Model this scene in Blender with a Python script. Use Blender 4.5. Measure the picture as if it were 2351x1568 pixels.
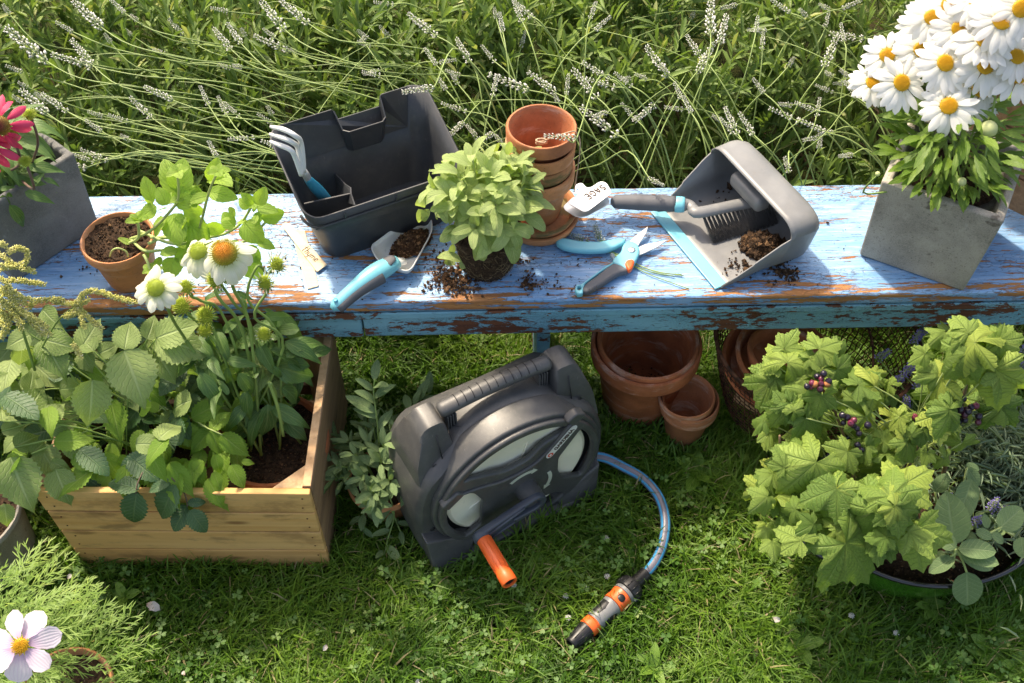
import bpy, math, random
import numpy as np
from math import sin, cos, pi, radians, sqrt, atan2, exp
from mathutils import Vector, Matrix, noise
R = random.Random(7)
for o in list(bpy.data.objects): bpy.data.objects.remove(o)
S = bpy.context.scene
COL = S.collection
# ------------------------------------------------------------------ camera, light
PITCH = radians(52); CAMH = 2.05; FPX = 2500.0          # focal length in units of a 2351 wide frame
cam = bpy.data.cameras.new('camera'); camo = bpy.data.objects.new('camera', cam); COL.objects.link(camo)
cam.sensor_width = 36; cam.lens = 36*FPX/2351; cam.clip_start = .05; cam.clip_end = 200
camo.location = (0, 0, CAMH); camo.rotation_euler = (pi/2-PITCH, 0, 0); S.camera = camo
SUN = Vector((-.40, .60, 1.0)).normalized()
w = bpy.data.worlds.new('World'); S.world = w; w.use_nodes = True
sk = w.node_tree.nodes.new('ShaderNodeTexSky'); sk.sky_type = 'NISHITA'; sk.sun_disc = False
sk.sun_elevation = math.asin(SUN.z); sk.sun_rotation = atan2(SUN.x, SUN.y) % (2*pi)
sk.air_density = 1.0; sk.dust_density = 4.0; sk.ozone_density = .6
bg = w.node_tree.nodes['Background']; bg.inputs['Strength'].default_value = .15
w.node_tree.links.new(sk.outputs[0], bg.inputs[0])
sl = bpy.data.lights.new('sun', 'SUN'); sl.energy = 2.7; sl.angle = radians(3.0); sl.color = (1, .93, .82)
so = bpy.data.objects.new('sun', sl); COL.objects.link(so); so.rotation_euler = SUN.to_track_quat('Z', 'Y').to_euler()
S.view_settings.view_transform = 'Standard'; S.view_settings.look = 'None'
S.view_settings.gamma = 1; S.view_settings.use_curve_mapping = False
S.view_settings.exposure = 1.15
S.view_settings.use_white_balance = True; S.view_settings.white_balance_temperature = 7500; S.view_settings.white_balance_tint = 10
S.render.engine = 'CYCLES'
S.cycles.max_bounces = 8; S.cycles.transmission_bounces = 5

# ------------------------------------------------------------------ helpers
def W(u, v, z=None, Y=None):
    """world point seen at a picture position, on the level z or at the distance Y"""
    a = (u-1175.5)/FPX; b = (784-v)/FPX
    d = (a, cos(PITCH)+b*sin(PITCH), -sin(PITCH)+b*cos(PITCH))
    t = (z-CAMH)/d[2] if z is not None else Y/d[1]
    return Vector((d[0]*t, d[1]*t, CAMH+d[2]*t))
def tag(o, label=None, cat=None, group=None, kind=None):
    if label: o['label'] = label
    if cat: o['category'] = cat
    if group: o['group'] = group
    if kind: o['kind'] = kind
    return o
def thing(name, label, cat, loc=(0, 0, 0), rz=0, group=None):
    o = bpy.data.objects.new(name, None); COL.objects.link(o); o.empty_display_size = .02
    o.location = loc; o.rotation_euler = (0, 0, rz); return tag(o, label, cat, group)
def link(name, me, parent=None, M=None):
    o = bpy.data.objects.new(name, me); COL.objects.link(o)
    if parent is not None: o.parent = parent
    if M is not None: o.matrix_basis = M
    return o
def np_mesh(name, V, T, mat, smooth=True):
    """triangle mesh from numpy arrays"""
    V = np.asarray(V, np.float32); T = np.asarray(T, np.int32)
    me = bpy.data.meshes.new(name); me.vertices.add(len(V)); me.vertices.foreach_set('co', V.ravel())
    me.loops.add(T.size); me.loops.foreach_set('vertex_index', T.ravel()); me.polygons.add(len(T))
    me.polygons.foreach_set('loop_start', np.arange(0, T.size, 3, dtype=np.int32))
    me.polygons.foreach_set('use_smooth', np.full(len(T), smooth, dtype=bool))
    me.update(calc_edges=True); me.materials.append(mat); return me
def frames(X, U):
    X = X/np.maximum(np.linalg.norm(X, axis=1, keepdims=True), 1e-9)
    Y = np.cross(U, X); Y /= np.maximum(np.linalg.norm(Y, axis=1, keepdims=True), 1e-9)
    Z = np.cross(X, Y); return np.stack([X, Y, Z], 2)
def scatter(name, tv, tt, P, X, U, sc, mat, smooth=True):
    """many small copies of one template joined in one mesh; X = template x axis, U = up hint, sc = (n,) or (n,3)"""
    P = np.asarray(P, float); n = len(P); Rm = frames(np.asarray(X, float), np.asarray(U, float))
    sc = np.asarray(sc, float); sc = np.repeat(sc[:, None], 3, 1) if sc.ndim == 1 else sc
    tv = np.asarray(tv, float); V = np.einsum('nij,nkj->nki', Rm, tv[None]*sc[:, None, :])+P[:, None, :]
    T = np.asarray(tt)[None]+(np.arange(n)*len(tv))[:, None, None]
    return np_mesh(name, V.reshape(-1, 3), T.reshape(-1, 3), mat, smooth)
class MB:
    def __init__(s): s.v = []; s.f = []; s.m = []; s.uv = []
    def add(s, v, f, mi=0, uv=None, M=None):
        n = len(s.v)
        s.v += [tuple(M @ Vector(p)) if M is not None else tuple(p) for p in v]
        s.f += [tuple(i+n for i in q) for q in f]; s.m += [mi]*len(f)
        s.uv += list(uv) if uv else [(0, 0)]*len(v); return s
    def mesh(s, name, mats, smooth=True, off=None):
        me = bpy.data.meshes.new(name)
        v = s.v if off is None else [(a-off[0], b-off[1], c-off[2]) for a, b, c in s.v]
        me.from_pydata(v, [], s.f)
        mats = mats if isinstance(mats, (list, tuple)) else [mats]
        for m in mats: me.materials.append(m)
        me.polygons.foreach_set('material_index', s.m)
        me.polygons.foreach_set('use_smooth', [smooth]*len(s.f))
        ul = me.uv_layers.new(name='UVMap'); li = np.zeros(len(me.loops), np.int32); me.loops.foreach_get('vertex_index', li)
        ul.data.foreach_set('uv', np.array(s.uv, np.float32)[li].ravel()); me.update(); return me
    def out(s, name, mats, parent=None, smooth=True, world=False, angle=None):
        off = parent.location if (world and parent is not None) else None
        me = s.mesh(name, mats, smooth, off); o = link(name, me, parent)
        if angle is not None:
            me.set_sharp_from_angle(angle=radians(angle))
        return o
def frame(p, x, up=(0, 0, 1), s=1.0):
    x = Vector(x).normalized(); up = Vector(up)
    y = up.cross(x)
    if y.length < 1e-4: y = Vector((0, 1, 0)).cross(x)
    y.normalize(); z = x.cross(y); sx = s if isinstance(s, (tuple, list)) else (s, s, s)
    M = Matrix(((x.x*sx[0], y.x*sx[1], z.x*sx[2], p[0]), (x.y*sx[0], y.y*sx[1], z.y*sx[2], p[1]), (x.z*sx[0], y.z*sx[1], z.z*sx[2], p[2]), (0, 0, 0, 1)))
    return M
def put(name, me, root, M):
    """place a shared mesh given in world space under an unrotated root"""
    return link(name, me, root, Matrix.Translation(-Vector(root.location)) @ M)
def box(a, b):
    x0, y0, z0 = a; x1, y1, z1 = b
    v = [(x0,y0,z0),(x1,y0,z0),(x1,y1,z0),(x0,y1,z0),(x0,y0,z1),(x1,y0,z1),(x1,y1,z1),(x0,y1,z1)]
    return v, [(0,3,2,1),(4,5,6,7),(0,1,5,4),(1,2,6,5),(2,3,7,6),(3,0,4,7)]
def bevel(o, w=.003, seg=2):
    m = o.modifiers.new('bevel', 'BEVEL'); m.width = w; m.segments = seg; m.limit_method = 'ANGLE'; m.angle_limit = radians(40); return o
def subsurf(o, l=1):
    m = o.modifiers.new('sub', 'SUBSURF'); m.levels = l; m.render_levels = l; return o
def solid(o, t, off=-1):
    m = o.modifiers.new('solid', 'SOLIDIFY'); m.thickness = t; m.offset = off; return o
def smoothpath(P, n=4):
    """Catmull-Rom through the points"""
    P = [Vector(p) for p in P]; out = []
    for i in range(len(P)-1):
        a = P[max(i-1, 0)]; b = P[i]; c = P[i+1]; d = P[min(i+2, len(P)-1)]
        for k in range(n):
            t = k/n
            out.append(.5*((2*b)+(c-a)*t+(2*a-5*b+4*c-d)*t*t+(3*b-a-3*c+d)*t**3))
    out.append(P[-1]); return out
def tube(P, r, seg=6, cap=True, flat=1.0, up=(0, 0, 1)):
    """tube along P, r number or list; flat squashes it along the second axis"""
    P = [Vector(p) for p in P]; n = len(P); rr = r if isinstance(r, (list, tuple)) else [r]*n
    v = []; f = []; uv = []; prev = None
    for i, p in enumerate(P):
        t = (P[min(i+1, n-1)]-P[max(i-1, 0)]).normalized()
        if prev is None:
            a = Vector(up).cross(t)
            if a.length < 1e-3: a = Vector((1, 0, 0)).cross(t)
        else: a = prev - t*prev.dot(t)
        a.normalize(); prev = a; b = t.cross(a)
        for k in range(seg):
            q = 2*pi*k/seg; v.append(p+a*cos(q)*rr[i]+b*sin(q)*rr[i]*flat); uv.append((i/(n-1), k/seg))
    for i in range(n-1):
        for k in range(seg):
            k2 = (k+1) % seg; f.append((i*seg+k, i*seg+k2, (i+1)*seg+k2, (i+1)*seg+k))
    if cap: f.append(tuple(range(seg))[::-1]); f.append(tuple((n-1)*seg+k for k in range(seg)))
    return v, f, uv
def addtube(mb, P, r, seg=6, mi=0, **k):
    v, f, uv = tube(P, r, seg, **k); mb.add(v, f, mi, uv); return mb
def lathe(prof, seg=32, sx=1.0, sy=1.0):
    v = []; f = []; uv = []
    for i, (r, z) in enumerate(prof):
        for k in range(seg):
            q = 2*pi*k/seg; v.append((r*cos(q)*sx, r*sin(q)*sy, z)); uv.append((k/seg, i/(len(prof)-1)))
    for i in range(len(prof)-1):
        for k in range(seg):
            k2 = (k+1) % seg; f.append((i*seg+k, i*seg+k2, (i+1)*seg+k2, (i+1)*seg+k))
    if prof[0][0] > 1e-6: f.append(tuple(range(seg))[::-1])
    if prof[-1][0] > 1e-6: f.append(tuple((len(prof)-1)*seg+k for k in range(seg)))
    return v, f, uv
def plate_mesh(name, outer, holes, thick, bev, mat, res=2):
    """flat plate with holes, in the xy plane, centred on z = 0"""
    cu = bpy.data.curves.new(name, 'CURVE'); cu.dimensions = '2D'; cu.fill_mode = 'BOTH'
    for pl in [outer]+list(holes):
        sp = cu.splines.new('POLY'); sp.points.add(len(pl)-1); sp.use_cyclic_u = True
        for q, p in zip(sp.points, pl): q.co = (p[0], p[1], 0, 1)
    cu.extrude = max(thick/2-bev, 0); cu.bevel_depth = bev; cu.bevel_resolution = res; cu.offset = -bev
    return curve_mesh(name, cu, mat)
def curve_mesh(name, cu, mat):
    o = bpy.data.objects.new('tmp', cu); COL.objects.link(o)
    dg = bpy.context.evaluated_depsgraph_get(); dg.update()
    me = bpy.data.meshes.new_from_object(o.evaluated_get(dg)); me.name = name
    bpy.data.objects.remove(o); bpy.data.curves.remove(cu)
    me.materials.clear(); me.materials.append(mat)
    me.polygons.foreach_set('use_smooth', [True]*len(me.polygons)); me.set_sharp_from_angle(angle=radians(35)); return me
def text_mesh(name, body, size, depth, mat, bold=0):
    cu = bpy.data.curves.new(name, 'FONT'); cu.body = body; cu.size = size; cu.extrude = depth; cu.align_x = 'CENTER'; cu.align_y = 'CENTER'; cu.offset = bold
    return curve_mesh(name, cu, mat)
def plate_uv(name, pts, z, thick, bev, mat, parent, holes=(), M=None):
    """plate lying level at height z whose outline is given by picture positions"""
    ctr = W(*pts[0], z=z)
    q = [W(u, v, z=z)-ctr for u, v in pts]; hs = [[W(u, v, z=z)-ctr for u, v in h] for h in holes]
    me = plate_mesh(name, [(p.x, p.y) for p in q], [[(p.x, p.y) for p in h] for h in hs], thick, bev, mat)
    return put(name, me, parent, Matrix.Translation(ctr))
def rnd_poly(pts, r, n=4):
    """round the corners of a polygon"""
    out = []; m = len(pts)
    for i in range(m):
        a, b, c = Vector(pts[i-1]), Vector(pts[i]), Vector(pts[(i+1) % m])
        d1 = (a-b); d2 = (c-b); k = min(r, d1.length*.45, d2.length*.45)
        p = b+d1.normalized()*k; q = b+d2.normalized()*k
        for j in range(n+1):
            t = j/n; out.append(tuple((1-t)**2*p+2*t*(1-t)*b+t*t*q))
    return out

# ------------------------------------------------------------------ materials
def newmat(name):
    m = bpy.data.materials.new(name); m.use_nodes = True; nt = m.node_tree
    for n in list(nt.nodes): nt.nodes.remove(n)
    return m, nt
def nd(nt, typ, ins=None, out=0, **props):
    n = nt.nodes.new('ShaderNode'+typ)
    for k, v in props.items(): setattr(n, k, v)
    for k, v in (ins or {}).items():
        s = n.inputs[k]
        if isinstance(v, bpy.types.NodeSocket): nt.links.new(v, s)
        elif isinstance(v, (tuple, list)) and len(v) == 3 and s.type == 'RGBA': s.default_value = (*v, 1)
        else: s.default_value = v
    return n.outputs[out]
def mth(nt, op, a, b=0.0, c=0.0, clamp=False):
    n = nt.nodes.new('ShaderNodeMath'); n.operation = op; n.use_clamp = clamp
    for i, x in enumerate((a, b, c)):
        if isinstance(x, bpy.types.NodeSocket): nt.links.new(x, n.inputs[i])
        else: n.inputs[i].default_value = x
    return n.outputs[0]
def mixc(nt, f, a, b, typ='MIX'):
    n = nt.nodes.new('ShaderNodeMix'); n.data_type = 'RGBA'; n.blend_type = typ
    for i, x in ((0, f), (6, a), (7, b)):
        if isinstance(x, bpy.types.NodeSocket): nt.links.new(x, n.inputs[i])
        elif isinstance(x, (tuple, list)): n.inputs[i].default_value = (*x[:3], 1)
        else: n.inputs[i].default_value = x
    return n.outputs[2]
def ss(nt, x, lo, hi):
    n = nt.nodes.new('ShaderNodeMapRange'); n.interpolation_type = 'SMOOTHSTEP'
    nt.links.new(x, n.inputs[0]); n.inputs[1].default_value = lo; n.inputs[2].default_value = hi
    return n.outputs[0]
def nse(nt, co, scale, detail=4, rough=.55, dist=0):
    return nd(nt, 'TexNoise', {'Vector': co, 'Scale': scale, 'Detail': detail, 'Roughness': rough, 'Distortion': dist})
def mapv(nt, co, sc, loc=(0, 0, 0)):
    n = nt.nodes.new('ShaderNodeMapping'); nt.links.new(co, n.inputs[0]); n.inputs['Scale'].default_value = sc; n.inputs['Location'].default_value = loc
    return n.outputs[0]
def objco(nt): return nd(nt, 'TexCoord', out=3)
def finish(nt, col, rough=.5, bump=None, bs=.3, bd=.002, metal=0, spec=.5, trans=0, tcol=None, coat=0):
    ins = {'Base Color': col, 'Roughness': rough, 'Metallic': metal, 'Specular IOR Level': spec, 'Coat Weight': coat}
    nrm = None
    if bump is not None:
        nrm = nd(nt, 'Bump', {'Height': bump, 'Strength': bs, 'Distance': bd}); ins['Normal'] = nrm
    sh = nd(nt, 'BsdfPrincipled', ins)
    if trans:
        ti = {'Color': tcol if tcol is not None else col}
        t = nd(nt, 'BsdfTranslucent', ti); sh = nd(nt, 'MixShader', {0: trans, 1: sh, 2: t})
    o = nt.nodes.new('ShaderNodeOutputMaterial'); nt.links.new(sh, o.inputs[0])
def island(nt): return nd(nt, 'NewGeometry', out='Random Per Island')
def plain(name, col, rough=.5, metal=0, spec=.5, grain=0, var=.12, coat=0, gs=400, dust=0):
    m, nt = newmat(name); co = objco(nt)
    n = nse(nt, co, 14, 5); c = mixc(nt, ss(nt, n, .3, .7), tuple(x*(1-var) for x in col), tuple(min(1, x*(1+var)) for x in col))
    dirt = nse(nt, co, 90, 3, .7); c = mixc(nt, mth(nt, 'MULTIPLY', ss(nt, dirt, .6, .8), .25), c, (.12, .1, .08))
    if dust:
        dn = mth(nt, 'MULTIPLY', ss(nt, nse(nt, co, 26, 7, .75), .45, .75), dust); c = mixc(nt, dn, c, (.34, .31, .25))
        sc_ = nse(nt, mapv(nt, co, (300, 40, 60)), 1, 2, .6); c = mixc(nt, mth(nt, 'MULTIPLY', ss(nt, sc_, .70, .74), dust*1.5), c, (.30, .29, .27))
    rg = mth(nt, 'ADD', mth(nt, 'MULTIPLY', n, .35), rough-.15)
    finish(nt, c, rg, nse(nt, co, gs, 2) if grain else None, grain, .001, metal, spec, coat=coat); return m
def leafmat(name, dark, light, vein, N=7, k=.55, trans=.35, rough=.45, bump=.5, spec=.4, tc=None, spots=0, isl=False, fine=0, yellow=None):
    m, nt = newmat(name)
    uv = nd(nt, 'TexCoord', out=2); sp = nt.nodes.new('ShaderNodeSeparateXYZ'); nt.links.new(uv, sp.inputs[0])
    a = mth(nt, 'ABSOLUTE', mth(nt, 'SUBTRACT', mth(nt, 'MULTIPLY', sp.outputs[1], 2), 1))
    s = mth(nt, 'MULTIPLY', mth(nt, 'SUBTRACT', sp.outputs[0], mth(nt, 'MULTIPLY', a, k/ max(N,1)*2)), N)
    fr = mth(nt, 'MULTIPLY', mth(nt, 'ABSOLUTE', mth(nt, 'SUBTRACT', mth(nt, 'FRACT', mth(nt, 'ADD', s, 10)), .5)), 2)
    vl = ss(nt, fr, .70, 1.0); mid = mth(nt, 'SUBTRACT', 1, ss(nt, a, .02, .11))
    vm = mth(nt, 'MAXIMUM', mth(nt, 'MULTIPLY', vl, .75), mid)
    rn = nd(nt, 'ObjectInfo', out='Random') if not isl else island(nt)
    co = objco(nt); n = nse(nt, co, 30, 3)
    mixf = mth(nt, 'ADD', mth(nt, 'MULTIPLY', rn, .75), mth(nt, 'MULTIPLY', ss(nt, n, .35, .65), .25))
    c = mixc(nt, mixf, dark, light)
    if yellow: c = mixc(nt, ss(nt, rn, .82, .95), c, yellow)
    c = mixc(nt, mth(nt, 'MULTIPLY', vm, .6), c, vein)
    if spots: c = mixc(nt, mth(nt, 'MULTIPLY', ss(nt, nse(nt, co, 60, 2), .68, .74), spots), c, (.16, .11, .04))
    h = mth(nt, 'SUBTRACT', mth(nt, 'MULTIPLY', nse(nt, co, 220 if not fine else fine, 3), .35), mth(nt, 'MULTIPLY', vm, 1.0))
    finish(nt, c, rough, h, bump, .0015, 0, spec, trans, mixc(nt, 1, c, tc or (1.35, 1.45, .55), 'MULTIPLY')); return m

def wood_nodes(nt, co, ax, c1, c2, c3, sc=1):
    st = [70*sc]*3; st[ax] = 2.2*sc
    g = nse(nt, mapv(nt, co, tuple(st)), 1, 5, .6, .6)
    g2 = nse(nt, mapv(nt, co, tuple(x*.22 for x in st)), 1, 3)
    c = mixc(nt, ss(nt, g, .35, .65), c1, c2); return mixc(nt, ss(nt, g2, .5, .72), c, c3), g
def woodmat(name, c1, c2, c3, ax=0, rough=.65, knots=.8):
    m, nt = newmat(name); co = objco(nt); rn = nd(nt, 'ObjectInfo', out='Random')
    off = nd(nt, 'CombineXYZ', {0: mth(nt, 'MULTIPLY', rn, 9), 1: mth(nt, 'MULTIPLY', rn, 5), 2: mth(nt, 'MULTIPLY', rn, 7)})
    cv = nd(nt, 'VectorMath', {0: co, 1: off}, operation='ADD')
    c, g = wood_nodes(nt, cv, ax, c1, c2, c3)
    ks = [16]*3; ks[ax] = 5
    kn = nd(nt, 'TexVoronoi', {'Vector': mapv(nt, cv, tuple(ks)), 'Scale': 1.0})
    c = mixc(nt, mth(nt, 'MULTIPLY', mth(nt, 'SUBTRACT', 1, ss(nt, kn, .05, .17)), knots), c, (c3[0]*.35, c3[1]*.3, c3[2]*.3))
    dn = [30]*3; dn[ax] = 9
    c = mixc(nt, mth(nt, 'MULTIPLY', ss(nt, nse(nt, mapv(nt, cv, tuple(dn)), 1, 5, .65), .54, .70), .6), c, (.11, .065, .03))
    c = mixc(nt, mth(nt, 'MULTIPLY', rn, .35), c, c2)
    grime = nse(nt, mapv(nt, cv, (5, 5, 9)), 1, 6, .7); c = mixc(nt, mth(nt, 'MULTIPLY', ss(nt, grime, .50, .68), .5), c, (c3[0]*.45, c3[1]*.5, c3[2]*.7))
    finish(nt, c, rough, g, .5, .001, 0, .3); return m

def paintmat(name, paint1, paint2, wood1, wood2, thr, edge=None, crack=.6, sxy=(7, 60, 60), big=(1.5, 6, 6), rough=.38, amt=.5, bright=None):
    """old flaking paint on wood; edge = (axis, from, to, weight) more wear towards one side"""
    m, nt = newmat(name); co = objco(nt)
    wp = nd(nt, 'VectorMath', {0: co, 1: nd(nt, 'VectorMath', {0: nd(nt, 'TexNoise', {'Vector': co, 'Scale': 40, 'Detail': 2}, out=1), 1: (.006, .006, .006)}, operation='MULTIPLY')}, operation='ADD')
    n1 = nse(nt, mapv(nt, wp, sxy), 1, 7, .68); n2 = nse(nt, mapv(nt, co, big), 1, 3, .5)
    x = mth(nt, 'ADD', n1, mth(nt, 'MULTIPLY', mth(nt, 'SUBTRACT', n2, .5), amt))
    if edge:
        sp = nt.nodes.new('ShaderNodeSeparateXYZ'); nt.links.new(co, sp.inputs[0])
        x = mth(nt, 'ADD', x, mth(nt, 'MULTIPLY', ss(nt, sp.outputs[edge[0]], edge[1], edge[2]), edge[3]))
    peel = ss(nt, x, thr, thr+.012)
    n3 = nse(nt, mapv(nt, wp, (sxy[0]*2.6, sxy[1]*2.2, sxy[2]*2.2)), 1, 5, .65); peel = mth(nt, 'MAXIMUM', peel, mth(nt, 'MULTIPLY', ss(nt, n3, .61, .625), ss(nt, n2, .42, .50)))
    vc = nd(nt, 'TexVoronoi', {'Vector': mapv(nt, wp, (sxy[0]*7, sxy[1]*2.1, sxy[2]*2.1)), 'Scale': 1.0}, feature='DISTANCE_TO_EDGE')
    cr = mth(nt, 'MULTIPLY', mth(nt, 'SUBTRACT', 1, ss(nt, vc, .0, .05)), mth(nt, 'MULTIPLY', ss(nt, n2, .38, .6), crack))
    fine = nse(nt, mapv(nt, wp, (sxy[0]*1.1, sxy[1]*5, sxy[2]*5)), 1, 5, .7)
    lines = mth(nt, 'MULTIPLY', ss(nt, fine, .60, .66), crack)
    pc = mixc(nt, ss(nt, nse(nt, mapv(nt, co, (3, 16, 16)), 1, 4), .35, .68), paint1, paint2)
    if bright: pc = mixc(nt, mth(nt, 'MULTIPLY', ss(nt, nse(nt, mapv(nt, co, (10, 120, 120)), 1, 5, .7), .45, .74), .5), pc, bright)
    wc, g = wood_nodes(nt, co, 0, wood1, wood2, tuple(x*.5 for x in wood1))
    c = mixc(nt, peel, pc, wc)
    inv = mth(nt, 'SUBTRACT', 1, peel)
    c = mixc(nt, mth(nt, 'MULTIPLY', mth(nt, 'MAXIMUM', cr, lines), inv), c, (.05, .035, .03))
    h = mth(nt, 'SUBTRACT', mth(nt, 'ADD', mth(nt, 'MULTIPLY', inv, 1.0), mth(nt, 'MULTIPLY', g, .3)), mth(nt, 'MULTIPLY', mth(nt, 'MAXIMUM', cr, lines), .6))
    rg = mth(nt, 'ADD', mth(nt, 'MULTIPLY', peel, .3), rough)
    finish(nt, c, rg, h, .9, .002, 0, .5); return m
def terramat(name, col=(.42, .155, .07), white=.35, algae=.0, dark=.0):
    m, nt = newmat(name); co = objco(nt); rn = nd(nt, 'ObjectInfo', out='Random')
    cv = nd(nt, 'VectorMath', {0: co, 1: nd(nt, 'CombineXYZ', {0: mth(nt, 'MULTIPLY', rn, 7), 1: mth(nt, 'MULTIPLY', rn, 3), 2: 0.0})}, operation='ADD')
    n = nse(nt, cv, 16, 6, .6); c = mixc(nt, ss(nt, n, .3, .7), tuple(x*.72 for x in col), tuple(min(1, x*1.22) for x in col))
    c = mixc(nt, mth(nt, 'MULTIPLY', rn, .3), c, (col[0]*.8, col[1]*1.05, col[2]*1.1))
    wh = mth(nt, 'MULTIPLY', ss(nt, nse(nt, mapv(nt, cv, (9, 9, 34)), 1, 6, .7), .52, .72), white); c = mixc(nt, wh, c, (.62, .48, .40))
    if algae: c = mixc(nt, mth(nt, 'MULTIPLY', ss(nt, nse(nt, mapv(nt, cv, (14, 14, 50)), 1, 5, .65), .46, .62), algae), c, (.09, .10, .035))
    sp = nse(nt, cv, 230, 2, .6); c = mixc(nt, mth(nt, 'MULTIPLY', ss(nt, sp, .62, .72), .5), c, (.16, .07, .04))
    finish(nt, c, .72, mth(nt, 'ADD', nse(nt, cv, 320, 3), mth(nt, 'MULTIPLY', nse(nt, mapv(nt, cv, (2, 2, 150)), 1, 2), 1.2)), .35, .0008, 0, .3); return m
def concretemat(name, col, spot=1.0):
    m, nt = newmat(name); co = objco(nt)
    c = mixc(nt, ss(nt, nse(nt, co, 9, 6, .65), .3, .7), tuple(x*.62 for x in col), tuple(x*1.2 for x in col))
    f = nse(nt, co, 420, 3, .8); c = mixc(nt, mth(nt, 'MULTIPLY', ss(nt, f, .35, .7), .45), c, tuple(min(1, x*1.5) for x in col))
    f2 = nse(nt, co, 260, 2, .7); c = mixc(nt, mth(nt, 'MULTIPLY', ss(nt, f2, .60, .68), .6*spot), c, tuple(x*.35 for x in col))
    st = nse(nt, co, 22, 3, .6); c = mixc(nt, mth(nt, 'MULTIPLY', ss(nt, st, .63, .72), .8*spot), c, (.09, .075, .06))
    wt = nse(nt, mapv(nt, co, (20, 20, 11)), 1, 4, .6); c = mixc(nt, mth(nt, 'MULTIPLY', ss(nt, wt, .62, .75), .45), c, (.55, .54, .52))
    pit = nd(nt, 'TexVoronoi', {'Vector': co, 'Scale': 150.0}); pv = mth(nt, 'MULTIPLY', ss(nt, pit, .05, .22), 1.0)
    finish(nt, c, .85, mth(nt, 'ADD', mth(nt, 'MULTIPLY', f, .6), mth(nt, 'MULTIPLY', pv, .5)), .6, .0012, 0, .25); return m
def soilmat(name, c1=(.018, .011, .007), c2=(.07, .04, .022), c3=(.16, .09, .045), isl=True):
    m, nt = newmat(name); co = objco(nt); n = nse(nt, co, 130, 6, .75)
    c = mixc(nt, ss(nt, n, .35, .65), c1, c2)
    r = island(nt) if isl else nse(nt, co, 60, 2); c = mixc(nt, ss(nt, r, .62, 1.0), c, c3)
    c = mixc(nt, ss(nt, nse(nt, co, 330, 2), .68, .74), c, (.30, .24, .18))
    finish(nt, c, .9, n, 1, .003, 0, .2); return m

M_ = {}
M_['bench_top_lit'] = paintmat('bench_top_lit_paint', (.15, .33, .58), (.26, .46, .71), (.48, .22, .075), (.30, .12, .045), .595, edge=(1, .05, -.005, .11), crack=.85, sxy=(8, 95, 95), big=(2.2, 9, 9), amt=.55, rough=.42, bright=(.58, .70, .84))  # bleached top; same paint as the sides, stronger light put into its colour
M_['bench_side_shaded'] = paintmat('bench_side_shaded_paint', (.15, .37, .47), (.22, .46, .56), (.12, .042, .022), (.19, .07, .032), .545, edge=None, crack=.8, sxy=(26, 60, 75), big=(2.8, 5, 10), amt=.9, rough=.45)  # same paint as the top, weaker light put into the darker teal
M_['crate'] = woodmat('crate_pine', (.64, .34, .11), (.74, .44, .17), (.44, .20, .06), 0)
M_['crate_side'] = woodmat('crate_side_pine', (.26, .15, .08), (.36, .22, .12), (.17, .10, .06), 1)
M_['endgrain'] = woodmat('end_grain', (.60, .36, .18), (.68, .44, .24), (.45, .24, .10), 2, knots=.3)
M_['tag_wood'] = woodmat('label_wood', (.66, .54, .36), (.74, .62, .44), (.60, .46, .28), 0, .6, knots=0)
M_['terra'] = terramat('terracotta', (.42, .155, .07), .6); M_['terra_old'] = terramat('old_terracotta', (.46, .19, .08), .35, .8)
M_['terra_wet'] = terramat('deep_terracotta', (.40, .125, .05), .55)
M_['terra_orange'] = terramat('orange_terracotta', (.58, .24, .10), .4)
M_['concrete'] = concretemat('pale_concrete', (.34, .31, .265)); M_['concrete_dark'] = concretemat('grey_concrete', (.17, .17, .165), .4)
M_['soil'] = soilmat('potting_soil'); M_['soil_brown'] = soilmat('brown_soil', (.03, .016, .009), (.12, .06, .03), (.26, .14, .07))
M_['rootball'] = soilmat('root_ball_soil', (.022, .013, .008), (.07, .042, .024), (.12, .08, .045), False)
M_['plastic_dark'] = plain('charcoal_plastic', (.072, .072, .072), .36, spec=.5, grain=.3, gs=900, dust=.16)
M_['plastic_box'] = plain('slate_plastic', (.040, .043, .048), .40, spec=.5, grain=.2, gs=900, dust=.08)
M_['plastic_grey'] = plain('grey_plastic', (.18, .185, .19), .38, spec=.5, grain=.15, gs=900, dust=.15)
M_['plastic_black'] = plain('black_plastic', (.012, .012, .014), .4, grain=.1)
M_['rubber'] = plain('grey_rubber', (.095, .10, .115), .62, grain=.3, gs=1200)
M_['cream'] = plain('cream_plastic', (.87, .83, .66), .4, var=.05)
M_['orange'] = plain('orange_plastic', (.80, .13, .025), .38, var=.06)
M_['teal'] = plain('light_blue_plastic', (.16, .50, .60), .35, var=.05)
M_['teal_deep'] = plain('blue_plastic', (.02, .26, .40), .35, var=.05)
M_['silver'] = plain('silver_plastic', (.42, .43, .44), .42, var=.05, metal=.3)
M_['steel'] = plain('coated_steel', (.70, .71, .70), .35, var=.04)
M_['zinc'] = plain('zinc', (.66, .67, .68), .32, metal=.85, var=.08)
M_['print'] = plain('pale_print', (.50, .53, .44), .55, var=.08)
M_['white_print'] = plain('white_print', (.75, .74, .70), .5, var=.03)
M_['red_print'] = plain('red_print', (.65, .06, .03), .5, var=.03)
M_['ink'] = plain('pencil', (.09, .06, .05), .7, var=.03)
M_['enamel'] = plain('green_enamel', (.035, .14, .012), .16, var=.25, spec=.6, coat=.5)
M_['enamel_black'] = plain('black_enamel', (.012, .012, .016), .15, var=.2, coat=.5)
M_['twine'] = plain('twine', (.50, .36, .24), .9, grain=.5)
M_['bristle'] = plain('bristle', (.055, .05, .046), .5, var=.3)
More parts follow.
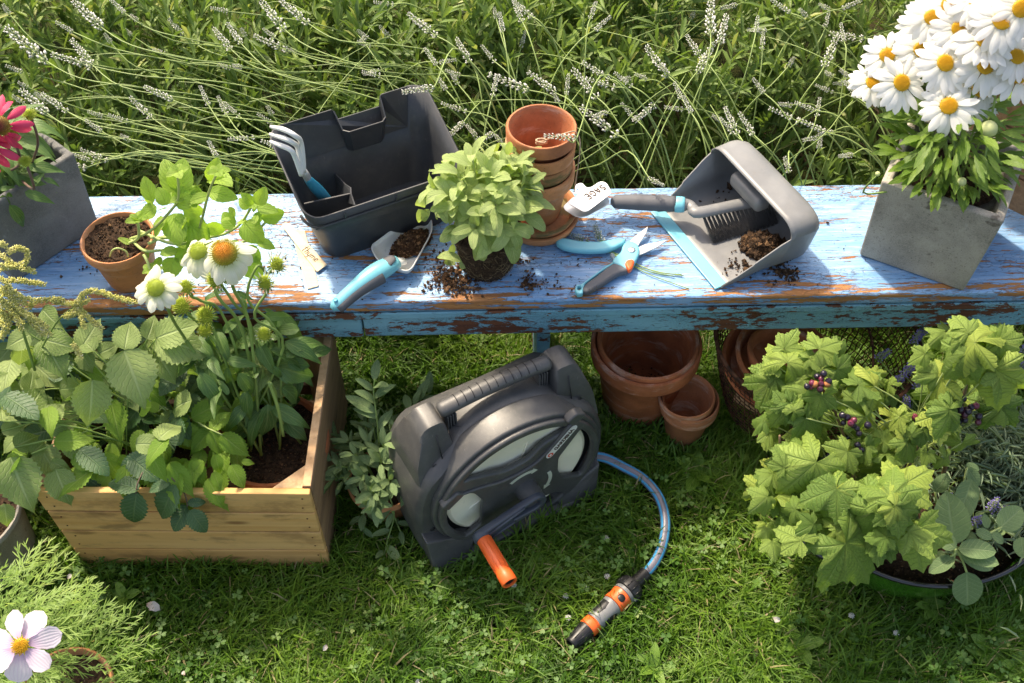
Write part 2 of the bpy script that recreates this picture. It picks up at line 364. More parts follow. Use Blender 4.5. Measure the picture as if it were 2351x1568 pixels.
m, nt = newmat('rusty_wire'); co = objco(nt); finish(nt, mixc(nt, ss(nt, nse(nt, co, 60, 4), .35, .65), (.035, .018, .012), (.15, .065, .035)), .85, nse(nt, co, 300, 2), .5, .001, 0, .2); M_['rust'] = m
m, nt = newmat('hose_rubber'); uv = nd(nt, 'TexCoord', out=2); sp = nt.nodes.new('ShaderNodeSeparateXYZ'); nt.links.new(uv, sp.inputs[0])
ang = mth(nt, 'FRACT', mth(nt, 'MULTIPLY', mth(nt, 'ADD', sp.outputs[1], mth(nt, 'MULTIPLY', sp.outputs[0], .12)), 4)); st = ss(nt, mth(nt, 'ABSOLUTE', mth(nt, 'SUBTRACT', ang, .5)), .30, .33)
finish(nt, mixc(nt, st, (.16, .15, .19), (.05, .33, .62)), .38); M_['hose'] = m

def ground_mat():
    m, nt = newmat('lawn_soil'); co = objco(nt)
    c = mixc(nt, ss(nt, nse(nt, co, 40, 6, .7), .35, .65), (.018, .026, .007), (.05, .06, .016))
    c = mixc(nt, ss(nt, nse(nt, co, 9, 3), .5, .7), c, (.045, .035, .015))
    finish(nt, c, .95, nse(nt, co, 200, 3), 1, .01, 0, .1); return m
M_['ground'] = ground_mat()
def bladesmat(name, cols, trans=.35, rough=.5, patch=3.0, spec=.35):
    m, nt = newmat(name); r = island(nt); co = objco(nt)
    p = nse(nt, co, patch, 3, .6)
    c = mixc(nt, r, cols[0], cols[1]); c = mixc(nt, ss(nt, p, .42, .62), c, mixc(nt, r, cols[1], cols[2]))
    c = mixc(nt, ss(nt, mth(nt, 'FRACT', mth(nt, 'MULTIPLY', r, 37)), .95, .96), c, cols[3])
    finish(nt, c, rough, None, 0, 0, 0, spec, trans, mixc(nt, 1, c, (1.25, 1.3, .65), 'MULTIPLY')); return m
M_['grass'] = bladesmat('grass_blade', ((.045, .12, .012), (.10, .215, .022), (.17, .28, .035), (.34, .29, .15)))
M_['clover'] = bladesmat('clover_leaf', ((.05, .13, .02), (.10, .21, .04), (.14, .24, .05), (.2, .28, .06)), .25)
M_['lav_leaf'] = bladesmat('lavender_leaf', ((.11, .185, .05), (.19, .29, .075), (.29, .39, .12), (.38, .42, .16)), .3, .5, 4)
M_['lav_grey'] = bladesmat('silver_leaf', ((.16, .24, .16), (.24, .33, .21), (.30, .38, .26), (.28, .36, .22)), .25, .6)
M_['feather'] = bladesmat('feathery_leaf', ((.14, .25, .05), (.22, .35, .07), (.30, .43, .10), (.30, .42, .08)), .35, .5)
M_['stem'] = plain('green_stem', (.20, .30, .07), .5, var=.2); M_['stem_lav'] = plain('lavender_stem', (.24, .33, .10), .5, var=.15)
M_['stem_dark'] = plain('purple_stem', (.12, .07, .05), .55, var=.3); M_['stem_wood'] = plain('woody_stem', (.20, .13, .07), .8, grain=.5)
M_['stem_pale'] = plain('pale_stem', (.34, .42, .14), .5, var=.15)
M_['bud_white'] = bladesmat('white_bud', ((.60, .60, .60), (.70, .70, .72), (.78, .78, .78), (.66, .68, .52)), .25)
M_['bud_green'] = bladesmat('green_calyx', ((.30, .38, .20), (.40, .46, .28), (.46, .50, .34), (.40, .44, .26)), .25)
M_['bud_purple'] = bladesmat('purple_bud', ((.16, .13, .45), (.26, .22, .58), (.34, .30, .66), (.30, .24, .50)), .2)
M_['plume'] = bladesmat('cream_plume', ((.62, .62, .16), (.76, .72, .30), (.84, .78, .48), (.86, .80, .62)), .25)
M_['lf_arun'] = leafmat('goatsbeard_leaf', (.19, .29, .075), (.33, .43, .15), (.44, .54, .26), 10, 1.6, .28, .42, 1.0)
M_['lf_arun_l'] = leafmat('young_goatsbeard_leaf', (.15, .29, .025), (.26, .42, .05), (.34, .48, .12), 9, 1.6, .4, .42, .9)
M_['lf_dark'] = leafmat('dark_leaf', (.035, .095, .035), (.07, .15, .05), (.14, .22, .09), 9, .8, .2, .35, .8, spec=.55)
M_['lf_echi'] = leafmat('coneflower_leaf', (.06, .14, .03), (.12, .22, .05), (.22, .32, .10), 4, 1.5, .25, .36, .6, spec=.5)
M_['lf_sage'] = leafmat('light_sage_leaf', (.30, .40, .14), (.46, .56, .24), (.54, .62, .32), 8, 1.2, .34, .65, .8, spec=.2, fine=420, spots=.25)
M_['lf_sage_g'] = leafmat('grey_sage_leaf', (.12, .20, .085), (.22, .32, .13), (.28, .37, .18), 8, .8, .25, .65, .6, fine=420)
M_['lf_mint'] = leafmat('mint_leaf', (.26, .42, .06), (.42, .57, .12), (.30, .44, .10), 6, 1.6, .42, .5, .9)
M_['lf_curr'] = leafmat('currant_leaf', (.08, .17, .025), (.33, .45, .09), (.17, .26, .06), 7, 2.2, .30, .5, 1.0, yellow=(.34, .42, .07))
M_['lf_daisy'] = leafmat('daisy_leaf', (.08, .17, .02), (.18, .29, .04), (.26, .36, .10), 3, 1.5, .35, .4, .4)
M_['lf_weed'] = leafmat('weed_leaf', (.08, .18, .02), (.17, .30, .04), (.22, .34, .08), 3, 1.5, .3, .45, .4)
def petalmat(name, col, col2, lines=.5, trans=.35):
    m, nt = newmat(name); uv = nd(nt, 'TexCoord', out=2); sp = nt.nodes.new('ShaderNodeSeparateXYZ'); nt.links.new(uv, sp.inputs[0])
    ln = mth(nt, 'SINE', mth(nt, 'MULTIPLY', sp.outputs[1], 44))
    c = mixc(nt, ss(nt, sp.outputs[0], .55, .0), col, col2)
    c = mixc(nt, mth(nt, 'MULTIPLY', ss(nt, ln, .3, 1), lines*.4), c, col2)
    finish(nt, c, .5, ln, .25, .0006, 0, .3, trans, c); return m
M_['pet_white'] = petalmat('white_petal', (.86, .86, .84), (.80, .80, .70)); M_['pet_cream'] = petalmat('cream_petal', (.84, .84, .72), (.62, .68, .34))
M_['pet_pink'] = petalmat('crimson_petal', (.72, .07, .16), (.60, .02, .10), .8, .25); M_['pet_lilac'] = petalmat('lilac_petal', (.85, .76, .86), (.66, .42, .68), .5)
M_['pet_fallen'] = petalmat('fallen_petal', (.74, .68, .66), (.55, .42, .36), .8)
def coneflowermat(name, inner, outer, rad):
    m, nt = newmat(name); co = objco(nt); l = nd(nt, 'VectorMath', {0: mapv(nt, co, (1, 1, .3))}, out='Value', operation='LENGTH')
    r = island(nt); c = mixc(nt, ss(nt, mth(nt, 'ADD', l, mth(nt, 'MULTIPLY', r, rad*.2)), rad*.45, rad*1.05), inner, outer)
    finish(nt, mixc(nt, mth(nt, 'MULTIPLY', r, .4), c, tuple(x*.45 for x in inner)), .6); return m
M_['disc_orange'] = coneflowermat('orange_cone', (.70, .30, .02), (.28, .34, .03), .024); M_['disc_green'] = coneflowermat('green_cone', (.36, .46, .03), (.42, .50, .06), .02)
M_['disc_yellow'] = coneflowermat('yellow_disc', (.74, .42, .01), (.80, .50, .01), .02); M_['disc_dark'] = coneflowermat('dark_cone', (.22, .03, .01), (.30, .20, .02), .02)
m, nt = newmat('currant_berry'); r = nd(nt, 'ObjectInfo', out='Random'); finish(nt, mixc(nt, ss(nt, r, .55, 1), (.012, .006, .02), (.16, .02, .05)), .3, None, spec=.6); M_['berry'] = m
M_['berry_pale'] = plain('unripe_berry', (.45, .18, .06), .35)
# ------------------------------------------------------------------ leaf shapes
def leaf_mesh(name, L, Wd, mat, p=.7, q=1.0, serr=0.0, droop=.4, fold=.2, nu=14, nv=2, wave=0.0, tip=0.0, seed=0, acc=1.0, cup=0.0, acu=0.0):
    rr = random.Random(seed); v = []; f = []; uv = []; x = z = 0; ph = rr.random()*6
    for i in range(nu+1):
        t = i/nu
        hw = Wd/2*max(sin(pi*t**p), 0)**(q+acu*max(0, t-.25))*(1-tip*t)
        if i in (0,): hw = Wd*.02
        if i == nu: hw = 0.0006
        if serr and 0 < i < nu: hw *= 1+(serr if i % 2 else -serr)
        a = -droop*(t**acc)
        for j in range(-nv, nv+1):
            s = j/nv; y = s*hw*cos(fold)
            zz = z+abs(s)*hw*sin(fold)+wave*sin(ph+t*11+(2 if s > 0 else 0))*abs(s)**2+cup*s*s*hw
            xx = x-(abs(s)*serr*L*.05 if i % 2 else 0)
            v.append((xx, y, zz)); uv.append((t, (s+1)/2))
        x += cos(a)*L/nu; z += sin(a)*L/nu
    k = 2*nv+1
    for i in range(nu):
        for j in range(k-1): f.append((i*k+j, (i+1)*k+j, (i+1)*k+j+1, i*k+j+1))
    mb = MB(); mb.add(v, f, 0, uv); return mb.mesh(name, mat)
def palm_mesh(name, Rr, mat, seed=0, droop=.25, cup=.1, lobes=((0, 1), (62, .88), (-62, .88), (122, .60), (-122, .60))):
    """lobed currant leaf, petiole joins at the origin, middle lobe along +x"""
    rr = random.Random(seed); v = [(0, 0, 0)]; uv = [(0, .5)]; f = []; n = 49; rings = 5
    lob = [(radians(a+rr.uniform(-6, 6)), m*rr.uniform(.92, 1.08)) for a, m in lobes]
    for k in range(1, rings+1):
        t = k/rings
        for i in range(n):
            a = radians(-158+316*i/(n-1)); best = 0; da = 0
            for la, m in lob:
                d = a-la; s = m*(.65+.35*exp(-(d/.32)**2)) if abs(d) < .62 else 0
                if s > best: best = s; da = d
            if best == 0: best = .42; da = .6
            rad = Rr*best*t
            if k == rings: rad *= 1+(.05 if i % 2 else -.05)
            zz = Rr*(-droop*t*t*(1+.3*sin(a*2+rr.random()*.2)) + cup*t*(abs(da)/.62)*1.2 + .05*t*sin(3*a+seed))
            v.append((rad*cos(a), rad*sin(a), zz)); uv.append((t, .5+max(-.5, min(.5, da*.8))))
    for i in range(n-1): f.append((0, 1+i, 2+i))
    for k in range(rings-1):
        for i in range(n-1):
            a = 1+k*n+i; f.append((a, a+n, a+n+1, a+1))
    mb = MB(); mb.add(v, f, 0, uv); return mb.mesh(name, mat)
LF = {}
LF['arun'] = [leaf_mesh('goatsbeard_leaf', 1, .66, M_['lf_arun'], .62, .72, .07, .45+.2*i, .16, 24, 2, .03, .0, i, 1.5, acu=1.1) for i in range(3)]
LF['arun_l'] = [leaf_mesh('young_leaf', 1, .50, M_['lf_arun_l'], .66, .85, .09, .3+.25*i, .18, 22, 2, .02, .0, i, 1.5, acu=1.3) for i in range(3)]
LF['dark'] = [leaf_mesh('dark_leaf', 1, .60, M_['lf_dark'], .75, .7, .09, .3+.2*i, .16, 20, 2, .015, 0, i) for i in range(3)]
LF['echi'] = [leaf_mesh('coneflower_leaf', 1, .33, M_['lf_echi'], .62, 1.0, .02, .7+.4*i, .3, 12, 2, .02, .1, i) for i in range(3)]
LF['echi_w'] = [leaf_mesh('broad_coneflower_leaf', 1, .52, M_['lf_echi'], .7, .8, .03, .5+.3*i, .2, 14, 2, .025, 0, i+5) for i in range(2)]
LF['sage'] = [leaf_mesh('sage_leaf', 1, .40, M_['lf_sage'], .88, .55, .0, .3+.45*i, .14+.08*(i % 2), 12, 2, .014, 0, i, 1.4) for i in range(5)]
LF['sage_g'] = [leaf_mesh('grey_sage_leaf', 1, .38, M_['lf_sage_g'], .9, .7, .0, .2+.3*i, .2, 10, 2, .01, 0, i) for i in range(3)]
LF['sage_r'] = [leaf_mesh('round_sage_leaf', 1, .66, M_['lf_sage_g'], .85, .6, .0, .3+.3*i, .12, 12, 2, .012, 0, i+9) for i in range(2)]
LF['mint'] = [leaf_mesh('mint_leaf', 1, .72, M_['lf_mint'], .75, .65, .03, .2+.35*i, .22, 12, 2, .02, 0, i) for i in range(3)]
LF['curr'] = [palm_mesh('currant_leaf', 1, M_['lf_curr'], i, .18+.09*i, .10+.04*(i % 2)) for i in range(5)]
LF['daisy'] = [leaf_mesh('daisy_leaf', 1, .24, M_['lf_daisy'], 1.15, .8, .10, .3+.4*i, .2, 12, 1, .01, 0, i) for i in range(3)]
LF['weed'] = [leaf_mesh('weed_leaf', 1, .45, M_['lf_weed'], .85, .7, .0, .3+.4*i, .15, 8, 2, .02, 0, i) for i in range(2)]
def leaf_uv(root, kind, b, t, zb, zt, tw=0.0, wide=1.0, name='leaf', stem=None, toward=.55):
    """a leaf whose base and tip are seen at picture positions b, t; heights zb, zt"""
    B = W(*b, z=zb); T = W(*t, z=zt); d = T-B; L = d.length
    view = (camo.location-B).normalized(); up = (Vector((0, 0, 1))*(1-toward)+view*toward)
    up = Matrix.Rotation(tw, 3, d.normalized()) @ up
    return put(name, R.choice(LF[kind]), root, frame(B, d, up, (L, L*wide, L)))
def leaf_at(root, kind, p, d, L, up=(0, 0, 1), wide=1.0, name='leaf'):
    return put(name, R.choice(LF[kind]), root, frame(p, d, up, (L, L*wide, L)))
# simple triangles templates
T_LEAF = ([(0, .0, 0), (.3, .42, .06), (.3, 0, -.02), (.3, -.42, .06), (.72, .40, .03), (.72, 0, -.05), (.72, -.40, .03), (1, 0, -.12)],
          [(0, 2, 1), (0, 3, 2), (1, 2, 5), (1, 5, 4), (2, 3, 6), (2, 6, 5), (4, 5, 7), (5, 6, 7)])
T_BUD = ([(0, 0, 0), (.4, .5, 0), (.4, 0, .5), (.4, -.5, 0), (.4, 0, -.5), (1, 0, 0)],
         [(0, 2, 1), (0, 3, 2), (0, 4, 3), (0, 1, 4), (1, 2, 5), (2, 3, 5), (3, 4, 5), (4, 1, 5)])
T_CRUMB = ([(-.5, 0, 0), (.5, .1, 0), (0, -.5, .1), (.1, .5, 0), (0, .1, .45), (.1, 0, -.4)],
           [(0, 2, 4), (2, 1, 4), (1, 3, 4), (3, 0, 4), (2, 0, 5), (1, 2, 5), (3, 1, 5), (0, 3, 5)])
NR = np.random.default_rng(11)
def rdirs(n): v = NR.normal(size=(n, 3)); return v/np.linalg.norm(v, axis=1, keepdims=True)
def crumbs(name, P, size, mat, parent=None, off=(0, 0, 0)):
    P = np.asarray(P)-np.asarray(off); n = len(P)
    sc = (size*NR.gamma(2.2, .45, n))[:, None]*NR.uniform(.6, 1.3, (n, 3))
    P = P.copy(); P[:, 2] += sc.min(1)*.3
    o = link(name, scatter(name, *T_CRUMB, P, rdirs(n), rdirs(n), sc, mat, False), parent); o['kind'] = 'stuff'; return o

# ------------------------------------------------------------------ lawn
mb = MB(); nx, ny = 90, 70
g = [(x, y, -.004+.006*noise.noise(Vector((x*3, y*3, 0)))) for y in np.linspace(-6, 14, ny) for x in np.linspace(-12, 12, nx)]
mb.add(g, [(j*nx+i, j*nx+i+1, (j+1)*nx+i+1, (j+1)*nx+i) for j in range(ny-1) for i in range(nx-1)])
tag(mb.out('ground', M_['ground']), 'dark soil and moss under the lawn and the lavender bed', None, None, 'structure')
KEEP_OUT = []   # (cx, cy, rx, ry, angle, box?)
def blocked(X, Y):
    m = np.zeros(len(X), bool)
    for cx, cy, rx, ry, a, bx in KEEP_OUT:
        dx, dy = X-cx, Y-cy; u = dx*cos(a)+dy*sin(a); v = -dx*sin(a)+dy*cos(a)
        m |= ((np.abs(u) < rx) & (np.abs(v) < ry)) if bx else ((u/rx)**2+(v/ry)**2 < 1)
    return m
KEEP_OUT += [(-.625, 1.205, .25, .19, 0, 1), (-.026, 1.173, .185, .100, radians(28.9), 1), (.29, 1.43, .09, .09, 0, 0), (.385, 1.33, .045, .045, 0, 0), (.185, .90, .125, .018, radians(42.7), 0), (.315, 1.10, .013, .07, 0, 0), (.297, 1.165, .016, .04, radians(25), 0), (.255, 1.22, .04, .013, radians(-25), 0), (.29, 1.01, .014, .045, radians(-28), 0), (.83, 1.09, .17, .13, 0, 0), (-1.06, 1.02, .08, .08, 0, 0), (-.27, 1.16, .05, .05, 0, 0), (-.80, .69, .06, .06, 0, 0)]
def lawn(n, x0, x1, y0, y1, name, label, lmul=1.0):
    X = NR.uniform(x0, x1, n); Y = NR.uniform(y0, y1, n)
    k = ~blocked(X, Y); X = X[k]; Y = Y[k]; n = len(X)
    cl = np.array([noise.noise(Vector((a*7, b*7, 3)))+.5*noise.noise(Vector((a*19, b*19, 1))) for a, b in zip(X, Y)])
    l = np.clip(NR.normal(.052, .017, n)*(1+.55*cl), .016, .12)*lmul; wd = NR.uniform(.0011, .0024, n)
    flow = np.array([3*noise.noise(Vector((a*2.5, b*2.5, 8))) for a, b in zip(X, Y)])
    ph = flow+NR.normal(0, 1.3, n); bend = np.clip(NR.normal(.75, .35, n), .1, 1.4)
    dx, dy = np.cos(ph), np.sin(ph); pa = ph+pi/2+NR.normal(0, .5, n); px, py = np.cos(pa), np.sin(pa)
    V = np.zeros((n, 7, 3)); ts = [0, .38, .74, 1]; ws = [1, .95, .65, 0]; c = 0
    sway = NR.normal(0, .25, n)
    for t, ww in zip(ts, ws):
        h = l*bend*(t**1.6)*.85; z = l*t*(1-.62*bend*t*.9)
        z = np.maximum(z, .002); sx = sway*l*t*t
        for s in ((-1, 1) if ww > 0 else (0,)):
            V[:, c, 0] = X+dx*h+px*(sx+s*wd*ww); V[:, c, 1] = Y+dy*h+py*(sx+s*wd*ww); V[:, c, 2] = z; c += 1
    T = np.array([(0, 1, 3), (0, 3, 2), (2, 3, 5), (2, 5, 4), (4, 5, 6)])[None]+(np.arange(n)*7)[:, None, None]
    return tag(link(name, np_mesh(name, V.reshape(-1, 3), T.reshape(-1, 3), M_['grass'])), label, 'grass', None, 'stuff')
lawn(112000, -1.25, 1.25, .62, 1.62, 'lawn_grass', 'green lawn grass with long loose blades around the reel, pots and crate')
lawn(26000, -2.0, 2.0, .1, 1.9, 'sparse_grass', 'thin outer lawn grass mixed in around the edges of the lawn')
# clover patches
def clover(n):
    P = []; X = []; U = []; sc = []
    for _ in range(n):
        while True:
            x = R.uniform(-1.1, 1.1); y = R.uniform(.68, 1.5)
            if noise.noise(Vector((x*3.2, y*3.2, 20)))+R.uniform(-.25, .25) > .05 and not blocked(np.array([x]), np.array([y]))[0]: break
        z = R.uniform(.018, .05); a0 = R.random()*6; s = R.uniform(.006, .0115); tl = Vector((R.gauss(0, .25), R.gauss(0, .25), 1))
        for k in range(3):
            a = a0+k*2*pi/3; d = Vector((cos(a), sin(a), R.uniform(-.1, .25))); P.append((x, y, z)); X.append(d); U.append(tl); sc.append(s)
    tv = [(0, 0, 0), (.45, .42, .03), (.45, 0, -.04), (.45, -.42, .03), (.9, .48, .05), (.88, 0, -.02), (.9, -.48, .05), (1.12, .25, .04), (1.12, -.25, .04)]
    tt = [(0, 2, 1), (0, 3, 2), (1, 2, 5), (1, 5, 4), (2, 3, 6), (2, 6, 5), (4, 5, 7), (5, 6, 8)]
    return scatter('clover', tv, tt, P, [tuple(x) for x in X], [tuple(u) for u in U], sc, M_['clover'])
tag(link('clover', clover(950)), 'three-leaved clover growing low among the lawn grass', 'clover', None, 'stuff')

# ------------------------------------------------------------------ lavender bed
SP_L = []
for s in range(4):
    rr = random.Random(s); P = []; X = []; U = []; sc = []; P2 = []; X2 = []; U2 = []; sc2 = []
    nw = 8
    for k in range(nw):
        t = k/(nw-1); x = (t**.92)*.93+(0 if k else -.12)
        if k == 0: x = -.10 if s % 2 else .0
        m = rr.randint(6, 8)
        for j in range(m):
            a = 2*pi*j/m+rr.random()*.6; out = Vector((.75, cos(a), sin(a))).normalized(); rad = .02*(1-.4*t)
            p = Vector((x, cos(a)*rad, sin(a)*rad)); ln = rr.uniform(.12, .17)*(1-.35*t)
            P.append(tuple(p)); X.append(tuple(out)); sc.append((ln, ln*.42, ln*.42)); U.append((1, .2, .1))
            q = p+out*ln*.8
            P2.append(tuple(q)); X2.append(tuple((out+Vector((rr.gauss(0, .25), rr.gauss(0, .25), rr.gauss(0, .25)))))); sc2.append((ln*.75, ln*.55, ln*.55)); U2.append((1, .1, .3))
    a = scatter('calyx', *T_BUD, P, X, U, sc, M_['bud_green']); b = scatter('petals', *T_BUD, P2, X2, U2, sc2, M_['bud_white'])
    c = scatter('petals', *T_BUD, P2, X2, U2, sc2, M_['bud_purple'])
    SP_L.append((a, b, c))
def spike_parts(parent_stem, root, M, i, col=1):
    off = Matrix.Translation(-Vector(root.location)) @ M
    a = link('flower_spike', SP_L[i % 4][0], parent_stem, off); link('flower_spike', SP_L[i % 4][col], parent_stem, off); return a
# join calyx and petals of every spike into one mesh with two materials
def join2(a, b, name):
    me = bpy.data.meshes.new(name); va = np.zeros(len(a.vertices)*3, np.float32); a.vertices.foreach_get('co', va); vb = np.zeros(len(b.vertices)*3, np.float32); b.vertices.foreach_get('co', vb)
    ta = np.zeros(len(a.loops), np.int32); a.loops.foreach_get('vertex_index', ta); tb = np.zeros(len(b.loops), np.int32); b.loops.foreach_get('vertex_index', tb)
    me = np_mesh(name, np.concatenate([va, vb]).reshape(-1, 3), np.concatenate([ta, tb+len(a.vertices)]).reshape(-1, 3), a.materials[0])
    me.materials.append(b.materials[0]); na = len(ta)//3; mi = np.zeros(len(me.polygons), np.int32); mi[na:] = 1; me.polygons.foreach_set('material_index', mi); return me
SPK_W = [join2(a, b, 'flower_spike') for a, b, c in SP_L]; SPK_P = [join2(a, c, 'purple_spike') for a, b, c in SP_L]

def hedge_top(x, y):
    h = .13+.43*min(1, max(0, (y-1.66)/.50))**.8+.07*noise.noise(Vector((x*2.3, y*2.3, 2)))+.05*noise.noise(Vector((x*6, y*6, 5)))
    if abs(x-.30) < .28 and y < 1.98: h -= .16*(1-abs(x-.30)/.28)
    return max(.06, min(.58, h))
BUSH = [(-1.55, 2.0), (-.95, 1.98), (-.33, 2.02), (.30, 2.10), (.92, 2.0), (1.55, 2.02), (-1.25, 2.6), (-.55, 2.62), (.15, 2.65), (.85, 2.62), (1.5, 2.6)]
BL = ['leftmost lavender bush of the front row, mostly outside the picture', 'sprawling lavender bush behind the grey planter of pink coneflowers', 'lavender bush right behind the grey plastic tool box', 'lavender bush with a dark gap behind the terracotta pot stack and dustpan', 'lavender bush behind the dustpan and the white daisies', 'lavender bush at the far right end behind the daisies',
      'lavender bush in the back row, far left corner', 'lavender bush in the back row above the tool box on the left', 'lavender bush in the back row above the terracotta pot stack', 'lavender bush in the back row above the dustpan', 'lavender bush in the back row, far right corner behind the daisies']
bushes = []
for bi, ((bx, by), lab) in enumerate(zip(BUSH, BL)):
    root = thing('lavender_bush', lab, 'lavender', (bx, by, 0), 0, 'lavender bushes behind the bench'); bushes.append(root)
    P = []; X = []; U = []; sc = []; ST = MB(); far = by > 2.3
    for _ in range(480 if not far else 340):
        a = R.random()*2*pi; r = .40*sqrt(R.random()); x = bx+r*cos(a)*1.0; y = by+r*sin(a)*.95
        if y < 1.67: continue
        top = hedge_top(x, y)*(1 if by < 2.3 else 1.05)
        if noise.noise(Vector((x*5, y*5, 31))) < -.20: top *= .35
        z = top*R.uniform(.62, 1.05); out = Vector((x-bx, y-by, 0))*.9+Vector((R.gauss(0, .42), R.gauss(0, .42)-.12, 1)); out.normalize()
        ln = R.uniform(.07, .14); nl = R.randint(9, 14); base = Vector((x, y, z))-out*ln
        for k in range(nl):
            t = k/(nl-1); c = base+out*ln*t; q = R.random()*6.3
            side = out.orthogonal().normalized(); side = Matrix.Rotation(q+k*1.57, 3, out) @ side
            d = (side*(1.05-.75*t)+out*(.35+.8*t)); P.append(tuple(c)); X.append(tuple(d)); U.append(tuple(out+Vector((0, 0, .3))))
            L = R.uniform(.044, .080)*(1-.3*t); sc.append((L, R.uniform(.0095, .0145), L*.8))
        if R.random() < .35:
            addtube(ST, [base-out*.1+Vector((0, 0, -.05)), base, base+out*ln], [.0022, .0018, .001], 4, cap=False)
    off = np.array([bx, by, 0.]); me = scatter('foliage', *T_LEAF, np.array(P)-off, X, U, sc, M_['lav_leaf'])
    tag(link('foliage', me, root), kind='stuff')
    tag(ST.out('twig', M_['stem_lav'], root, world=True), kind='stuff')
def flower_stem(tip, base, z, extra=None, zr=None):
    """tip / base of a flower spike as seen, stem carries on behind it into the bush"""
    a = W(*tip, z=z+.012); b = W(*base, z=z)
    if b.y < 1.60: a.y += 0
    d = (b-a); L = max(d.length, .02); d.normalize()
    left = tip[0] < 800
    tgt = Vector((1, .12, 0)) if left else Vector((d.x*.9+R.gauss(0, .15), d.y*.6, 0)).normalized()
    if not left and d.y < -.1: tgt = Vector((d.x+R.gauss(0, .2), d.y*.6, 0)).normalized()
    ln = R.uniform(.28, .44) if left else R.uniform(.10, .22); dn = 0 if left else .05
    m1 = b+(d*.8+tgt*.2)*ln*.3; m1.z += .004; m2 = m1+(d*.3+tgt*.7)*ln*.4+Vector((0, R.gauss(0, .012), -.015-dn*.6)); m3 = m2+(tgt)*ln*.35+Vector((0, R.gauss(0, .03), -.05-dn)); m4 = m3+tgt*ln*.3+Vector((0, .03, -.16))
    for q_ in (m1, m2, m3, m4): q_.y = max(q_.y, 1.69)
    pts = smoothpath([a*.3+b*.7, b, m1, m2, m3, m4], 4)
    root = min(bushes, key=lambda o: (Vector(o.location)-m2).length)
    sm = MB(); addtube(sm, pts, [.0009+.0007*min(1, i/8) for i in range(len(pts))], 5, cap=False)
    st = sm.out('flower_stem', M_['stem_lav'], root, world=True)
    s = L; o = link('flower_spike', R.choice(SPK_W), st, Matrix.Translation(-Vector(root.location)) @ frame(b, a-b, (R.gauss(0, 1), R.gauss(0, 1), 1), (s, max(s, .05)*.62, max(s, .05)*.62)))
    return root
c1 = [(50,200,290,400),(515,15,700,190),(360,375,610,450),(495,275,620,430),(765,0,860,90),(905,110,950,145),(1475,200,1590,340),(1565,165,1660,300),(1750,245,1960,340),(1800,10,1945,190),(1930,0,2105,150),(150,625,325,780),(290,645,450,760),(1000,600,1190,690),(900,675,1030,800),(745,790,870,835),(590,830,700,905),(560,1030,730,1100),(260,990,380,1040),(370,1130,600,1150),(1570,960,1740,945),(1800,970,1970,1030),(500,1060,640,1110),(830,930,890,965),(240,640,330,700),(20,30,60,90),(720,230,760,290)]
c2 = [(225,15,350,30),(460,95,640,240),(265,180,325,250),(130,290,170,245),(795,270,885,430),(575,335,655,450),(785,410,670,430),(965,315,1050,420),(1090,90,1110,220),(1180,0,1300,110),(1185,0,1240,140),(1750,15,1715,120),(1850,115,1740,210),(150,510,255,490),(420,635,640,600),(690,710,850,765),(745,930,840,840),(860,860,940,950),(1020,515,1290,620),(1290,500,1475,640),(1660,430,1830,540),(1595,480,1745,660),(1685,540,1870,600),(1880,500,1990,590),(2100,325,2235,510),(1650,740,1880,920),(1400,935,1620,950),(2290,570,2340,680),(2020,830,2140,730),(2215,1275,2120,1230),(1060,930,1110,1000),(670,540,720,620)]
c3 = [(190,0,190,240),(300,110,250,300),(25,245,130,400),(215,300,110,480),(515,115,500,225),(555,210,545,330),(610,0,740,90),(800,60,850,110),(1230,0,1090,60),(1010,230,1225,265),(1060,250,980,440),(1080,480,1135,525),(1110,560,1200,670),(595,745,785,830),(770,705,905,760),(800,825,985,910),(290,740,370,910),(390,780,490,930),(700,1080,730,1180),(1075,1075,1165,1065),(0,660,60,780),(940,30,1000,60)]
for lst, ox in ((c1, 0), (c2, 784), (c3, 1568)):
    for a, b, c, d in lst:
        v = b*.3337; z = .58 if v < 60 else .535
        if ox == 784 and (a, b) == (1400, 935): z = .72
        if ox == 784 and (a, b) == (420, 635): z = .78
        flower_stem((ox+a*.3337, b*.3337), (ox+c*.3337, d*.3337), z)
for _ in range(70):   # smaller green spikes between the others
    u = R.uniform(-30, 2000); v = R.uniform(5, 330); a = R.uniform(.2, 1.3) if u < 1000 else R.uniform(-.6, 2.2); l = R.uniform(18, 46)
    if 1380 < u < 1560 and v > 250: continue
    if 640 < u < 1060 and v > 200: continue
    flower_stem((u, v), (u+l*cos(a), v+l*sin(a)), R.uniform(.47, .57))
# long bare stems lying over the bed
sm = MB()
for i in range(46):
    if i < 18: u = R.uniform(0, 700); v = R.uniform(120, 420); dx, dy = R.uniform(.7, 1), R.gauss(.02, .12)
    else: u = R.uniform(700, 2100); v = R.uniform(0, 330); dx, dy = R.gauss(0, .7), R.gauss(.3, .5)
    z = R.uniform(.47, .56) if v < 360 else .5
    p = W(u, v, z=z); p.y = max(p.y, 1.69); d = Vector((dx, -dy, 0)).normalized(); ln = R.uniform(.2, .5); c = R.gauss(0, .05)
    sd = Vector((-d.y, d.x, 0)); pts = [p+d*ln*t+sd*c*ln*t*t*1.5+Vector((0, 0, .02*sin(pi*t)-.10*t*t)) for t in (0, .2, .4, .6, .8, 1)]
    for q_ in pts: q_.y = max(q_.y, 1.70)
    addtube(sm, smoothpath(pts, 3), .0011, 4, cap=False)
tag(sm.out('lavender_stems', M_['stem_lav']), 'long thin bare green lavender stems lying criss-cross over the bed', 'lavender stems', None, 'stuff')
sm = MB()
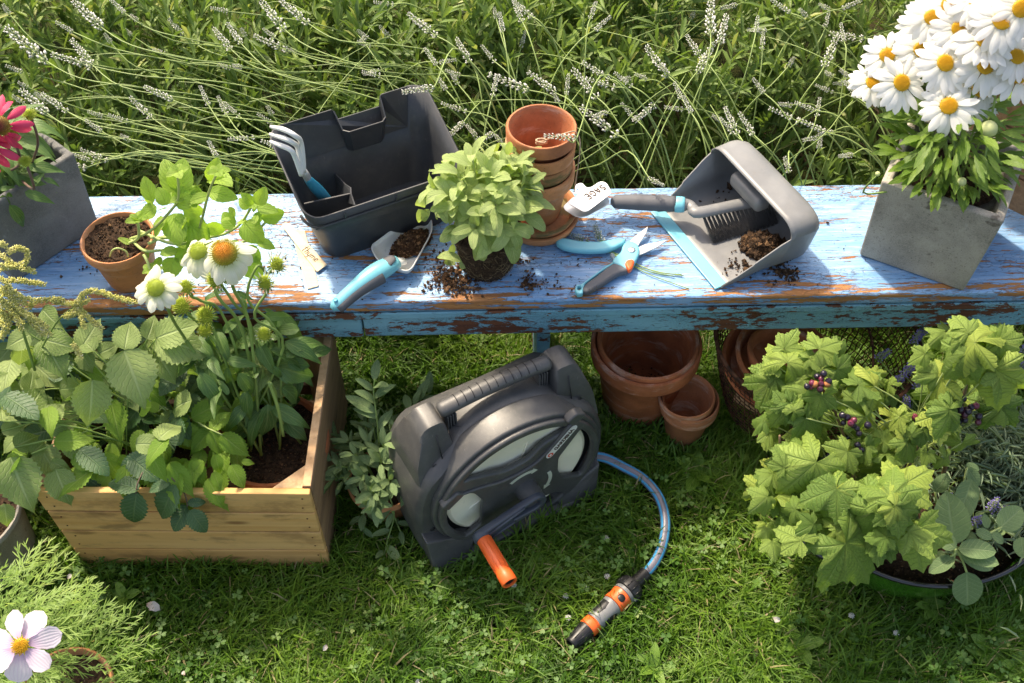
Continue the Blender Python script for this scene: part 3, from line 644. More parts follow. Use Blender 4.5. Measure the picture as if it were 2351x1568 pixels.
for i in range(70):
    x = R.uniform(-1.6, 1.7); y = R.uniform(1.72, 2.4); p = Vector((x, y, 0)); pts = [p]
    for k in range(5): p = p+Vector((R.gauss(0, .04), R.gauss(0, .04), R.uniform(.02, .07))); pts.append(p)
    addtube(sm, pts, [.006, .005, .004, .003, .002, .001], 5)
tag(sm.out('dead_twigs', M_['stem_wood']), 'brown woody twigs in the dark gaps under the lavender', 'twigs', None, 'stuff')
# ------------------------------------------------------------------ bench
BZ = .45; YAW = radians(1.25)
bench = thing('garden_bench', 'long blue garden bench with flaking paint standing in front of the lavender', 'bench', (0, 1.363, 0), YAW)
ob = MB().add(*box((-2.3, -.012, BZ-.030), (2.3, .292, BZ))).out('seat_plank', M_['bench_top_lit'], bench, smooth=False); bevel(ob, .006, 3)
ob = MB().add(*box((-2.3, -.006, BZ-.115), (-.297, .022, BZ-.032))).out('apron_board', M_['bench_side_shaded'], bench, smooth=False); bevel(ob, .004)
ob = MB().add(*box((-.294, -.006, BZ-.113), (2.3, .022, BZ-.032))).out('apron_board', M_['bench_side_shaded'], bench, smooth=False); bevel(ob, .004)
ob = MB().add(*box((-2.3, .265, BZ-.115), (2.3, .287, BZ-.032))).out('rear_apron', M_['bench_side_shaded'], bench, smooth=False)
mb = MB().add(*box((-2.3, -.0125, BZ-.052), (2.3, -.0065, BZ-.034))); ob = mb.out('edge_moulding', M_['bench_side_shaded'], bench, smooth=False); bevel(ob, .0025)
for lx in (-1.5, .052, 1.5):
    ob = MB().add(*box((lx, .03, 0), (lx+.028, .26, BZ-.032))).out('leg', M_['bench_side_shaded'], bench, smooth=False); bevel(ob, .003)
    v = [(lx-.002, .06, BZ-.032), (lx-.12, .06, BZ-.032), (lx-.002, .06, BZ-.17)]; v2 = [(a, .085, c) for a, b, c in v]
    MB().add(v+v2, [(0, 1, 2), (5, 4, 3), (0, 3, 4, 1), (1, 4, 5, 2), (2, 5, 3, 0)]).out('corner_brace', M_['bench_side_shaded'], bench, smooth=False)

# ------------------------------------------------------------------ pots
def pot_mesh(name, rt, h, rb, rim, wall, mat, seg=40, floor=.012):
    k = rt-wall*.9; zr = h-rim; ro = rb+(k-.001-rb)*zr/h
    prof = [(0, 0), (rb-.003, 0), (rb, .003), (ro, zr-.002), (ro+wall*.35, zr), (rt-.001, zr+.003), (rt, h-.003), (rt-.002, h), (rt-wall+.002, h), (rt-wall, h-.003), (rt-wall-.002, h-rim*.6), (rb-wall*.7, floor+.004), (rb-wall, floor), (0, floor)]
    v, f, uv = lathe(prof, seg); mb = MB(); mb.add(v, f, 0, uv)
    me = mb.mesh(name, mat); me.set_sharp_from_angle(angle=radians(50)); return me
def potobj(name, me, label, cat, loc, group=None, rz=0, tilt=(0, 0), mat=None):
    o = bpy.data.objects.new(name, me); COL.objects.link(o); o.location = loc; o.rotation_euler = (tilt[0], tilt[1], rz); tag(o, label, cat, group)
    if mat: o.material_slots[0].link = 'OBJECT'; o.material_slots[0].material = mat
    return o
def soil_disc(name, r, z, mat, parent, amp=.004, cx=0, cy=0, ncr=260, size=.0028, sy=1.0, tilt=0):
    v = [(cx, cy, z)]; f = []; n = 40; rings = 12
    for k in range(1, rings+1):
        for i in range(n):
            a = 2*pi*i/n; rr = r*k/rings; x = cx+rr*cos(a); y = cy+rr*sin(a)*sy
            v.append((x, y, z+amp*noise.noise(Vector((x*60, y*60, z)))+amp*.7*noise.noise(Vector((x*140, y*140, z)))+tilt*rr*cos(a)))
    for i in range(n): f.append((0, 1+i, 1+(i+1) % n))
    for k in range(rings-1):
        for i in range(n): a = 1+k*n+i; b = 1+k*n+(i+1) % n; f.append((a, a+n, b+n, b))
    o = MB().add(v, f).out(name, mat, parent)
    q = NR.uniform(0, 2*pi, ncr); rr = r*.97*np.sqrt(NR.uniform(0, 1, ncr))
    P = np.stack([cx+rr*np.cos(q), cy+rr*np.sin(q)*sy, np.full(ncr, z+.001)], 1)
    crumbs('soil_crumbs', P, size, mat, parent); return o
# stack on the bench
G = 'terracotta pots stacked on the bench'
me1 = pot_mesh('plant_pot', .067, .115, .043, .030, .007, M_['terra_orange'])
sx, sy = .049, 1.563
sau = MB().add(*lathe([(0, 0), (.066, 0), (.072, .004), (.080, .024), (.079, .027), (.074, .027), (.070, .024), (.064, .008), (0, .008)], 44)[:2]).mesh('saucer', M_['terra_orange']); sau.set_sharp_from_angle(angle=radians(45))
potobj('saucer', sau, 'lower terracotta saucer, right on the blue bench below the pot stack', 'saucer', (sx+.006, sy-.004, BZ+.001), 'saucers under the pot stack')
potobj('saucer', sau, 'mossy upper terracotta saucer holding the bottom pot of the stack', 'saucer', (sx+.003, sy, BZ+.017), 'saucers under the pot stack', 1.0, (.02, -.02), M_['terra_old'])
zz = BZ+.026
for i, (dz, s, lab, mt) in enumerate([(0, 1.10, 'bottom pot of the terracotta stack, its whole body standing in the saucers', None), (.044, .99, 'second lowest pot of the stack with a green mossy rim', M_['terra_old']), (.074, 1.0, 'second highest pot of the stack, plain orange rim', None), (.107, 1.0, 'topmost pot of the stack with white bloom inside its open mouth', M_['terra'])]):
    o = potobj('plant_pot', me1, lab, 'plant pot', (sx+.0015*i, sy, zz+dz), G, i*1.3, (.012*(i % 2), -.01*i), mt); o.scale = (s, s, s)
# small pot with soil at left
root = thing('soil_pot', 'small terracotta pot of dark soil standing beside the grey planter on the bench', 'plant pot', (-.742, 1.414, BZ+.001))
link('pot', pot_mesh('pot', .069, .108, .047, .024, .006, M_['terra_orange']), root); soil_disc('soil', .0625, .099, M_['soil'], root, .006, ncr=700, size=.003)
# big pots and small stack on the lawn
meb = pot_mesh('large_pot', .119, .215, .080, .040, .010, M_['terra_wet'], 56)
potobj('large_pot', meb, 'outer large terracotta pot on the grass under the bench', 'plant pot', (.288, 1.432, .001), 'large pots under the bench')
o = potobj('large_pot', meb, 'large terracotta pot nested inside the outer one under the bench', 'plant pot', (.290, 1.432, .026), 'large pots under the bench', 1, (.0, .01), M_['terra_wet']); o.scale = (.92, .92, .92)
c = [(.288+.05*R.gauss(0, .5), 1.455+.05*R.gauss(0, .4), .042+.004*R.random()) for _ in range(160)]
tag(crumbs('pot_crumbs', c, .004, M_['soil']), 'dark soil crumbs lying at the bottom of the nested large pots', 'soil')
mes = pot_mesh('small_pot', .0635, .140, .037, .026, .0055, M_['terra'], 40)
for i, (z, lab) in enumerate([(.001, 'lowest pot of the small whitish stack on the lawn beside the large pots'), (.012, 'middle pot of the small whitish stack on the lawn'), (.026, 'uppermost pot of the small stack on the lawn, open and empty')]):
    o = potobj('small_pot', mes, lab, 'plant pot', (.380-.002*i, 1.331, z), 'small pots stacked on the lawn', i*2.1, (.02*i, 0)); o.scale = (1-.02*i,)*3

# ------------------------------------------------------------------ concrete planters
def planter(name, label, loc, rz, w0, w1, h, mat, wall=.016):
    root = thing(name, label, 'planter', loc, rz)
    a, b = w0/2, w1/2; ci = b-wall
    def sq(s, z): return [(-s, -s, z), (s, -s, z), (s, s, z), (-s, s, z)]
    v = sq(a, 0)+sq(b, h)+sq(ci, h)+sq(ci-.004, h-.05)
    f = [(3, 2, 1, 0)]
    for L in range(3): f += [(L*4+i, L*4+(i+1) % 4, L*4+4+(i+1) % 4, L*4+4+i) for i in range(4)]
    f.append((12, 13, 14, 15)); o = MB().add(v, f).out('body', mat, root, smooth=False); bevel(o, .005, 3)
    return root
PR = planter('stone_planter', 'square pale concrete planter holding white daisies at the right of the bench', (.828, 1.510, BZ+.001), radians(-27.5), .206, .222, .205, M_['concrete'], .017)
soil_disc('soil', .088, .178, M_['soil'], PR, .006, ncr=900, size=.003)
band = MB().add(*box((-.108, -.1075, .0), (.05, -.1035, .02)))
PL = planter('dark_planter', 'square dark grey concrete planter with pink coneflowers at the left end of the bench', (-.978, 1.535, BZ+.001), radians(50), .200, .214, .195, M_['concrete_dark'], .016)
soil_disc('soil', .085, .165, M_['soil'], PL, .006, ncr=600, size=.003)
wb = thing('wooden_box', 'brown wooden box behind the daisy planter at the right edge', 'box', (1.12, 1.70, BZ-.02), radians(-40))
for k in range(3):
    o = MB().add(*box((-.16, -.14, .001+k*.1), (.16, -.122, .097+k*.1))).out('plank', M_['crate_side'], wb, smooth=False); bevel(o, .002)
    o = MB().add(*box((-.178, -.14, .001+k*.1), (-.162, .14, .097+k*.1))).out('plank', M_['crate_side'], wb, smooth=False); bevel(o, .002)
wl = MB().add(*box((1.04, 1.63, 0), (1.09, 1.72, BZ-.02))).out('post', M_['crate_side'], None, smooth=False)
tag(wl, 'wooden post standing on the ground under the brown box at the right', 'post')

# ------------------------------------------------------------------ tool box
bx = thing('tool_box', 'open charcoal plastic tool box with a handle pocket standing askew on the bench', 'tool box', (-.343, 1.462, BZ+.001), radians(26.1))
def rrect(x0, x1, y0, y1, r, n=5):
    out = []
    for cx, cy, a0 in ((x1-r, y0+r, -pi/2), (x1-r, y1-r, 0), (x0+r, y1-r, pi/2), (x0+r, y0+r, pi)):
        for k in range(n+1): a = a0+pi/2*k/n; out.append((cx+r*cos(a), cy+r*sin(a)))
    return out
def rimz(y, x):
    t = min(1, max(0, (y+.01)/.19)); return .136+.062*t**.85
# outer shell
v = []; f = []; N = None; bx0, bx1, by0, by1 = -.018, .240, .0, .135
lv = [0, .04, .3, .6, 1]
for t in lv:
    ring = rrect(bx0-.032*t, bx1+.035*t, by0-.014*t, by1+.058*t, .034, 6); N = len(ring)
    dense = []
    for i in range(N):
        a = ring[i]; b = ring[(i+1) % N]; L = math.hypot(a[0]-b[0], a[1]-b[1]); k = max(1, int(L/.0125))
        for j in range(k): dense.append((a[0]+(b[0]-a[0])*j/k, a[1]+(b[1]-a[1])*j/k)) if False else None
    for x, y in ring: v.append((x, y, rimz(y, x)*t))
for L in range(len(lv)-1):
    f += [(L*N+i, L*N+(i+1) % N, (L+1)*N+(i+1) % N, (L+1)*N+i) for i in range(N)]
f.append(tuple(range(N))[::-1])
nb = [i for i in range(N) if abs(v[(len(lv)-1)*N+i][1]-(by1+.058)) < 1e-4]   # back wall top is replaced by a notched one
f = [q for q in f if not (len(q) == 4 and min(q) >= (len(lv)-2)*N and all((i % N) in nb for i in q))]
o = MB().add(v, f).out('shell', M_['plastic_box'], bx, angle=60); solid(o, .0035, 1)
yb = by1+.058; yb2 = by1+.058*.6; zt = rimz(yb, 0); zm = zt*.6
xa, xb = bx1+.035-.034, bx0-.032+.034; xa2, xb2 = bx1+.035*.6-.034, bx0-.032*.6+.034
n1, n2 = .086, .184
P = [(xb2, yb2, rimz(yb2, 0)*.6), (xa2, yb2, rimz(yb2, 0)*.6), (xa, yb, zt), (n2+.004, yb, zt), (n2, yb, zt-.004), (n2-.004, yb, zt-.028), (n1+.006, yb, zt-.028), (n1, yb, zt-.004), (n1-.004, yb, zt), (xb, yb, zt)]
o = MB().add(P, [tuple(range(10))]).out('back_wall', M_['plastic_box'], bx, smooth=False); solid(o, .0035, 0)
# pocket inside the back wall: a rounded tray hanging under the notch
pk = [(n1, yb-.002), (n1+.004, yb-.034), (n1+.014, yb-.044), (n2-.014, yb-.044), (n2-.004, yb-.034), (n2, yb-.002)]
v = [(x, y, zt-.001-.028*min(1, (yb-y)/.03)*1.0) for x, y in pk]+[(x+(.006 if x < .14 else -.006), y+(.010 if y < yb-.01 else 0), zt-.088) for x, y in pk]
f = [(i, i+1, i+7, i+6) for i in range(5)]+[(6, 7, 8, 9, 10, 11)]
o = MB().add(v, f).out('handle_pocket', M_['plastic_box'], bx, smooth=False); solid(o, .0032, 0); bevel(o, .006, 3)
# lip along the front and left rim
ring = rrect(bx0-.036, bx1+.039, by0-.019, by1+.060, .036, 6)
k0 = [p for p in ring]
mb = MB(); pts = [(x, y, rimz(y, x)-.022) for x, y in k0 if y < .10]
pts = sorted(pts, key=lambda p: -((atan2(p[1]-.09, p[0]-.13)) % (2*pi)))
addtube(mb, smoothpath(pts, 2), .0028, 6); mb.out('rim_lip', M_['plastic_box'], bx)
for sx_ in (.02, .125):
    o = MB().add(*box((sx_, -.0205, .118), (sx_+.003, -.013, .130))).out('rib', M_['plastic_box'], bx, smooth=False)
# inner dividers
o = MB().add([(.046, -.008, .132), (.056, .045, .112), (.061, .06, .112), (.062, .10, .086), (.058, .178, .062), (.052, .14, .01), (.055, .01, .01)], [(0, 1, 2, 3, 4, 5)]).out('divider', M_['plastic_box'], bx, smooth=False); solid(o, .003, 0)
o = MB().add([(-.036, .052, .118), (.056, .047, .110), (.056, .047, .01), (-.012, .05, .01)], [(0, 1, 2, 3)]).out('divider', M_['plastic_box'], bx, smooth=False); solid(o, .003, 0)
# raised emblem and word on the front
def on_face(me, root, name, x, y, z, rot=0, tilt=0):
    return link(name, me, root, Matrix.Translation((x, y, z)) @ Matrix.Rotation(tilt, 4, 'X') @ Matrix.Rotation(pi/2, 4, 'X') @ Matrix.Rotation(rot, 4, 'Z'))
tm = text_mesh('raised_lettering', 'GARDENA', .021, .0008, M_['plastic_box'])
on_face(tm, bx, 'raised_lettering', .155, -.0080, .060, 0, -radians(-6))
ring_o = [(.011*cos(a), .011*sin(a)) for a in np.linspace(0, 2*pi, 25)[:-1]]; ring_i = [(.0085*cos(a), .0085*sin(a)) for a in np.linspace(0, 2*pi, 25)[:-1]]
on_face(plate_mesh('raised_emblem', ring_o, [ring_i], .0016, .0003, M_['plastic_box']), bx, 'raised_emblem', .092, -.0080, .060, 0, -radians(-6))
on_face(plate_mesh('raised_emblem', [(.006*cos(a)*(1+.3*sin(3*a)), .006*sin(a)*(1+.3*sin(3*a))) for a in np.linspace(0, 2*pi, 25)[:-1]], [], .0016, .0003, M_['plastic_box']), bx, 'raised_emblem', .092, -.0080, .060, 0, -radians(-6))

# ------------------------------------------------------------------ hand fork in the box
fk = thing('hand_fork', 'three-pronged hand cultivator with blue and grey handle leaning in the tool box', 'hand fork', tuple(W(755, 455, z=.53)))
A = W(708, 412, z=.61); B = W(762, 472, z=.50)
mb = MB(); pts = [A+(B-A)*t for t in (-.05, .15, .4, .7, 1)]; addtube(mb, smoothpath(pts, 4), [.008+.006*sin(pi*min(1, i/14*.8)) for i in range(17)], 12, flat=.8); mb.out('handle', M_['teal_deep'], fk, world=True)
nrm = (camo.location-A).normalized(); mb = MB(); pts = [A+(B-A)*t+nrm*.0065 for t in (.15, .4, .7, .95)]; addtube(mb, smoothpath(pts, 4), [.004+.005*sin(pi*i/12) for i in range(13)], 12, flat=.9); mb.out('grip_pad', M_['rubber'], fk, world=True)
mb = MB(); N0 = W(700, 398, z=.63); addtube(mb, [N0+(A-N0)*t for t in (-.4, .2, .7, 1.6)], [.0065, .0075, .0075, .007], 10); mb.out('neck', M_['silver'], fk, world=True)
for tips in ([(622, 291, .72), (650, 297, .735), (678, 312, .73), (692, 330, .70), (698, 395, .64)], [(620, 308, .70), (650, 317, .72), (673, 328, .715), (684, 342, .69), (694, 398, .64)], [(621, 325, .69), (645, 334, .70), (668, 345, .70), (678, 362, .68), (692, 402, .64)]):
    mb = MB(); pp = smoothpath([W(a, b, z=c) for a, b, c in tips], 5); addtube(mb, pp, [.003+.0018*min(1, i/5) for i in range(len(pp))], 8); mb.out('prong', M_['steel'], fk, world=True)

# ------------------------------------------------------------------ wooden plant labels
wl1 = thing('plant_label', 'pale wooden label with Thyme handwritten on it, lying on top', 'plant label', tuple(W(698, 565, z=BZ)), 0, 'wooden plant labels')
plate_uv('stick', rnd_poly([(657, 511), (667, 515), (751, 608), (728, 625), (648, 520), (648, 514)], 3), BZ+.0055, .0022, .0006, M_['tag_wood'], wl1)
wl2 = thing('plant_label', 'blank pale wooden label crossed underneath the Thyme one', 'plant label', tuple(W(705, 600, z=BZ)), 0, 'wooden plant labels')
plate_uv('stick', rnd_poly([(668, 527), (700, 530), (732, 657), (706, 664), (684, 590)], 3), BZ+.002, .0022, .0006, M_['tag_wood'], wl2)
def writing(root, org, ux, vy, n, strokes, size, mat, name='handwriting', wd=.0007):
    """pencil strokes lying on a surface: org origin, ux reading direction, vy letter-up direction"""
    mb = MB(); ux = Vector(ux).normalized(); vy = Vector(vy).normalized(); n = Vector(n).normalized()
    for st in strokes:
        P = smoothpath([org+ux*x*size+vy*y*size+n*.0004 for x, y in st], 4) if len(st) > 2 else [org+ux*x*size+vy*y*size+n*.0004 for x, y in st]
        addtube(mb, P, wd, 5, flat=.6, up=tuple(n))
    return mb.out(name, mat, root, world=True)
thy = [[(.0, .85), (.55, .95)], [(.28, 1.25), (.25, .2), (.4, .0)], [(.75, 1.2), (.72, 0)], [(.73, .5), (.95, .65), (1.1, .5), (1.1, 0)], [(1.35, .65), (1.4, .1), (1.7, .1), (1.8, .65)], [(1.8, .65), (1.7, -.3), (1.45, -.5)], [(2.05, .6), (2.05, 0)], [(2.07, .45), (2.3, .6), (2.4, .4), (2.4, 0)], [(2.42, .45), (2.65, .6), (2.75, .4), (2.78, 0)], [(3.0, .3), (3.35, .4), (3.25, .65), (3.0, .45), (3.05, .05), (3.45, .08)]]
o0 = W(695, 571, z=BZ+.0066); ux = W(729, 599, z=BZ+.0066)-o0; writing(wl1, o0-Vector((ux.y*-.10, ux.x*.10, 0)), ux, (-ux.y, ux.x, 0), (0, 0, 1), thy, .0132, M_['ink'])

# ------------------------------------------------------------------ trowel
tr = thing('trowel', 'hand trowel with light blue and grey handle, its white scoop full of compost', 'trowel', tuple(W(895, 605, z=BZ)))
rim = [(856, 560), (872, 548), (905, 524), (935, 506), (960, 503), (984, 500), (991, 508), (990, 532), (975, 562), (952, 604), (944, 616), (932, 621), (912, 616), (890, 608), (868, 596), (860, 585), (853, 570)]
rw = smoothpath([W(u, v, z=BZ+.030-(.008 if u > 960 else 0)) for u, v in rim+rim[:1]], 3)[:-1]; n = len(rw); cen = sum(rw, Vector())/n
v = []; f = []
for s, z in ((1, 0), (.93, -.010), (.84, -.020), (.70, -.0265), (.35, -.028)):
    v += [tuple(cen+(p-cen)*s+Vector((0, 0, z))) for p in rw]
for k in range(4): f += [(k*n+i, k*n+(i+1) % n, (k+1)*n+(i+1) % n, (k+1)*n+i) for i in range(n)]
f.append(tuple(4*n+i for i in range(n))); f = [q[::-1] for q in f]
o = MB().add(v, f).out('scoop', M_['steel'], tr, world=True, angle=70); solid(o, .0022, 0)
h0, h1 = W(912, 600, z=BZ+.034), W(762, 710, z=BZ+.012); hd = (h1-h0)
mb = MB(); addtube(mb, [h0-hd*.10+Vector((0, 0, -.012)), h0, h0+hd*.12], [.009, .012, .014], 12, flat=.6); mb.out('socket', M_['steel'], tr, world=True)
ts = np.linspace(.0, 1.0, 18); rad = [.0125+.0065*sin(pi*(t*.95+.12))**1.0*(1.0)+.002*sin(7*t) for t in ts]; rad[-1] = .006; rad[-2] = .0125; rad[0] = .013
hp = [h0+hd*t+Vector((0, 0, .012*sin(pi*t))) for t in ts]
mb = MB(); addtube(mb, hp, rad, 18, flat=.85); mb.out('handle', M_['teal'], tr, world=True)
side = Vector((-hd.y, hd.x, 0)).normalized()*-1
mb = MB(); addtube(mb, [p+side*(-.0055 if side.y > 0 else .0055)+Vector((0, 0, -.0035)) for p in hp[5:-1]], [r*.98 for r in rad[5:-1]], 16, flat=.85); mb.out('lower_grip', M_['rubber'], tr, world=True)
mb = MB(); q = h0+hd*.14+Vector((0, 0, .0175)); addtube(mb, [q-hd*.11, q-hd*.08, q, q+hd*.08, q+hd*.11], [.004, .009, .0125, .009, .004], 14, flat=.35, up=(0, 0, 1)); mb.out('thumb_pad', M_['rubber'], tr, world=True)
q = h0+hd*.93+Vector((0, 0, .0165)); MB().add(*lathe([(.0024, .0), (.0042, 0), (.0042, .0012), (.0024, .0012)], 16)[:2], M=Matrix.Translation(q)).out('hanging_hole', M_['teal_deep'], tr, world=True)
def mound(name, cen, ax, ay, h, mat, parent=None, ncr=1200, size=.003, rot=0, pw=1.3, seed=0, rough=.3):
    """heap of soil: noise-shaped mound plus loose crumbs, in one mesh"""
    n = 44; v = []; f = []; rr = []
    def H(x, y):
        r = sqrt((x/ax)**2+(y/ay)**2); b = max(0, 1-r**pw)
        return h*b*(1+rough*noise.noise(Vector((x*38+seed, y*38, 0))))+.0022*noise.noise(Vector((x*150, y*150, seed)))
    Mx = Matrix.Translation(cen) @ Matrix.Rotation(rot, 4, 'Z')
    for j in range(n):
        for i in range(n):
            x = ax*(2*i/(n-1)-1)*1.02; y = ay*(2*j/(n-1)-1)*1.02; k = sqrt((x/ax)**2+(y/ay)**2)
            if k > 1: x /= k; y /= k
            v.append(tuple(Mx @ Vector((x, y, H(x, y)-.001))))
    f = [(j*n+i, j*n+i+1, (j+1)*n+i+1, (j+1)*n+i) for j in range(n-1) for i in range(n-1)]
    o = MB().add(v, f).out(name, mat, parent, world=parent is not None)
    P = []
    for _ in range(ncr):
        a = R.random()*2*pi; r = sqrt(R.random())*(1.02 if R.random() < .85 else R.uniform(1, 1.15)); x = ax*r*cos(a); y = ay*r*sin(a)
        P.append(tuple(Mx @ Vector((x, y, H(x, y)))))
    c = crumbs('loose_crumbs', P, size, mat, parent if parent is not None else o, off=parent.location if parent is not None else (0, 0, 0)); return o
md = (W(985, 530, z=BZ+.02)-W(895, 590, z=BZ+.02)); o = mound('compost_heap', W(944, 560, z=BZ+.006), .050, .028, .030, M_['soil_brown'], None, 1400, .0026, atan2(md.y, md.x))
tag(o, 'heap of brown compost in the white scoop of the trowel', 'compost')

# ------------------------------------------------------------------ secateurs
sc_ = thing('secateurs', 'open secateurs with light blue handles and an orange catch lying on the bench', 'secateurs', tuple(W(1447, 573, z=BZ)))
z0 = BZ+.012
plate_uv('blade', rnd_poly([(1437, 570), (1448, 552), (1466, 536), (1488, 520), (1484, 534), (1470, 556), (1461, 572), (1452, 582)], 2), z0+.003, .0026, .0008, M_['steel'], sc_)
plate_uv('blade', rnd_poly([(1450, 575), (1480, 562), (1532, 552), (1510, 567), (1478, 582), (1458, 590), (1450, 588)], 2), z0, .0026, .0008, M_['steel'], sc_)
up_h = smoothpath([(1276, 554, 0), (1283, 549, 0), (1300, 550, 0), (1330, 556, 0), (1370, 558, 0), (1405, 553, 0), (1432, 551, 0), (1436, 556, 0), (1432, 562, 0), (1420, 568, 0), (1405, 575, 0), (1385, 580, 0), (1350, 581, 0), (1315, 578, 0), (1292, 572, 0), (1278, 563, 0)], 2)
plate_uv('handle', [(p.x, p.y) for p in up_h], z0, .013, .005, M_['teal'], sc_)
hd_ = smoothpath([(1432, 563, 0), (1445, 557, 0), (1460, 562, 0), (1468, 575, 0), (1465, 592, 0), (1458, 605, 0), (1450, 620, 0), (1440, 624, 0), (1425, 615, 0), (1406, 608, 0), (1410, 596, 0), (1425, 582, 0), (1428, 570, 0)], 2)
plate_uv('head', [(p.x, p.y) for p in hd_], z0+.001, .014, .004, M_['teal'], sc_)
lo = smoothpath([(1412, 606, 0), (1428, 612, 0), (1443, 619, 0), (1440, 627, 0), (1425, 630, 0), (1410, 638, 0), (1385, 655, 0), (1358, 671, 0), (1345, 675, 0), (1337, 668, 0), (1345, 655, 0), (1370, 637, 0), (1392, 619, 0)], 2)
plate_uv('lower_handle', [(p.x, p.y) for p in lo], z0-.001, .015, .005, M_['rubber'], sc_)
plate_uv('handle_edge', rnd_poly([(1406, 606), (1412, 608), (1385, 624), (1352, 648), (1343, 655), (1339, 668), (1338, 678), (1326, 680), (1319, 670), (1322, 660), (1335, 655), (1360, 637), (1390, 614)], 3), z0-.002, .012, .003, M_['teal'], sc_, holes=[[W_ for W_ in [(1327, 661), (1333, 661), (1334, 667), (1329, 670), (1325, 667)]]])
plate_uv('catch', rnd_poly([(1440, 600), (1452, 598), (1457, 604), (1452, 618), (1444, 626), (1436, 616), (1434, 607)], 4), z0+.005, .013, .004, M_['orange'], sc_)
q = W(1450, 574, z=z0+.008); MB().add(*lathe([(0, .0015), (.004, .0015), (.0075, .001), (.0078, -.001), (0, -.001)], 20)[:2], M=Matrix.Translation(q)).out('pivot_screw', M_['zinc'], sc_, world=True)
a, b = W(1404, 583, z=z0), W(1416, 607, z=z0); d = b-a; e1 = d.normalized().orthogonal().normalized(); e2 = d.normalized().cross(e1)
mb = MB(); addtube(mb, [a+d*(i/66)+(e1*cos(i*2*pi/8)+e2*sin(i*2*pi/8))*.0042 for i in range(67)], .0008, 5); mb.out('spring', M_['zinc'], sc_, world=True)
for k in range(3):
    u = 1353+k*8; v_ = 663-k*3; a = W(u, v_, z=z0+.0068); b = W(u+1, v_+9, z=z0+.0068); mb = MB(); addtube(mb, [a, b], .0007, 5); mb.out('grip_groove', M_['plastic_black'], sc_, world=True)

# ------------------------------------------------------------------ dust pan
A = W(1510, 492, z=BZ); Bp = W(1652, 661, z=BZ); lip = (Bp-A); PW = lip.length; rz = atan2(lip.y, lip.x)
# local frame: x along the lip, y to the rear (world right/back)
dp = thing('dustpan', 'big grey plastic dustpan with a light blue lip and a hood over its back', 'dustpan', tuple(A), rz)
HH = .096; D = .210; YH = .128
def wallh(y): t = min(1, max(0, y/YH)); return .010+(HH-.010)*(t**1.15)
rows = [0, .03, .06, .063, .066, .09, .110, YH, .140, .155, .168, .182, .196, D]
NU = 6; v = []; f = []; NC = 0
for ri, y in enumerate(rows):
    h = wallh(y); h = h+.004 if y in (.063, .066, .09, .110) else h
    back = max(0, (y-.165)/(D-.165)); ins = .035*(1-sqrt(max(0, 1-back**2))) if back > 0 else 0
    xa, xb = -.004-.012*(y/D)+ins, PW+.004+.018*(y/D)-ins; r = min(.03, h*.45); hb = .0+ins*.25; ht = h-ins*.55
    ring = [(xa-.010*(h/HH), ht)]
    for k in range(5): a = pi+pi/2*k/4; ring.append((xa+r+r*cos(a), hb+r+r*sin(a)))
    for k in range(1, 6): ring.append((xa+r+(xb-xa-2*r)*k/6, hb+.0))
    for k in range(5): a = 1.5*pi+pi/2*k/4; ring.append((xb-r+r*cos(a), hb+r+r*sin(a)))
    ring.append((xb+.010*(h/HH), ht))
    NC = len(ring); v += [(x, -y, z+.001) for x, z in ring]
    rt = .034; xr, xl = ring[-1][0], ring[0][0]
    for k in range(5): a = pi/2*k/4; v.append((xr-rt+rt*cos(a), -y, ht+rt*.8*sin(a)+.001))
    for k in range(1, 6): v.append((xr-rt+(xl-xr+2*rt)*k/6, -y, ht+rt*.8+.001))
    for k in range(5): a = pi/2+pi/2*k/4; v.append((xl+rt+rt*cos(a), -y, ht+rt*.8*sin(a)+.001))
NT = NC+15; hood = rows.index(YH)
v = [(x, -y, z) for x, y, z in v]
for i in range(len(rows)-1):
    for j in range(NC-1): f.append((i*NT+j, (i+1)*NT+j, (i+1)*NT+j+1, i*NT+j+1))
    if i >= hood:
        for j in range(NC-1, NT): j2 = (j+1) % NT; f.append((i*NT+j, (i+1)*NT+j, (i+1)*NT+j2, i*NT+j2))
f.append(tuple((len(rows)-1)*NT+j for j in range(NT)))
used_ = sorted({i for q in f for i in q}); mp = {a: b for b, a in enumerate(used_)}
o = MB().add([v[i] for i in used_], [tuple(mp[i] for i in q) for q in f]).out('pan', M_['plastic_grey'], dp, angle=70); solid(o, .003, 0)
o = MB().add(*box((-.008, -.012, .0015), (PW+.002, .016, .0060))).out('rubber_lip', M_['teal'], dp, smooth=False); bevel(o, .0015)
o = MB().add(*box((.040, .132, .060), (.140, .168, .094))).out('brush_clip', M_['plastic_grey'], dp); bevel(o, .012, 4)
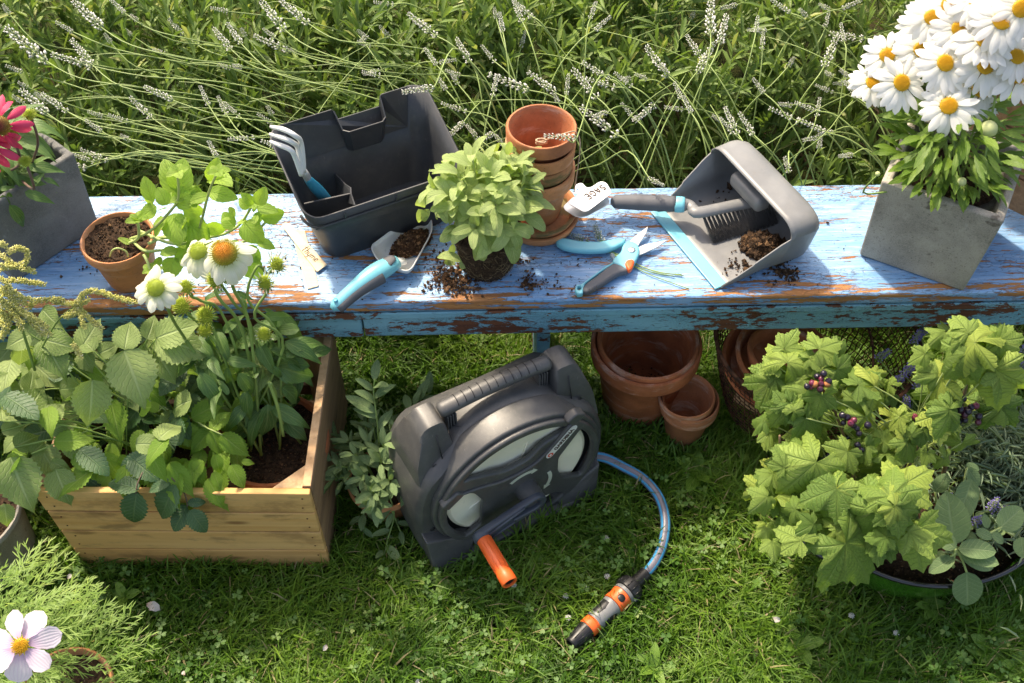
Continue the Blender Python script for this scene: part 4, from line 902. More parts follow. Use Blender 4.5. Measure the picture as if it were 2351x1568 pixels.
# ------------------------------------------------------------------ brush
br = thing('hand_brush', 'hand brush with grey grip, light blue ring and dark bristles lying in the dustpan', 'brush', tuple(W(1600, 480, z=BZ+.03)))
ha, hb_ = W(1402, 463, z=BZ+.034), W(1572, 470, z=BZ+.046); hd = hb_-ha
mb = MB(); ts = np.linspace(0, .88, 16); addtube(mb, [ha+hd*t+Vector((0, 0, .002*sin(pi*t))) for t in ts], [.006]+[.0145+.0035*sin(pi*t*.9) for t in ts[1:]], 18, flat=.85); mb.out('grip', M_['rubber'], br, world=True)
mb = MB(); addtube(mb, [ha+hd*t for t in (.87, .90, .96, 1.0)], [.0172, .0178, .0176, .0165], 18, flat=.85); mb.out('ring', M_['teal'], br, world=True)
na, nb_ = W(1608, 487, z=BZ+.050), W(1772, 455, z=BZ+.045); nd_ = nb_-na
mb = MB(); P = smoothpath([hb_-hd*.02, hb_+hd*.06, hb_+(na-hb_)*.55, na-nd_*.02, na+nd_*.5, nb_-nd_*.02, nb_], 4); rr_ = [.0160, .0155, .0145, .013, .012, .0115, .0112, .0112, .0115, .0125]+[.0125]*(len(P)-11)+[.006]; addtube(mb, P, rr_[:len(P)], 14, flat=.7); mb.out('neck', M_['plastic_grey'], br, world=True)
lo0, lo1 = W(1632, 552, z=BZ+.008), W(1782, 507, z=BZ+.008)
Pb = []; Xb = []; Ub = []; sb = []
for _ in range(5200):
    t = R.random(); tc = (int(t*17)+.5)/17; t0 = tc+R.gauss(0, .006); w_ = R.uniform(-1, 1); p = na+nd_*t0*.98+Vector((0, 0, -.004))+nd_.cross(Vector((0, 0, 1))).normalized()*w_*.006
    tt = t*.75+.25*tc+R.gauss(0, .008); e = lo0+(lo1-lo0)*tt+Vector((.004*w_, -.006*w_, -.008*w_+.006+R.gauss(0, .0015)))
    d = e-p; Pb.append(p-br.location); Xb.append(d); Ub.append((0, 0, 1)); sb.append((d.length*R.uniform(.96, 1.04), .0007, .0007))
bt = ([(0, -.5, 0), (0, .5, 0), (1, .5, 0), (1, -.5, 0), (0, 0, .6), (1, 0, .6)], [(0, 1, 2), (0, 2, 3), (0, 4, 5), (0, 5, 3), (1, 4, 5), (1, 5, 2)])
tag(link('bristles', scatter('bristles', *bt, [tuple(p) for p in Pb], [tuple(p) for p in Xb], Ub, sb, M_['bristle']), br), kind='stuff')
# soil in the pan and spilt on the bench
o = mound('swept_soil', W(1757, 572, z=BZ+.003), .050, .038, .034, M_['soil'], None, 1900, .0045, -.6, seed=3, rough=.8); tag(o, 'heap of dark swept soil at the front end of the dustpan', 'soil')
def sprinkle(name, label, spots, size, mat, z=BZ+.0015, cat='soil'):
    P = []
    for u, v_, su, sv, n in spots:
        for _ in range(n): p = W(u+R.gauss(0, su), v_+R.gauss(0, sv), z=z); P.append((p.x, p.y, z))
    return tag(crumbs(name, P, size, mat), label, cat)
sprinkle('pan_crumbs', 'crumbs and clods of soil scattered on the floor of the dustpan', [(1690, 420, 25, 10, 60), (1655, 430, 22, 8, 50), (1700, 570, 10, 8, 25), (1690, 610, 20, 12, 40), (1720, 625, 10, 8, 30), (1640, 470, 25, 10, 20)], .0048, M_['soil'], BZ+.0045)
sprinkle('spilled_soil', 'brown soil crumbs spilled round the sage root ball on the bench', [(1045, 640, 26, 13, 420), (1030, 615, 14, 16, 160), (1060, 662, 22, 7, 160), (1010, 600, 16, 22, 90), (1190, 600, 18, 5, 50), (1212, 650, 10, 13, 110), (1240, 655, 28, 10, 70), (1010, 660, 30, 10, 90)], .0036, M_['soil_brown'])
sprinkle('spilled_soil', 'dark soil spilled over the bench edge beside the dustpan', [(1800, 626, 16, 7, 160), (1815, 640, 8, 10, 50), (1775, 650, 8, 4, 20)], .004, M_['soil'])
sprinkle('spilled_soil', 'fine dark soil specks strewn over the whole bench top', [(1300, 600, 160, 40, 160), (800, 600, 200, 40, 80), (450, 600, 200, 40, 60), (1950, 560, 150, 50, 60), (1340, 655, 40, 10, 40)], .0022, M_['soil'])
sprinkle('spilled_soil', 'soil crumbs scattered on the bench around the small soil pot', [(230, 610, 26, 10, 60), (190, 500, 8, 26, 30)], .0035, M_['soil'])

# ------------------------------------------------------------------ tags and twine at the pot stack
def tin_tag(label, quad, z, hole):
    t = thing('metal_tag', label, 'plant tag', tuple(W(*quad[0], z=z)), 0, 'metal tags tied to the pot stack')
    plate_uv('plate', rnd_poly(quad, 9, 3), z, .0012, .0004, M_['zinc'], t, holes=[[(hole[0]+3*cos(a), hole[1]+3*sin(a)) for a in np.linspace(0, 2*pi, 9)[:-1]]])
    return t
t1 = tin_tag('zinc plant tag with SAGE handwritten on it, on top of the other', [(1304, 463), (1329, 447), (1318, 439), (1322, 423), (1337, 419), (1346, 431), (1357, 430), (1378, 416), (1392, 419), (1404, 440), (1401, 447), (1350, 485), (1340, 487), (1306, 469)], BZ+.062, (1326, 436))
t2 = tin_tag('blank zinc plant tag lying beneath the SAGE one', [(1316, 452), (1345, 448), (1380, 436), (1400, 460), (1398, 470), (1345, 498), (1322, 499), (1296, 482), (1293, 474)], BZ+.048, (1322, 460))
o0 = W(1389, 438, z=BZ+.063); e0 = W(1338, 470, z=BZ+.063); ux = e0-o0; vy = W(1389, 434, z=BZ+.063)-W(1379, 421, z=BZ+.063); vy = Vector((-ux.y, ux.x, 0))
sage = [[(.5, .95), (.15, 1.0), (.05, .75), (.5, .45), (.45, .1), (.0, .1)], [(.9, 0), (1.2, 1), (1.55, .0)], [(1.0, .35), (1.45, .35)], [(2.5, .85), (2.1, 1.0), (1.85, .5), (2.1, .0), (2.5, .15), (2.5, .45), (2.25, .45)], [(3.4, 1), (2.95, 1), (2.95, 0), (3.4, 0)], [(2.95, .5), (3.3, .5)]]
writing(t1, W(1381, 424, z=BZ+.063), ux, vy, (0, 0, 1), sage, .0138, M_['ink'], wd=.0012)
tw = thing('twine', 'brown twine looped over the rim of the topmost pot and down to the metal tags', 'twine', tuple(W(1326, 310, z=.68)))
mb = MB(); zt = BZ+.026+.107+.115
addtube(mb, smoothpath([W(1252, 322, z=zt-.018), W(1262, 318, z=zt+.004), W(1295, 307, z=zt+.012), W(1318, 302, z=zt+.008), W(1330, 316, z=zt-.01), W(1331, 350, z=zt-.04), W(1324, 400, z=BZ+.12), W(1318, 440, z=BZ+.068)], 5), .0013, 6); mb.out('string', M_['twine'], tw, world=True)
mb = MB(); q = W(1243, 324, z=zt-.016); addtube(mb, [q+Vector((.010*cos(i*.75), -.002+.005*sin(i*.75), .004*sin(i*.4))) for i in range(40)], .0017, 5); mb.out('knot', M_['twine'], tw, world=True)
# cut lavender sprigs beside the secateurs
def sprig(label, pts, z=BZ+.004, spk=None):
    t = thing('lavender_sprig', label, 'lavender sprig', tuple(W(*pts[0], z=z)), 0, 'cut lavender sprigs on the bench')
    P = smoothpath([W(u, v_, z=z) for u, v_ in pts], 4); mb = MB(); addtube(mb, P, .0011, 5); mb.out('stem', M_['stem_lav'], t, world=True)
    if spk: b, a = W(*spk[0], z=z+.003), W(*spk[1], z=z+.003); L = (a-b).length; link('flower_spike', SPK_W[len(label) % 4], t, Matrix.Translation(-t.location) @ frame(b, a-b, (0, 0, 1), (L, .05, .05)))
sprig('cut lavender sprig pointing left below the saucers', [(1290, 545), (1400, 580), (1500, 622), (1565, 630)], spk=((1282, 543), (1222, 543)))
sprig('cut lavender sprig lying behind the pale blue secateur handle', [(1345, 552), (1400, 575), (1490, 618), (1570, 633)], spk=((1345, 553), (1308, 537)))
sprig('cut lavender sprig standing up between saucer and secateurs', [(1378, 553), (1420, 590), (1480, 620), (1548, 634)], spk=((1379, 552), (1366, 518)))
sprig('bare cut lavender stem running toward the bench edge', [(1410, 585), (1480, 625), (1540, 648), (1582, 663)])

# ------------------------------------------------------------------ hose reel
HR = Vector((.006, 1.105, 0)); HY = radians(28.9)
hr = thing('hose_reel', 'charcoal plastic hose reel with carrying handle and orange crank grip standing on the lawn', 'hose reel', tuple(HR), HY)
def L(x, y, z): return Vector((x, y, z))
def xz_plate(name, outer, holes, y, th, bev, mat, parent=hr):
    me = plate_mesh(name, outer, holes, th, bev, mat, 3)
    return link(name, me, parent, Matrix.Translation((0, y, 0)) @ Matrix.Rotation(pi/2, 4, 'X'))
CX, CZ = .012, .176
def arc(r, a0, a1, n=14, cx=CX, cz=CZ): return [(cx+r*cos(radians(a0+(a1-a0)*k/n)), cz+r*sin(radians(a0+(a1-a0)*k/n))) for k in range(n+1)]
sil = [(-.190, .0), (-.204, .05), (-.207, .15), (-.200, .22), (-.178, .285)]+arc(.212, 124, 56, 16, CX, .150)+[(.190, .285), (.214, .22), (.222, .16), (.216, .06), (.200, .0)]
sil = rnd_poly(sil, .03, 4)
# body: outline swept through the thickness with rounded shoulders
secs = [(.020, .955), (.026, .985), (.036, .998), (.06, 1.004), (.12, 1.0), (.165, .985), (.185, .955), (.196, .91)]
v = []; f = []; n = len(sil)
for y, s in secs: v += [(CX+(x-CX)*s, y, .15+(z-.15)*s if z > .15 else z+(1-s)*.0) for x, z in sil]
v = [(x, .10+(y-.10)*(1-.45*min(1, max(0, (z-.29)/.06))), z) for x, y, z in v]
for k in range(len(secs)-1): f += [(k*n+i, (k+1)*n+i, (k+1)*n+(i+1) % n, k*n+(i+1) % n) for i in range(n)]
v.append((CX, .020, .17)); f += [(len(v)-1, (i+1) % n, i)[::-1] for i in range(n)]; f.append(tuple((len(secs)-1)*n+i for i in range(n))[::-1])
MB().add(v, f).out('housing', M_['plastic_dark'], hr, angle=35)
# raised front plate with four windows
w1 = rnd_poly([(-.098, .268+.012)]+arc(.163, 140, 48, 14)+[(.060, .282), (.028, .252), (-.020, .247)], .012)
w2 = rnd_poly(arc(.164, 36, -30, 12)+[(.112, .118), (.098, .150), (.098, .205)], .010)
w3 = rnd_poly(arc(.164, 152, 220, 12)+[(-.078, .092), (-.078, .138), (-.072, .176), (-.092, .222)], .010)
w4 = rnd_poly(arc(.164, -126, -50, 12)+[(.092, .074), (.020, .086), (-.056, .062)], .008)
rim_o = arc(.180, 0, 360, 72)[:-1]
xz_plate('front_plate', rim_o, [w1, w2, w3, w4], .002, .014, .005, M_['plastic_dark'])
# groove ring round the plate and steps around the upper window
xz_plate('plate_step', arc(.189, 0, 360, 72)[:-1], [arc(.172, 0, 360, 72)[:-1]], .034, .056, .005, M_['plastic_dark'])
st = [(-.128, .250), (-.080, .240), (-.030, .225), (.032, .230), (.070, .258), (.118, .316)]
mb = MB(); addtube(mb, smoothpath([L(x, -.007, z) for x, z in st], 4), .0042, 8, flat=.7); mb.out('raised_edge', M_['plastic_dark'], hr)
xz_plate('corner_wedge', rnd_poly([(.105, .33), (.128, .345), (.150, .33), (.125, .305)], .006), [], -.001, .020, .004, M_['plastic_dark'])
xz_plate('corner_wedge', rnd_poly([(-.165, .235), (-.128, .262), (-.112, .247), (-.150, .215)], .006), [], -.001, .020, .004, M_['plastic_dark'])
# cream drum behind the windows
mb = MB(); v, f, _ = lathe([(.0, .009), (.050, .009), (.060, .002), (.100, .0015), (.118, .006), (.150, .0080), (.157, .004), (.157, .0)], 64)
mb.add(v, f, M=Matrix.Translation((CX, .0185, CZ)) @ Matrix.Rotation(pi/2, 4, 'X') )
mb.out('drum', M_['cream'], hr, angle=30)
for k in range(6):
    a = radians(18+k*60); d = Vector((cos(a), 0, sin(a))); mb = MB(); addtube(mb, [L(CX, .0165, CZ)+d*.05, L(CX, .0150, CZ)+d*.146], .0028, 6); mb.out('drum_rib', M_['cream'], hr)
MB().add(*lathe([(.150, .0005), (.1735, .0005), (.1735, .002), (.150, .002)], 64)[:2], M=Matrix.Translation((CX, .0195, CZ)) @ Matrix.Rotation(pi/2, 4, 'X')).out('shadow_gap', M_['plastic_black'], hr)
# base skirt and feet
o = MB().add(*box((-.196, -.020, .0), (.186, .185, .020))).out('base', M_['plastic_dark'], hr); bevel(o, .006, 3)
v = [(-.196, -.022, 0), (-.125, -.022, 0), (-.090, -.004, .06), (-.20, .0, .11), (-.196, .03, 0), (-.10, .03, 0), (-.09, .03, .06), (-.20, .03, .12)]
o = MB().add(v, [(0, 1, 2, 3), (4, 7, 6, 5), (0, 4, 5, 1), (1, 5, 6, 2), (2, 6, 7, 3), (3, 7, 4, 0)]).out('foot', M_['plastic_dark'], hr, smooth=False); bevel(o, .004, 3)
v = [(.186, -.022, 0), (.12, -.022, 0), (.095, -.004, .035), (.205, .0, .09), (.19, .03, 0), (.10, .03, 0), (.09, .03, .035), (.205, .03, .10)]
o = MB().add(v, [(3, 2, 1, 0), (5, 6, 7, 4), (1, 5, 4, 0), (2, 6, 5, 1), (3, 7, 6, 2), (0, 4, 7, 3)]).out('foot', M_['plastic_dark'], hr, smooth=False); bevel(o, .004, 3)
# shoulders that carry the handle
def shoulder(sgn):
    x0 = -.118 if sgn < 0 else .138
    out = [(x0+sgn*-.028, .290), (x0+sgn*.072, .232), (x0+sgn*.066, .30), (x0+sgn*.042, .368), (x0+sgn*.026, .384), (x0-sgn*.004, .384), (x0-sgn*.012, .370), (x0-sgn*.016, .330)]
    out = rnd_poly(out, .012, 4); v = []; f = []; n = len(out)
    ss_ = [(.022, .94, -.010), (.034, .985, 0), (.05, 1, .0), (.15, 1, .0), (.166, .985, 0), (.178, .94, -.010)]
    cx = x0+sgn*.02
    for y, s, dz in ss_: v += [(cx+(x-cx)*s, y, .32+(z-.32)*s+(dz if z > .36 else 0)) for x, z in out]
    v = [(x, .10+(y-.10)*(1-.60*min(1, max(0, (z-.225)/.15))**.9), z) for x, y, z in v]
    for k in range(len(ss_)-1): f += [(k*n+i, (k+1)*n+i, (k+1)*n+(i+1) % n, k*n+(i+1) % n) for i in range(n)]
    f.append(tuple(range(n))); f.append(tuple((len(ss_)-1)*n+i for i in range(n))[::-1])
    if sgn > 0: f = [q[::-1] for q in f]
    MB().add(v, f).out('shoulder', M_['plastic_dark'], hr, angle=45)
    MB().add(*lathe([(0, .0), (.0052, 0), (.0052, .001), (0, .001)], 16)[:2], M=Matrix.Translation((x0+sgn*.030, .0435, .30)) @ Matrix.Rotation(pi/2, 4, 'X')).out('screw_hole', M_['plastic_black'], hr)
    mb = MB(); addtube(mb, [L(x0+sgn*.013, .062, .366), L(x0+sgn*.013, .0375, .285)], .0012, 5); mb.out('seam', M_['plastic_black'], hr)
shoulder(-1); shoulder(1)
for (x, z) in ((-.176, .118), (.190, .225), (.186, .125)):
    MB().add(*lathe([(0, 0), (.0055, 0), (.0055, .001), (0, .001)], 16)[:2], M=Matrix.Translation((x, .0195, z)) @ Matrix.Rotation(pi/2, 4, 'X')).out('screw_hole', M_['plastic_black'], hr)
# carrying handle
def hz(x): return .380+.012*cos((x-.01)/.12*1.3)
xs = np.linspace(-.108, .128, 40); P = [L(x, .098, hz(x)) for x in xs]
rd = [.0165]*40; rd[0] = .012; rd[-1] = .012
mb = MB(); addtube(mb, P, rd, 20, flat=.82); mb.out('carrying_handle', M_['plastic_dark'], hr)
for i in range(11):
    x = -.072+.0166*i; c = L(x, .098, hz(x)); mb = MB()
    addtube(mb, [c+Vector((.0, .0160*cos(a), .0136*sin(a))) for a in np.linspace(radians(28), radians(152), 9)], .0011, 5); mb.out('grip_ridge', M_['plastic_black'], hr)
for x0, s in ((-.098, 1), (.118, -1)):
    for k in range(4):
        o = MB().add(*box((x0+s*.000+k*s*.0055, .082, .325), (x0+s*.003+k*s*.0055, .114, .375))).out('handle_fin', M_['plastic_dark'], hr); bevel(o, .001)
    o = MB().add(*box((min(x0-.002*s, x0+s*.016), .088, .315), (max(x0-.002*s, x0+s*.016), .110, .378))).out('handle_post', M_['plastic_dark'], hr); bevel(o, .005, 3)
mb = MB(); addtube(mb, smoothpath([L(-.10, .098-.0, .336), L(-.05, .05, .3485), L(.01, .045, .3545), L(.07, .05, .3485), L(.12, .098, .336)], 8), .0008, 4); mb.out('seam', M_['plastic_black'], hr)
# badge, printed arrows
YP = -.0055
ba, bb = Vector((.082-.006, .236+.002)), Vector((.129-.006, .289+.002)); bang = atan2(bb.y-ba.y, bb.x-ba.x); bl = (bb-ba).length/2+.003; bc = (ba+bb)/2
cap_ = [(bl*s+.0085*cos(a)*1, .0085*sin(a)) for s, a0 in ((1, -pi/2), (-1, pi/2)) for a in np.linspace(a0, a0+pi, 9)]
BM = Matrix.Translation((bc.x, YP-.0006, bc.y)) @ Matrix.Rotation(pi/2, 4, 'X') @ Matrix.Rotation(bang, 4, 'Z')
bd_ = link('badge', plate_mesh('badge', cap_, [], .0016, .0004, M_['white_print']), hr, BM)
link('badge_lettering', text_mesh('badge_lettering', 'GARDENA', .0125, .0003, M_['ink'], .0005), bd_, Matrix.Translation((.0075, 0, .0011)))
link('badge_emblem', plate_mesh('badge_emblem', [(.0062*cos(a)*(1+.06*cos(9*a)), .0062*sin(a)*(1+.06*cos(9*a))) for a in np.linspace(0, 2*pi, 37)[:-1]], [], .0006, .0001, M_['red_print']), bd_, Matrix.Translation((-bl+.002, 0, .0011)))
link('badge_emblem', plate_mesh('badge_emblem', [(.0030*cos(a), .0030*sin(a)) for a in np.linspace(0, 1.6*pi, 20)], [], .0004, .0001, M_['white_print']), bd_, Matrix.Translation((-bl+.002, 0, .0015)))
HX, HZ = .022, .152
def arrow(a0, a1, r, hw=.0042, head=14):
    s = 1 if a1 > a0 else -1; am = a1-s*head; P_ = []
    P_ += [(HX+(r+hw)*cos(radians(a)), HZ+(r+hw)*sin(radians(a))) for a in np.linspace(a0, am, 12)]
    P_ += [(HX+(r+hw*2.1)*cos(radians(am)), HZ+(r+hw*2.1)*sin(radians(am))), (HX+r*cos(radians(a1)), HZ+r*sin(radians(a1))), (HX+(r-hw*2.1)*cos(radians(am)), HZ+(r-hw*2.1)*sin(radians(am)))]
    P_ += [(HX+(r-hw)*cos(radians(a)), HZ+(r-hw)*sin(radians(a))) for a in np.linspace(am, a0, 12)]
    return P_
xz_plate('printed_arrow', arrow(128, 62, .056), [], YP-.0003, .0008, .0001, M_['print'])
xz_plate('printed_arrow', arrow(22, -42, .056), [], YP-.0003, .0008, .0001, M_['print'])
# crank
MB().add(*lathe([(0, .034), (.020, .034), (.024, .030), (.025, .0), (.034, -.002)], 32)[:2], M=Matrix.Translation((HX, YP, HZ)) @ Matrix.Rotation(pi/2, 4, 'X')).out('crank_hub', M_['plastic_dark'], hr, angle=40)
ax_, az_ = -.098, .120
def hull2(c0, r0, c1, r1, n=12):
    d = Vector((c1[0]-c0[0], c1[1]-c0[1])); a = atan2(d.y, d.x); b = math.acos((r0-r1)/d.length)
    return [(c0[0]+r0*cos(a+b+(2*pi-2*b)*k/n), c0[1]+r0*sin(a+b+(2*pi-2*b)*k/n)) for k in range(n+1)]+[(c1[0]+r1*cos(a-b+2*b*k/n), c1[1]+r1*sin(a-b+2*b*k/n)) for k in range(n+1)]
M_['crank'] = plain('crank_plastic', (.055, .065, .085), .36, grain=.1)
xz_plate('crank_arm', hull2((HX, HZ), .024, (ax_, az_), .0185), [hull2((HX-.004, HZ-.001), .014, (HX-.048, HZ-.013), .006)], YP-.036, .016, .004, M_['crank'])
mb = MB(); addtube(mb, [L(HX-.028, YP-.0450, HZ+.013), L(ax_+.012, YP-.0450, az_+.009)], .003, 8); mb.out('crank_rib', M_['crank'], hr)
mb = MB(); addtube(mb, [L(HX-.05, YP-.0450, HZ-.022), L(ax_+.012, YP-.0450, az_-.011)], .003, 8); mb.out('crank_rib', M_['crank'], hr)
o = MB().add(*box((HX-.008, YP-.030, HZ-.002), (HX-.002, YP-.026, HZ+.004))).out('catch', M_['orange'], hr)
gd = Vector((0, -1, 0)); g0 = L(ax_, YP-.044, az_)
MB().add(*lathe([(.0195, 0), (.0195, .008), (.017, .012)], 28)[:2], M=Matrix.Translation(g0+Vector((0, .010, 0))) @ Matrix.Rotation(pi/2, 4, 'X')).out('crank_socket', M_['crank'], hr, angle=40)
v, f, _ = lathe([(.0150, .0), (.0158, .004), (.0150, .05), (.0152, .082), (.0163, .084), (.0165, .106), (.0150, .108), (.0115, .1075), (.0110, .100), (0, .100)], 32)
MB().add(v, f, M=Matrix.Translation(g0) @ Matrix.Rotation(pi/2, 4, 'X')).out('crank_grip', M_['orange'], hr, angle=40)
v, f, _ = lathe([(0, .1012), (.0095, .1012), (.0095, .1045), (.007, .1045), (.007, .1025), (0, .1025)], 20)
MB().add(v, f, M=Matrix.Translation(g0) @ Matrix.Rotation(pi/2, 4, 'X')).out('grip_cap', M_['plastic_black'], hr, angle=40)
for a in (60, 90, 120, 150, 30, 0, 180):
    q = radians(a); c = Vector((cos(q)*.0152, 0, sin(q)*.0152)); mb = MB(); addtube(mb, [g0+c+Vector((0, -.012, 0)), g0+c+Vector((0, -.076, 0))], .0007, 5); mb.out('grip_groove', M_['orange'], hr)
q = L(ax_, YP-.0455, az_+.010); MB().add(*lathe([(.0022, 0), (.0040, 0), (.0040, .0012), (.0022, .0012)], 16)[:2], M=Matrix.Translation(q) @ Matrix.Rotation(pi/2, 4, 'X')).out('rivet', M_['white_print'], hr)

# ------------------------------------------------------------------ hose with nozzle
hs = thing('garden_hose', 'grey and blue hose end with orange coupling and black nozzle lying on the grass', 'hose', (.262, .971, 0))
e0 = Vector((.262, .975, .034)); HP = smoothpath([Vector((.150, 1.235, .075)), Vector((.195, 1.240, .060)), Vector((.240, 1.228, .040)), Vector((.282, 1.200, .036)), Vector((.311, 1.155, .035)), Vector((.319, 1.10, .034)), Vector((.308, 1.045, .034)), Vector((.288, 1.005, .034)), e0], 8)
mb = MB(); addtube(mb, HP, .0108, 16); mb.out('hose', M_['hose'], hs, world=True)
e1 = Vector((.108, .828, .034)); dd = (e1-e0).normalized(); HM = frame(e0, dd, (0, 0, 1)) @ Matrix.Rotation(pi/2, 4, 'Y')
def sect(name, prof, mat, seg=28, ang=40):
    v, f, uv = lathe([(r*1.12, z) for r, z in prof], seg); return MB().add(v, f, 0, uv, M=HM).out(name, mat, hs, world=True, angle=ang)
sect('sleeve', [(.0105, -.012), (.0125, -.010), (.0130, .020), (.0145, .026)], M_['plastic_black'])
v = []; 
sect('nut', [(.0145, .022), (.0225, .026), (.0245, .032), (.0240, .048), (.0215, .050)], M_['plastic_black'])
for k in range(14):
    a = 2*pi*k/14; mb = MB(); c = Vector((.0272*cos(a), .0272*sin(a), 0)); addtube(mb, [HM @ (c+Vector((0, 0, .031))), HM @ (c+Vector((0, 0, .047)))], .0014, 5); mb.out('nut_rib', M_['plastic_black'], hs, world=True)
sect('collar', [(.0205, .0495), (.0215, .050), (.0215, .057), (.0200, .058)], M_['plastic_grey'])
sect('coupling', [(.0190, .058), (.0212, .059), (.0195, .072), (.0210, .086), (.0190, .087)], M_['orange'])
for s in (40, 160, 280):
    a = radians(s); m_ = HM @ Matrix.Translation((.0200*cos(a), .0200*sin(a), .072)) @ Matrix.Rotation(a, 4, 'Z') @ Matrix.Diagonal((.0045, .0085, .0105, 1))
    v, f, _ = lathe([(0.001, -1), (.5, -.85), (.85, -.5), (1, 0), (.85, .5), (.5, .85), (0.001, 1)], 16); MB().add(v, f, M=m_).out('finger_pad', M_['plastic_black'], hs, world=True)
sect('valve_body', [(.0175, .0865), (.0195, .088), (.0195, .094), (.0182, .110), (.0185, .136), (.0170, .140)], M_['plastic_grey'])
for s in (90, 210, 330):
    a = radians(s); pv = []; pf = []
    for i in range(7):
        for j in range(5):
            q = a+radians(-38+19*j); t = .092+.040*i/6; r = .0225-.0008*i/6 if 0 < i < 6 and 0 < j < 4 else .0200; pv.append((r*cos(q), r*sin(q), t))
    pf = [(i*5+j, i*5+j+1, (i+1)*5+j+1, (i+1)*5+j) for i in range(6) for j in range(4)]; MB().add(pv, pf, M=HM).out('side_panel', M_['plastic_black'], hs, world=True)
sect('orange_ring', [(.0155, .138), (.0172, .140), (.0178, .150), (.0178, .158), (.0160, .160)], M_['orange'])
sect('nozzle', [(.0150, .159), (.0165, .160), (.0150, .178), (.0122, .196), (.0125, .204), (.0105, .206), (.0090, .206), (.0090, .198), (0, .198)], M_['plastic_black'])
for k in range(10):
    a = 2*pi*k/10; mb = MB(); addtube(mb, [HM @ Vector((.0177*cos(a), .0177*sin(a), .163)), HM @ Vector((.0139*cos(a), .0139*sin(a), .196))], .0011, 5); mb.out('nozzle_rib', M_['plastic_black'], hs, world=True)
# ------------------------------------------------------------------ crate
CR = thing('wooden_crate', 'yellow pine plank crate of leafy plants standing half under the bench', 'crate', (-.880, 1.018, 0), radians(-.5))
CW, CD, CH = .508, .385, .298
zs = [0, .072, .148, .224, CH]
for k in range(4):
    x1 = CW+R.uniform(-.002, .002)
    o = MB().add(*box((-.002+R.uniform(-.003, .003), -.0, zs[k]+.002), (x1, .014+R.uniform(-.001,.001), zs[k+1]-.002-R.random()*.0015))).out('front_plank', M_['crate'], CR, smooth=False); bevel(o, .0018)
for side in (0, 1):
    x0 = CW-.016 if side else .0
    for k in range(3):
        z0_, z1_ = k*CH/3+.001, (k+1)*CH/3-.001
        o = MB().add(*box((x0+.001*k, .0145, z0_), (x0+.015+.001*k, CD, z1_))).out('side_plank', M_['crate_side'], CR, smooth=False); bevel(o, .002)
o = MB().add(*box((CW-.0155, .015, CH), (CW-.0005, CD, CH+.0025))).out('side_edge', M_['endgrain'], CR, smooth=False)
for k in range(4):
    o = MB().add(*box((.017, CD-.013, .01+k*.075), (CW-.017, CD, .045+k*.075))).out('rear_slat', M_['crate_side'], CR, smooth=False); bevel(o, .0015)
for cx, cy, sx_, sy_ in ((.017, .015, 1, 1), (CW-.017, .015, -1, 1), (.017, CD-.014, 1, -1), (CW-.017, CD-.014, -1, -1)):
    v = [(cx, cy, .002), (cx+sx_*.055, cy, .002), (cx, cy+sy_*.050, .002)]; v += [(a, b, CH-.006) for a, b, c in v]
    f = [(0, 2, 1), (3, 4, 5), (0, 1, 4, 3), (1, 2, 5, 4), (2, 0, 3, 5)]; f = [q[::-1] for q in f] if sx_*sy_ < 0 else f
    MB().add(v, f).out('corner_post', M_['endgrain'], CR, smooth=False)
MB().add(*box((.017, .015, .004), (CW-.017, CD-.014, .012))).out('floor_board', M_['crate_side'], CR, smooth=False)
for x in (.02, CW-.02):      # nails
    for k in range(4):
        for dz in (-.016, .018):
            q = Vector((x+R.uniform(-.004, .004), -.0006, (zs[k]+zs[k+1])/2+dz)); MB().add(*lathe([(0, .0008), (.0016, .0008), (.0018, 0)], 8)[:2], M=Matrix.Translation(q) @ Matrix.Rotation(pi/2, 4, 'X')).out('nail', M_['rust'], CR)
cp = thing('crate_pot', 'red terracotta pot with dark soil inside the crate, white coneflowers growing in it', 'plant pot', (-.478, 1.185, .014))
link('pot', pot_mesh('pot', .112, .205, .085, .030, .010, M_['terra_wet'], 48), cp); soil_disc('soil', .101, .190, M_['soil'], cp, .008, ncr=1500, size=.0034)
cp2 = thing('crate_pot', 'black nursery pot hidden under the goatsbeard leaves inside the crate', 'plant pot', (-.740, 1.165, .014))
link('pot', pot_mesh('pot', .115, .18, .085, .020, .004, M_['plastic_black'], 40), cp2); soil_disc('soil', .108, .165, M_['soil'], cp2, .008, ncr=500, size=.0034)

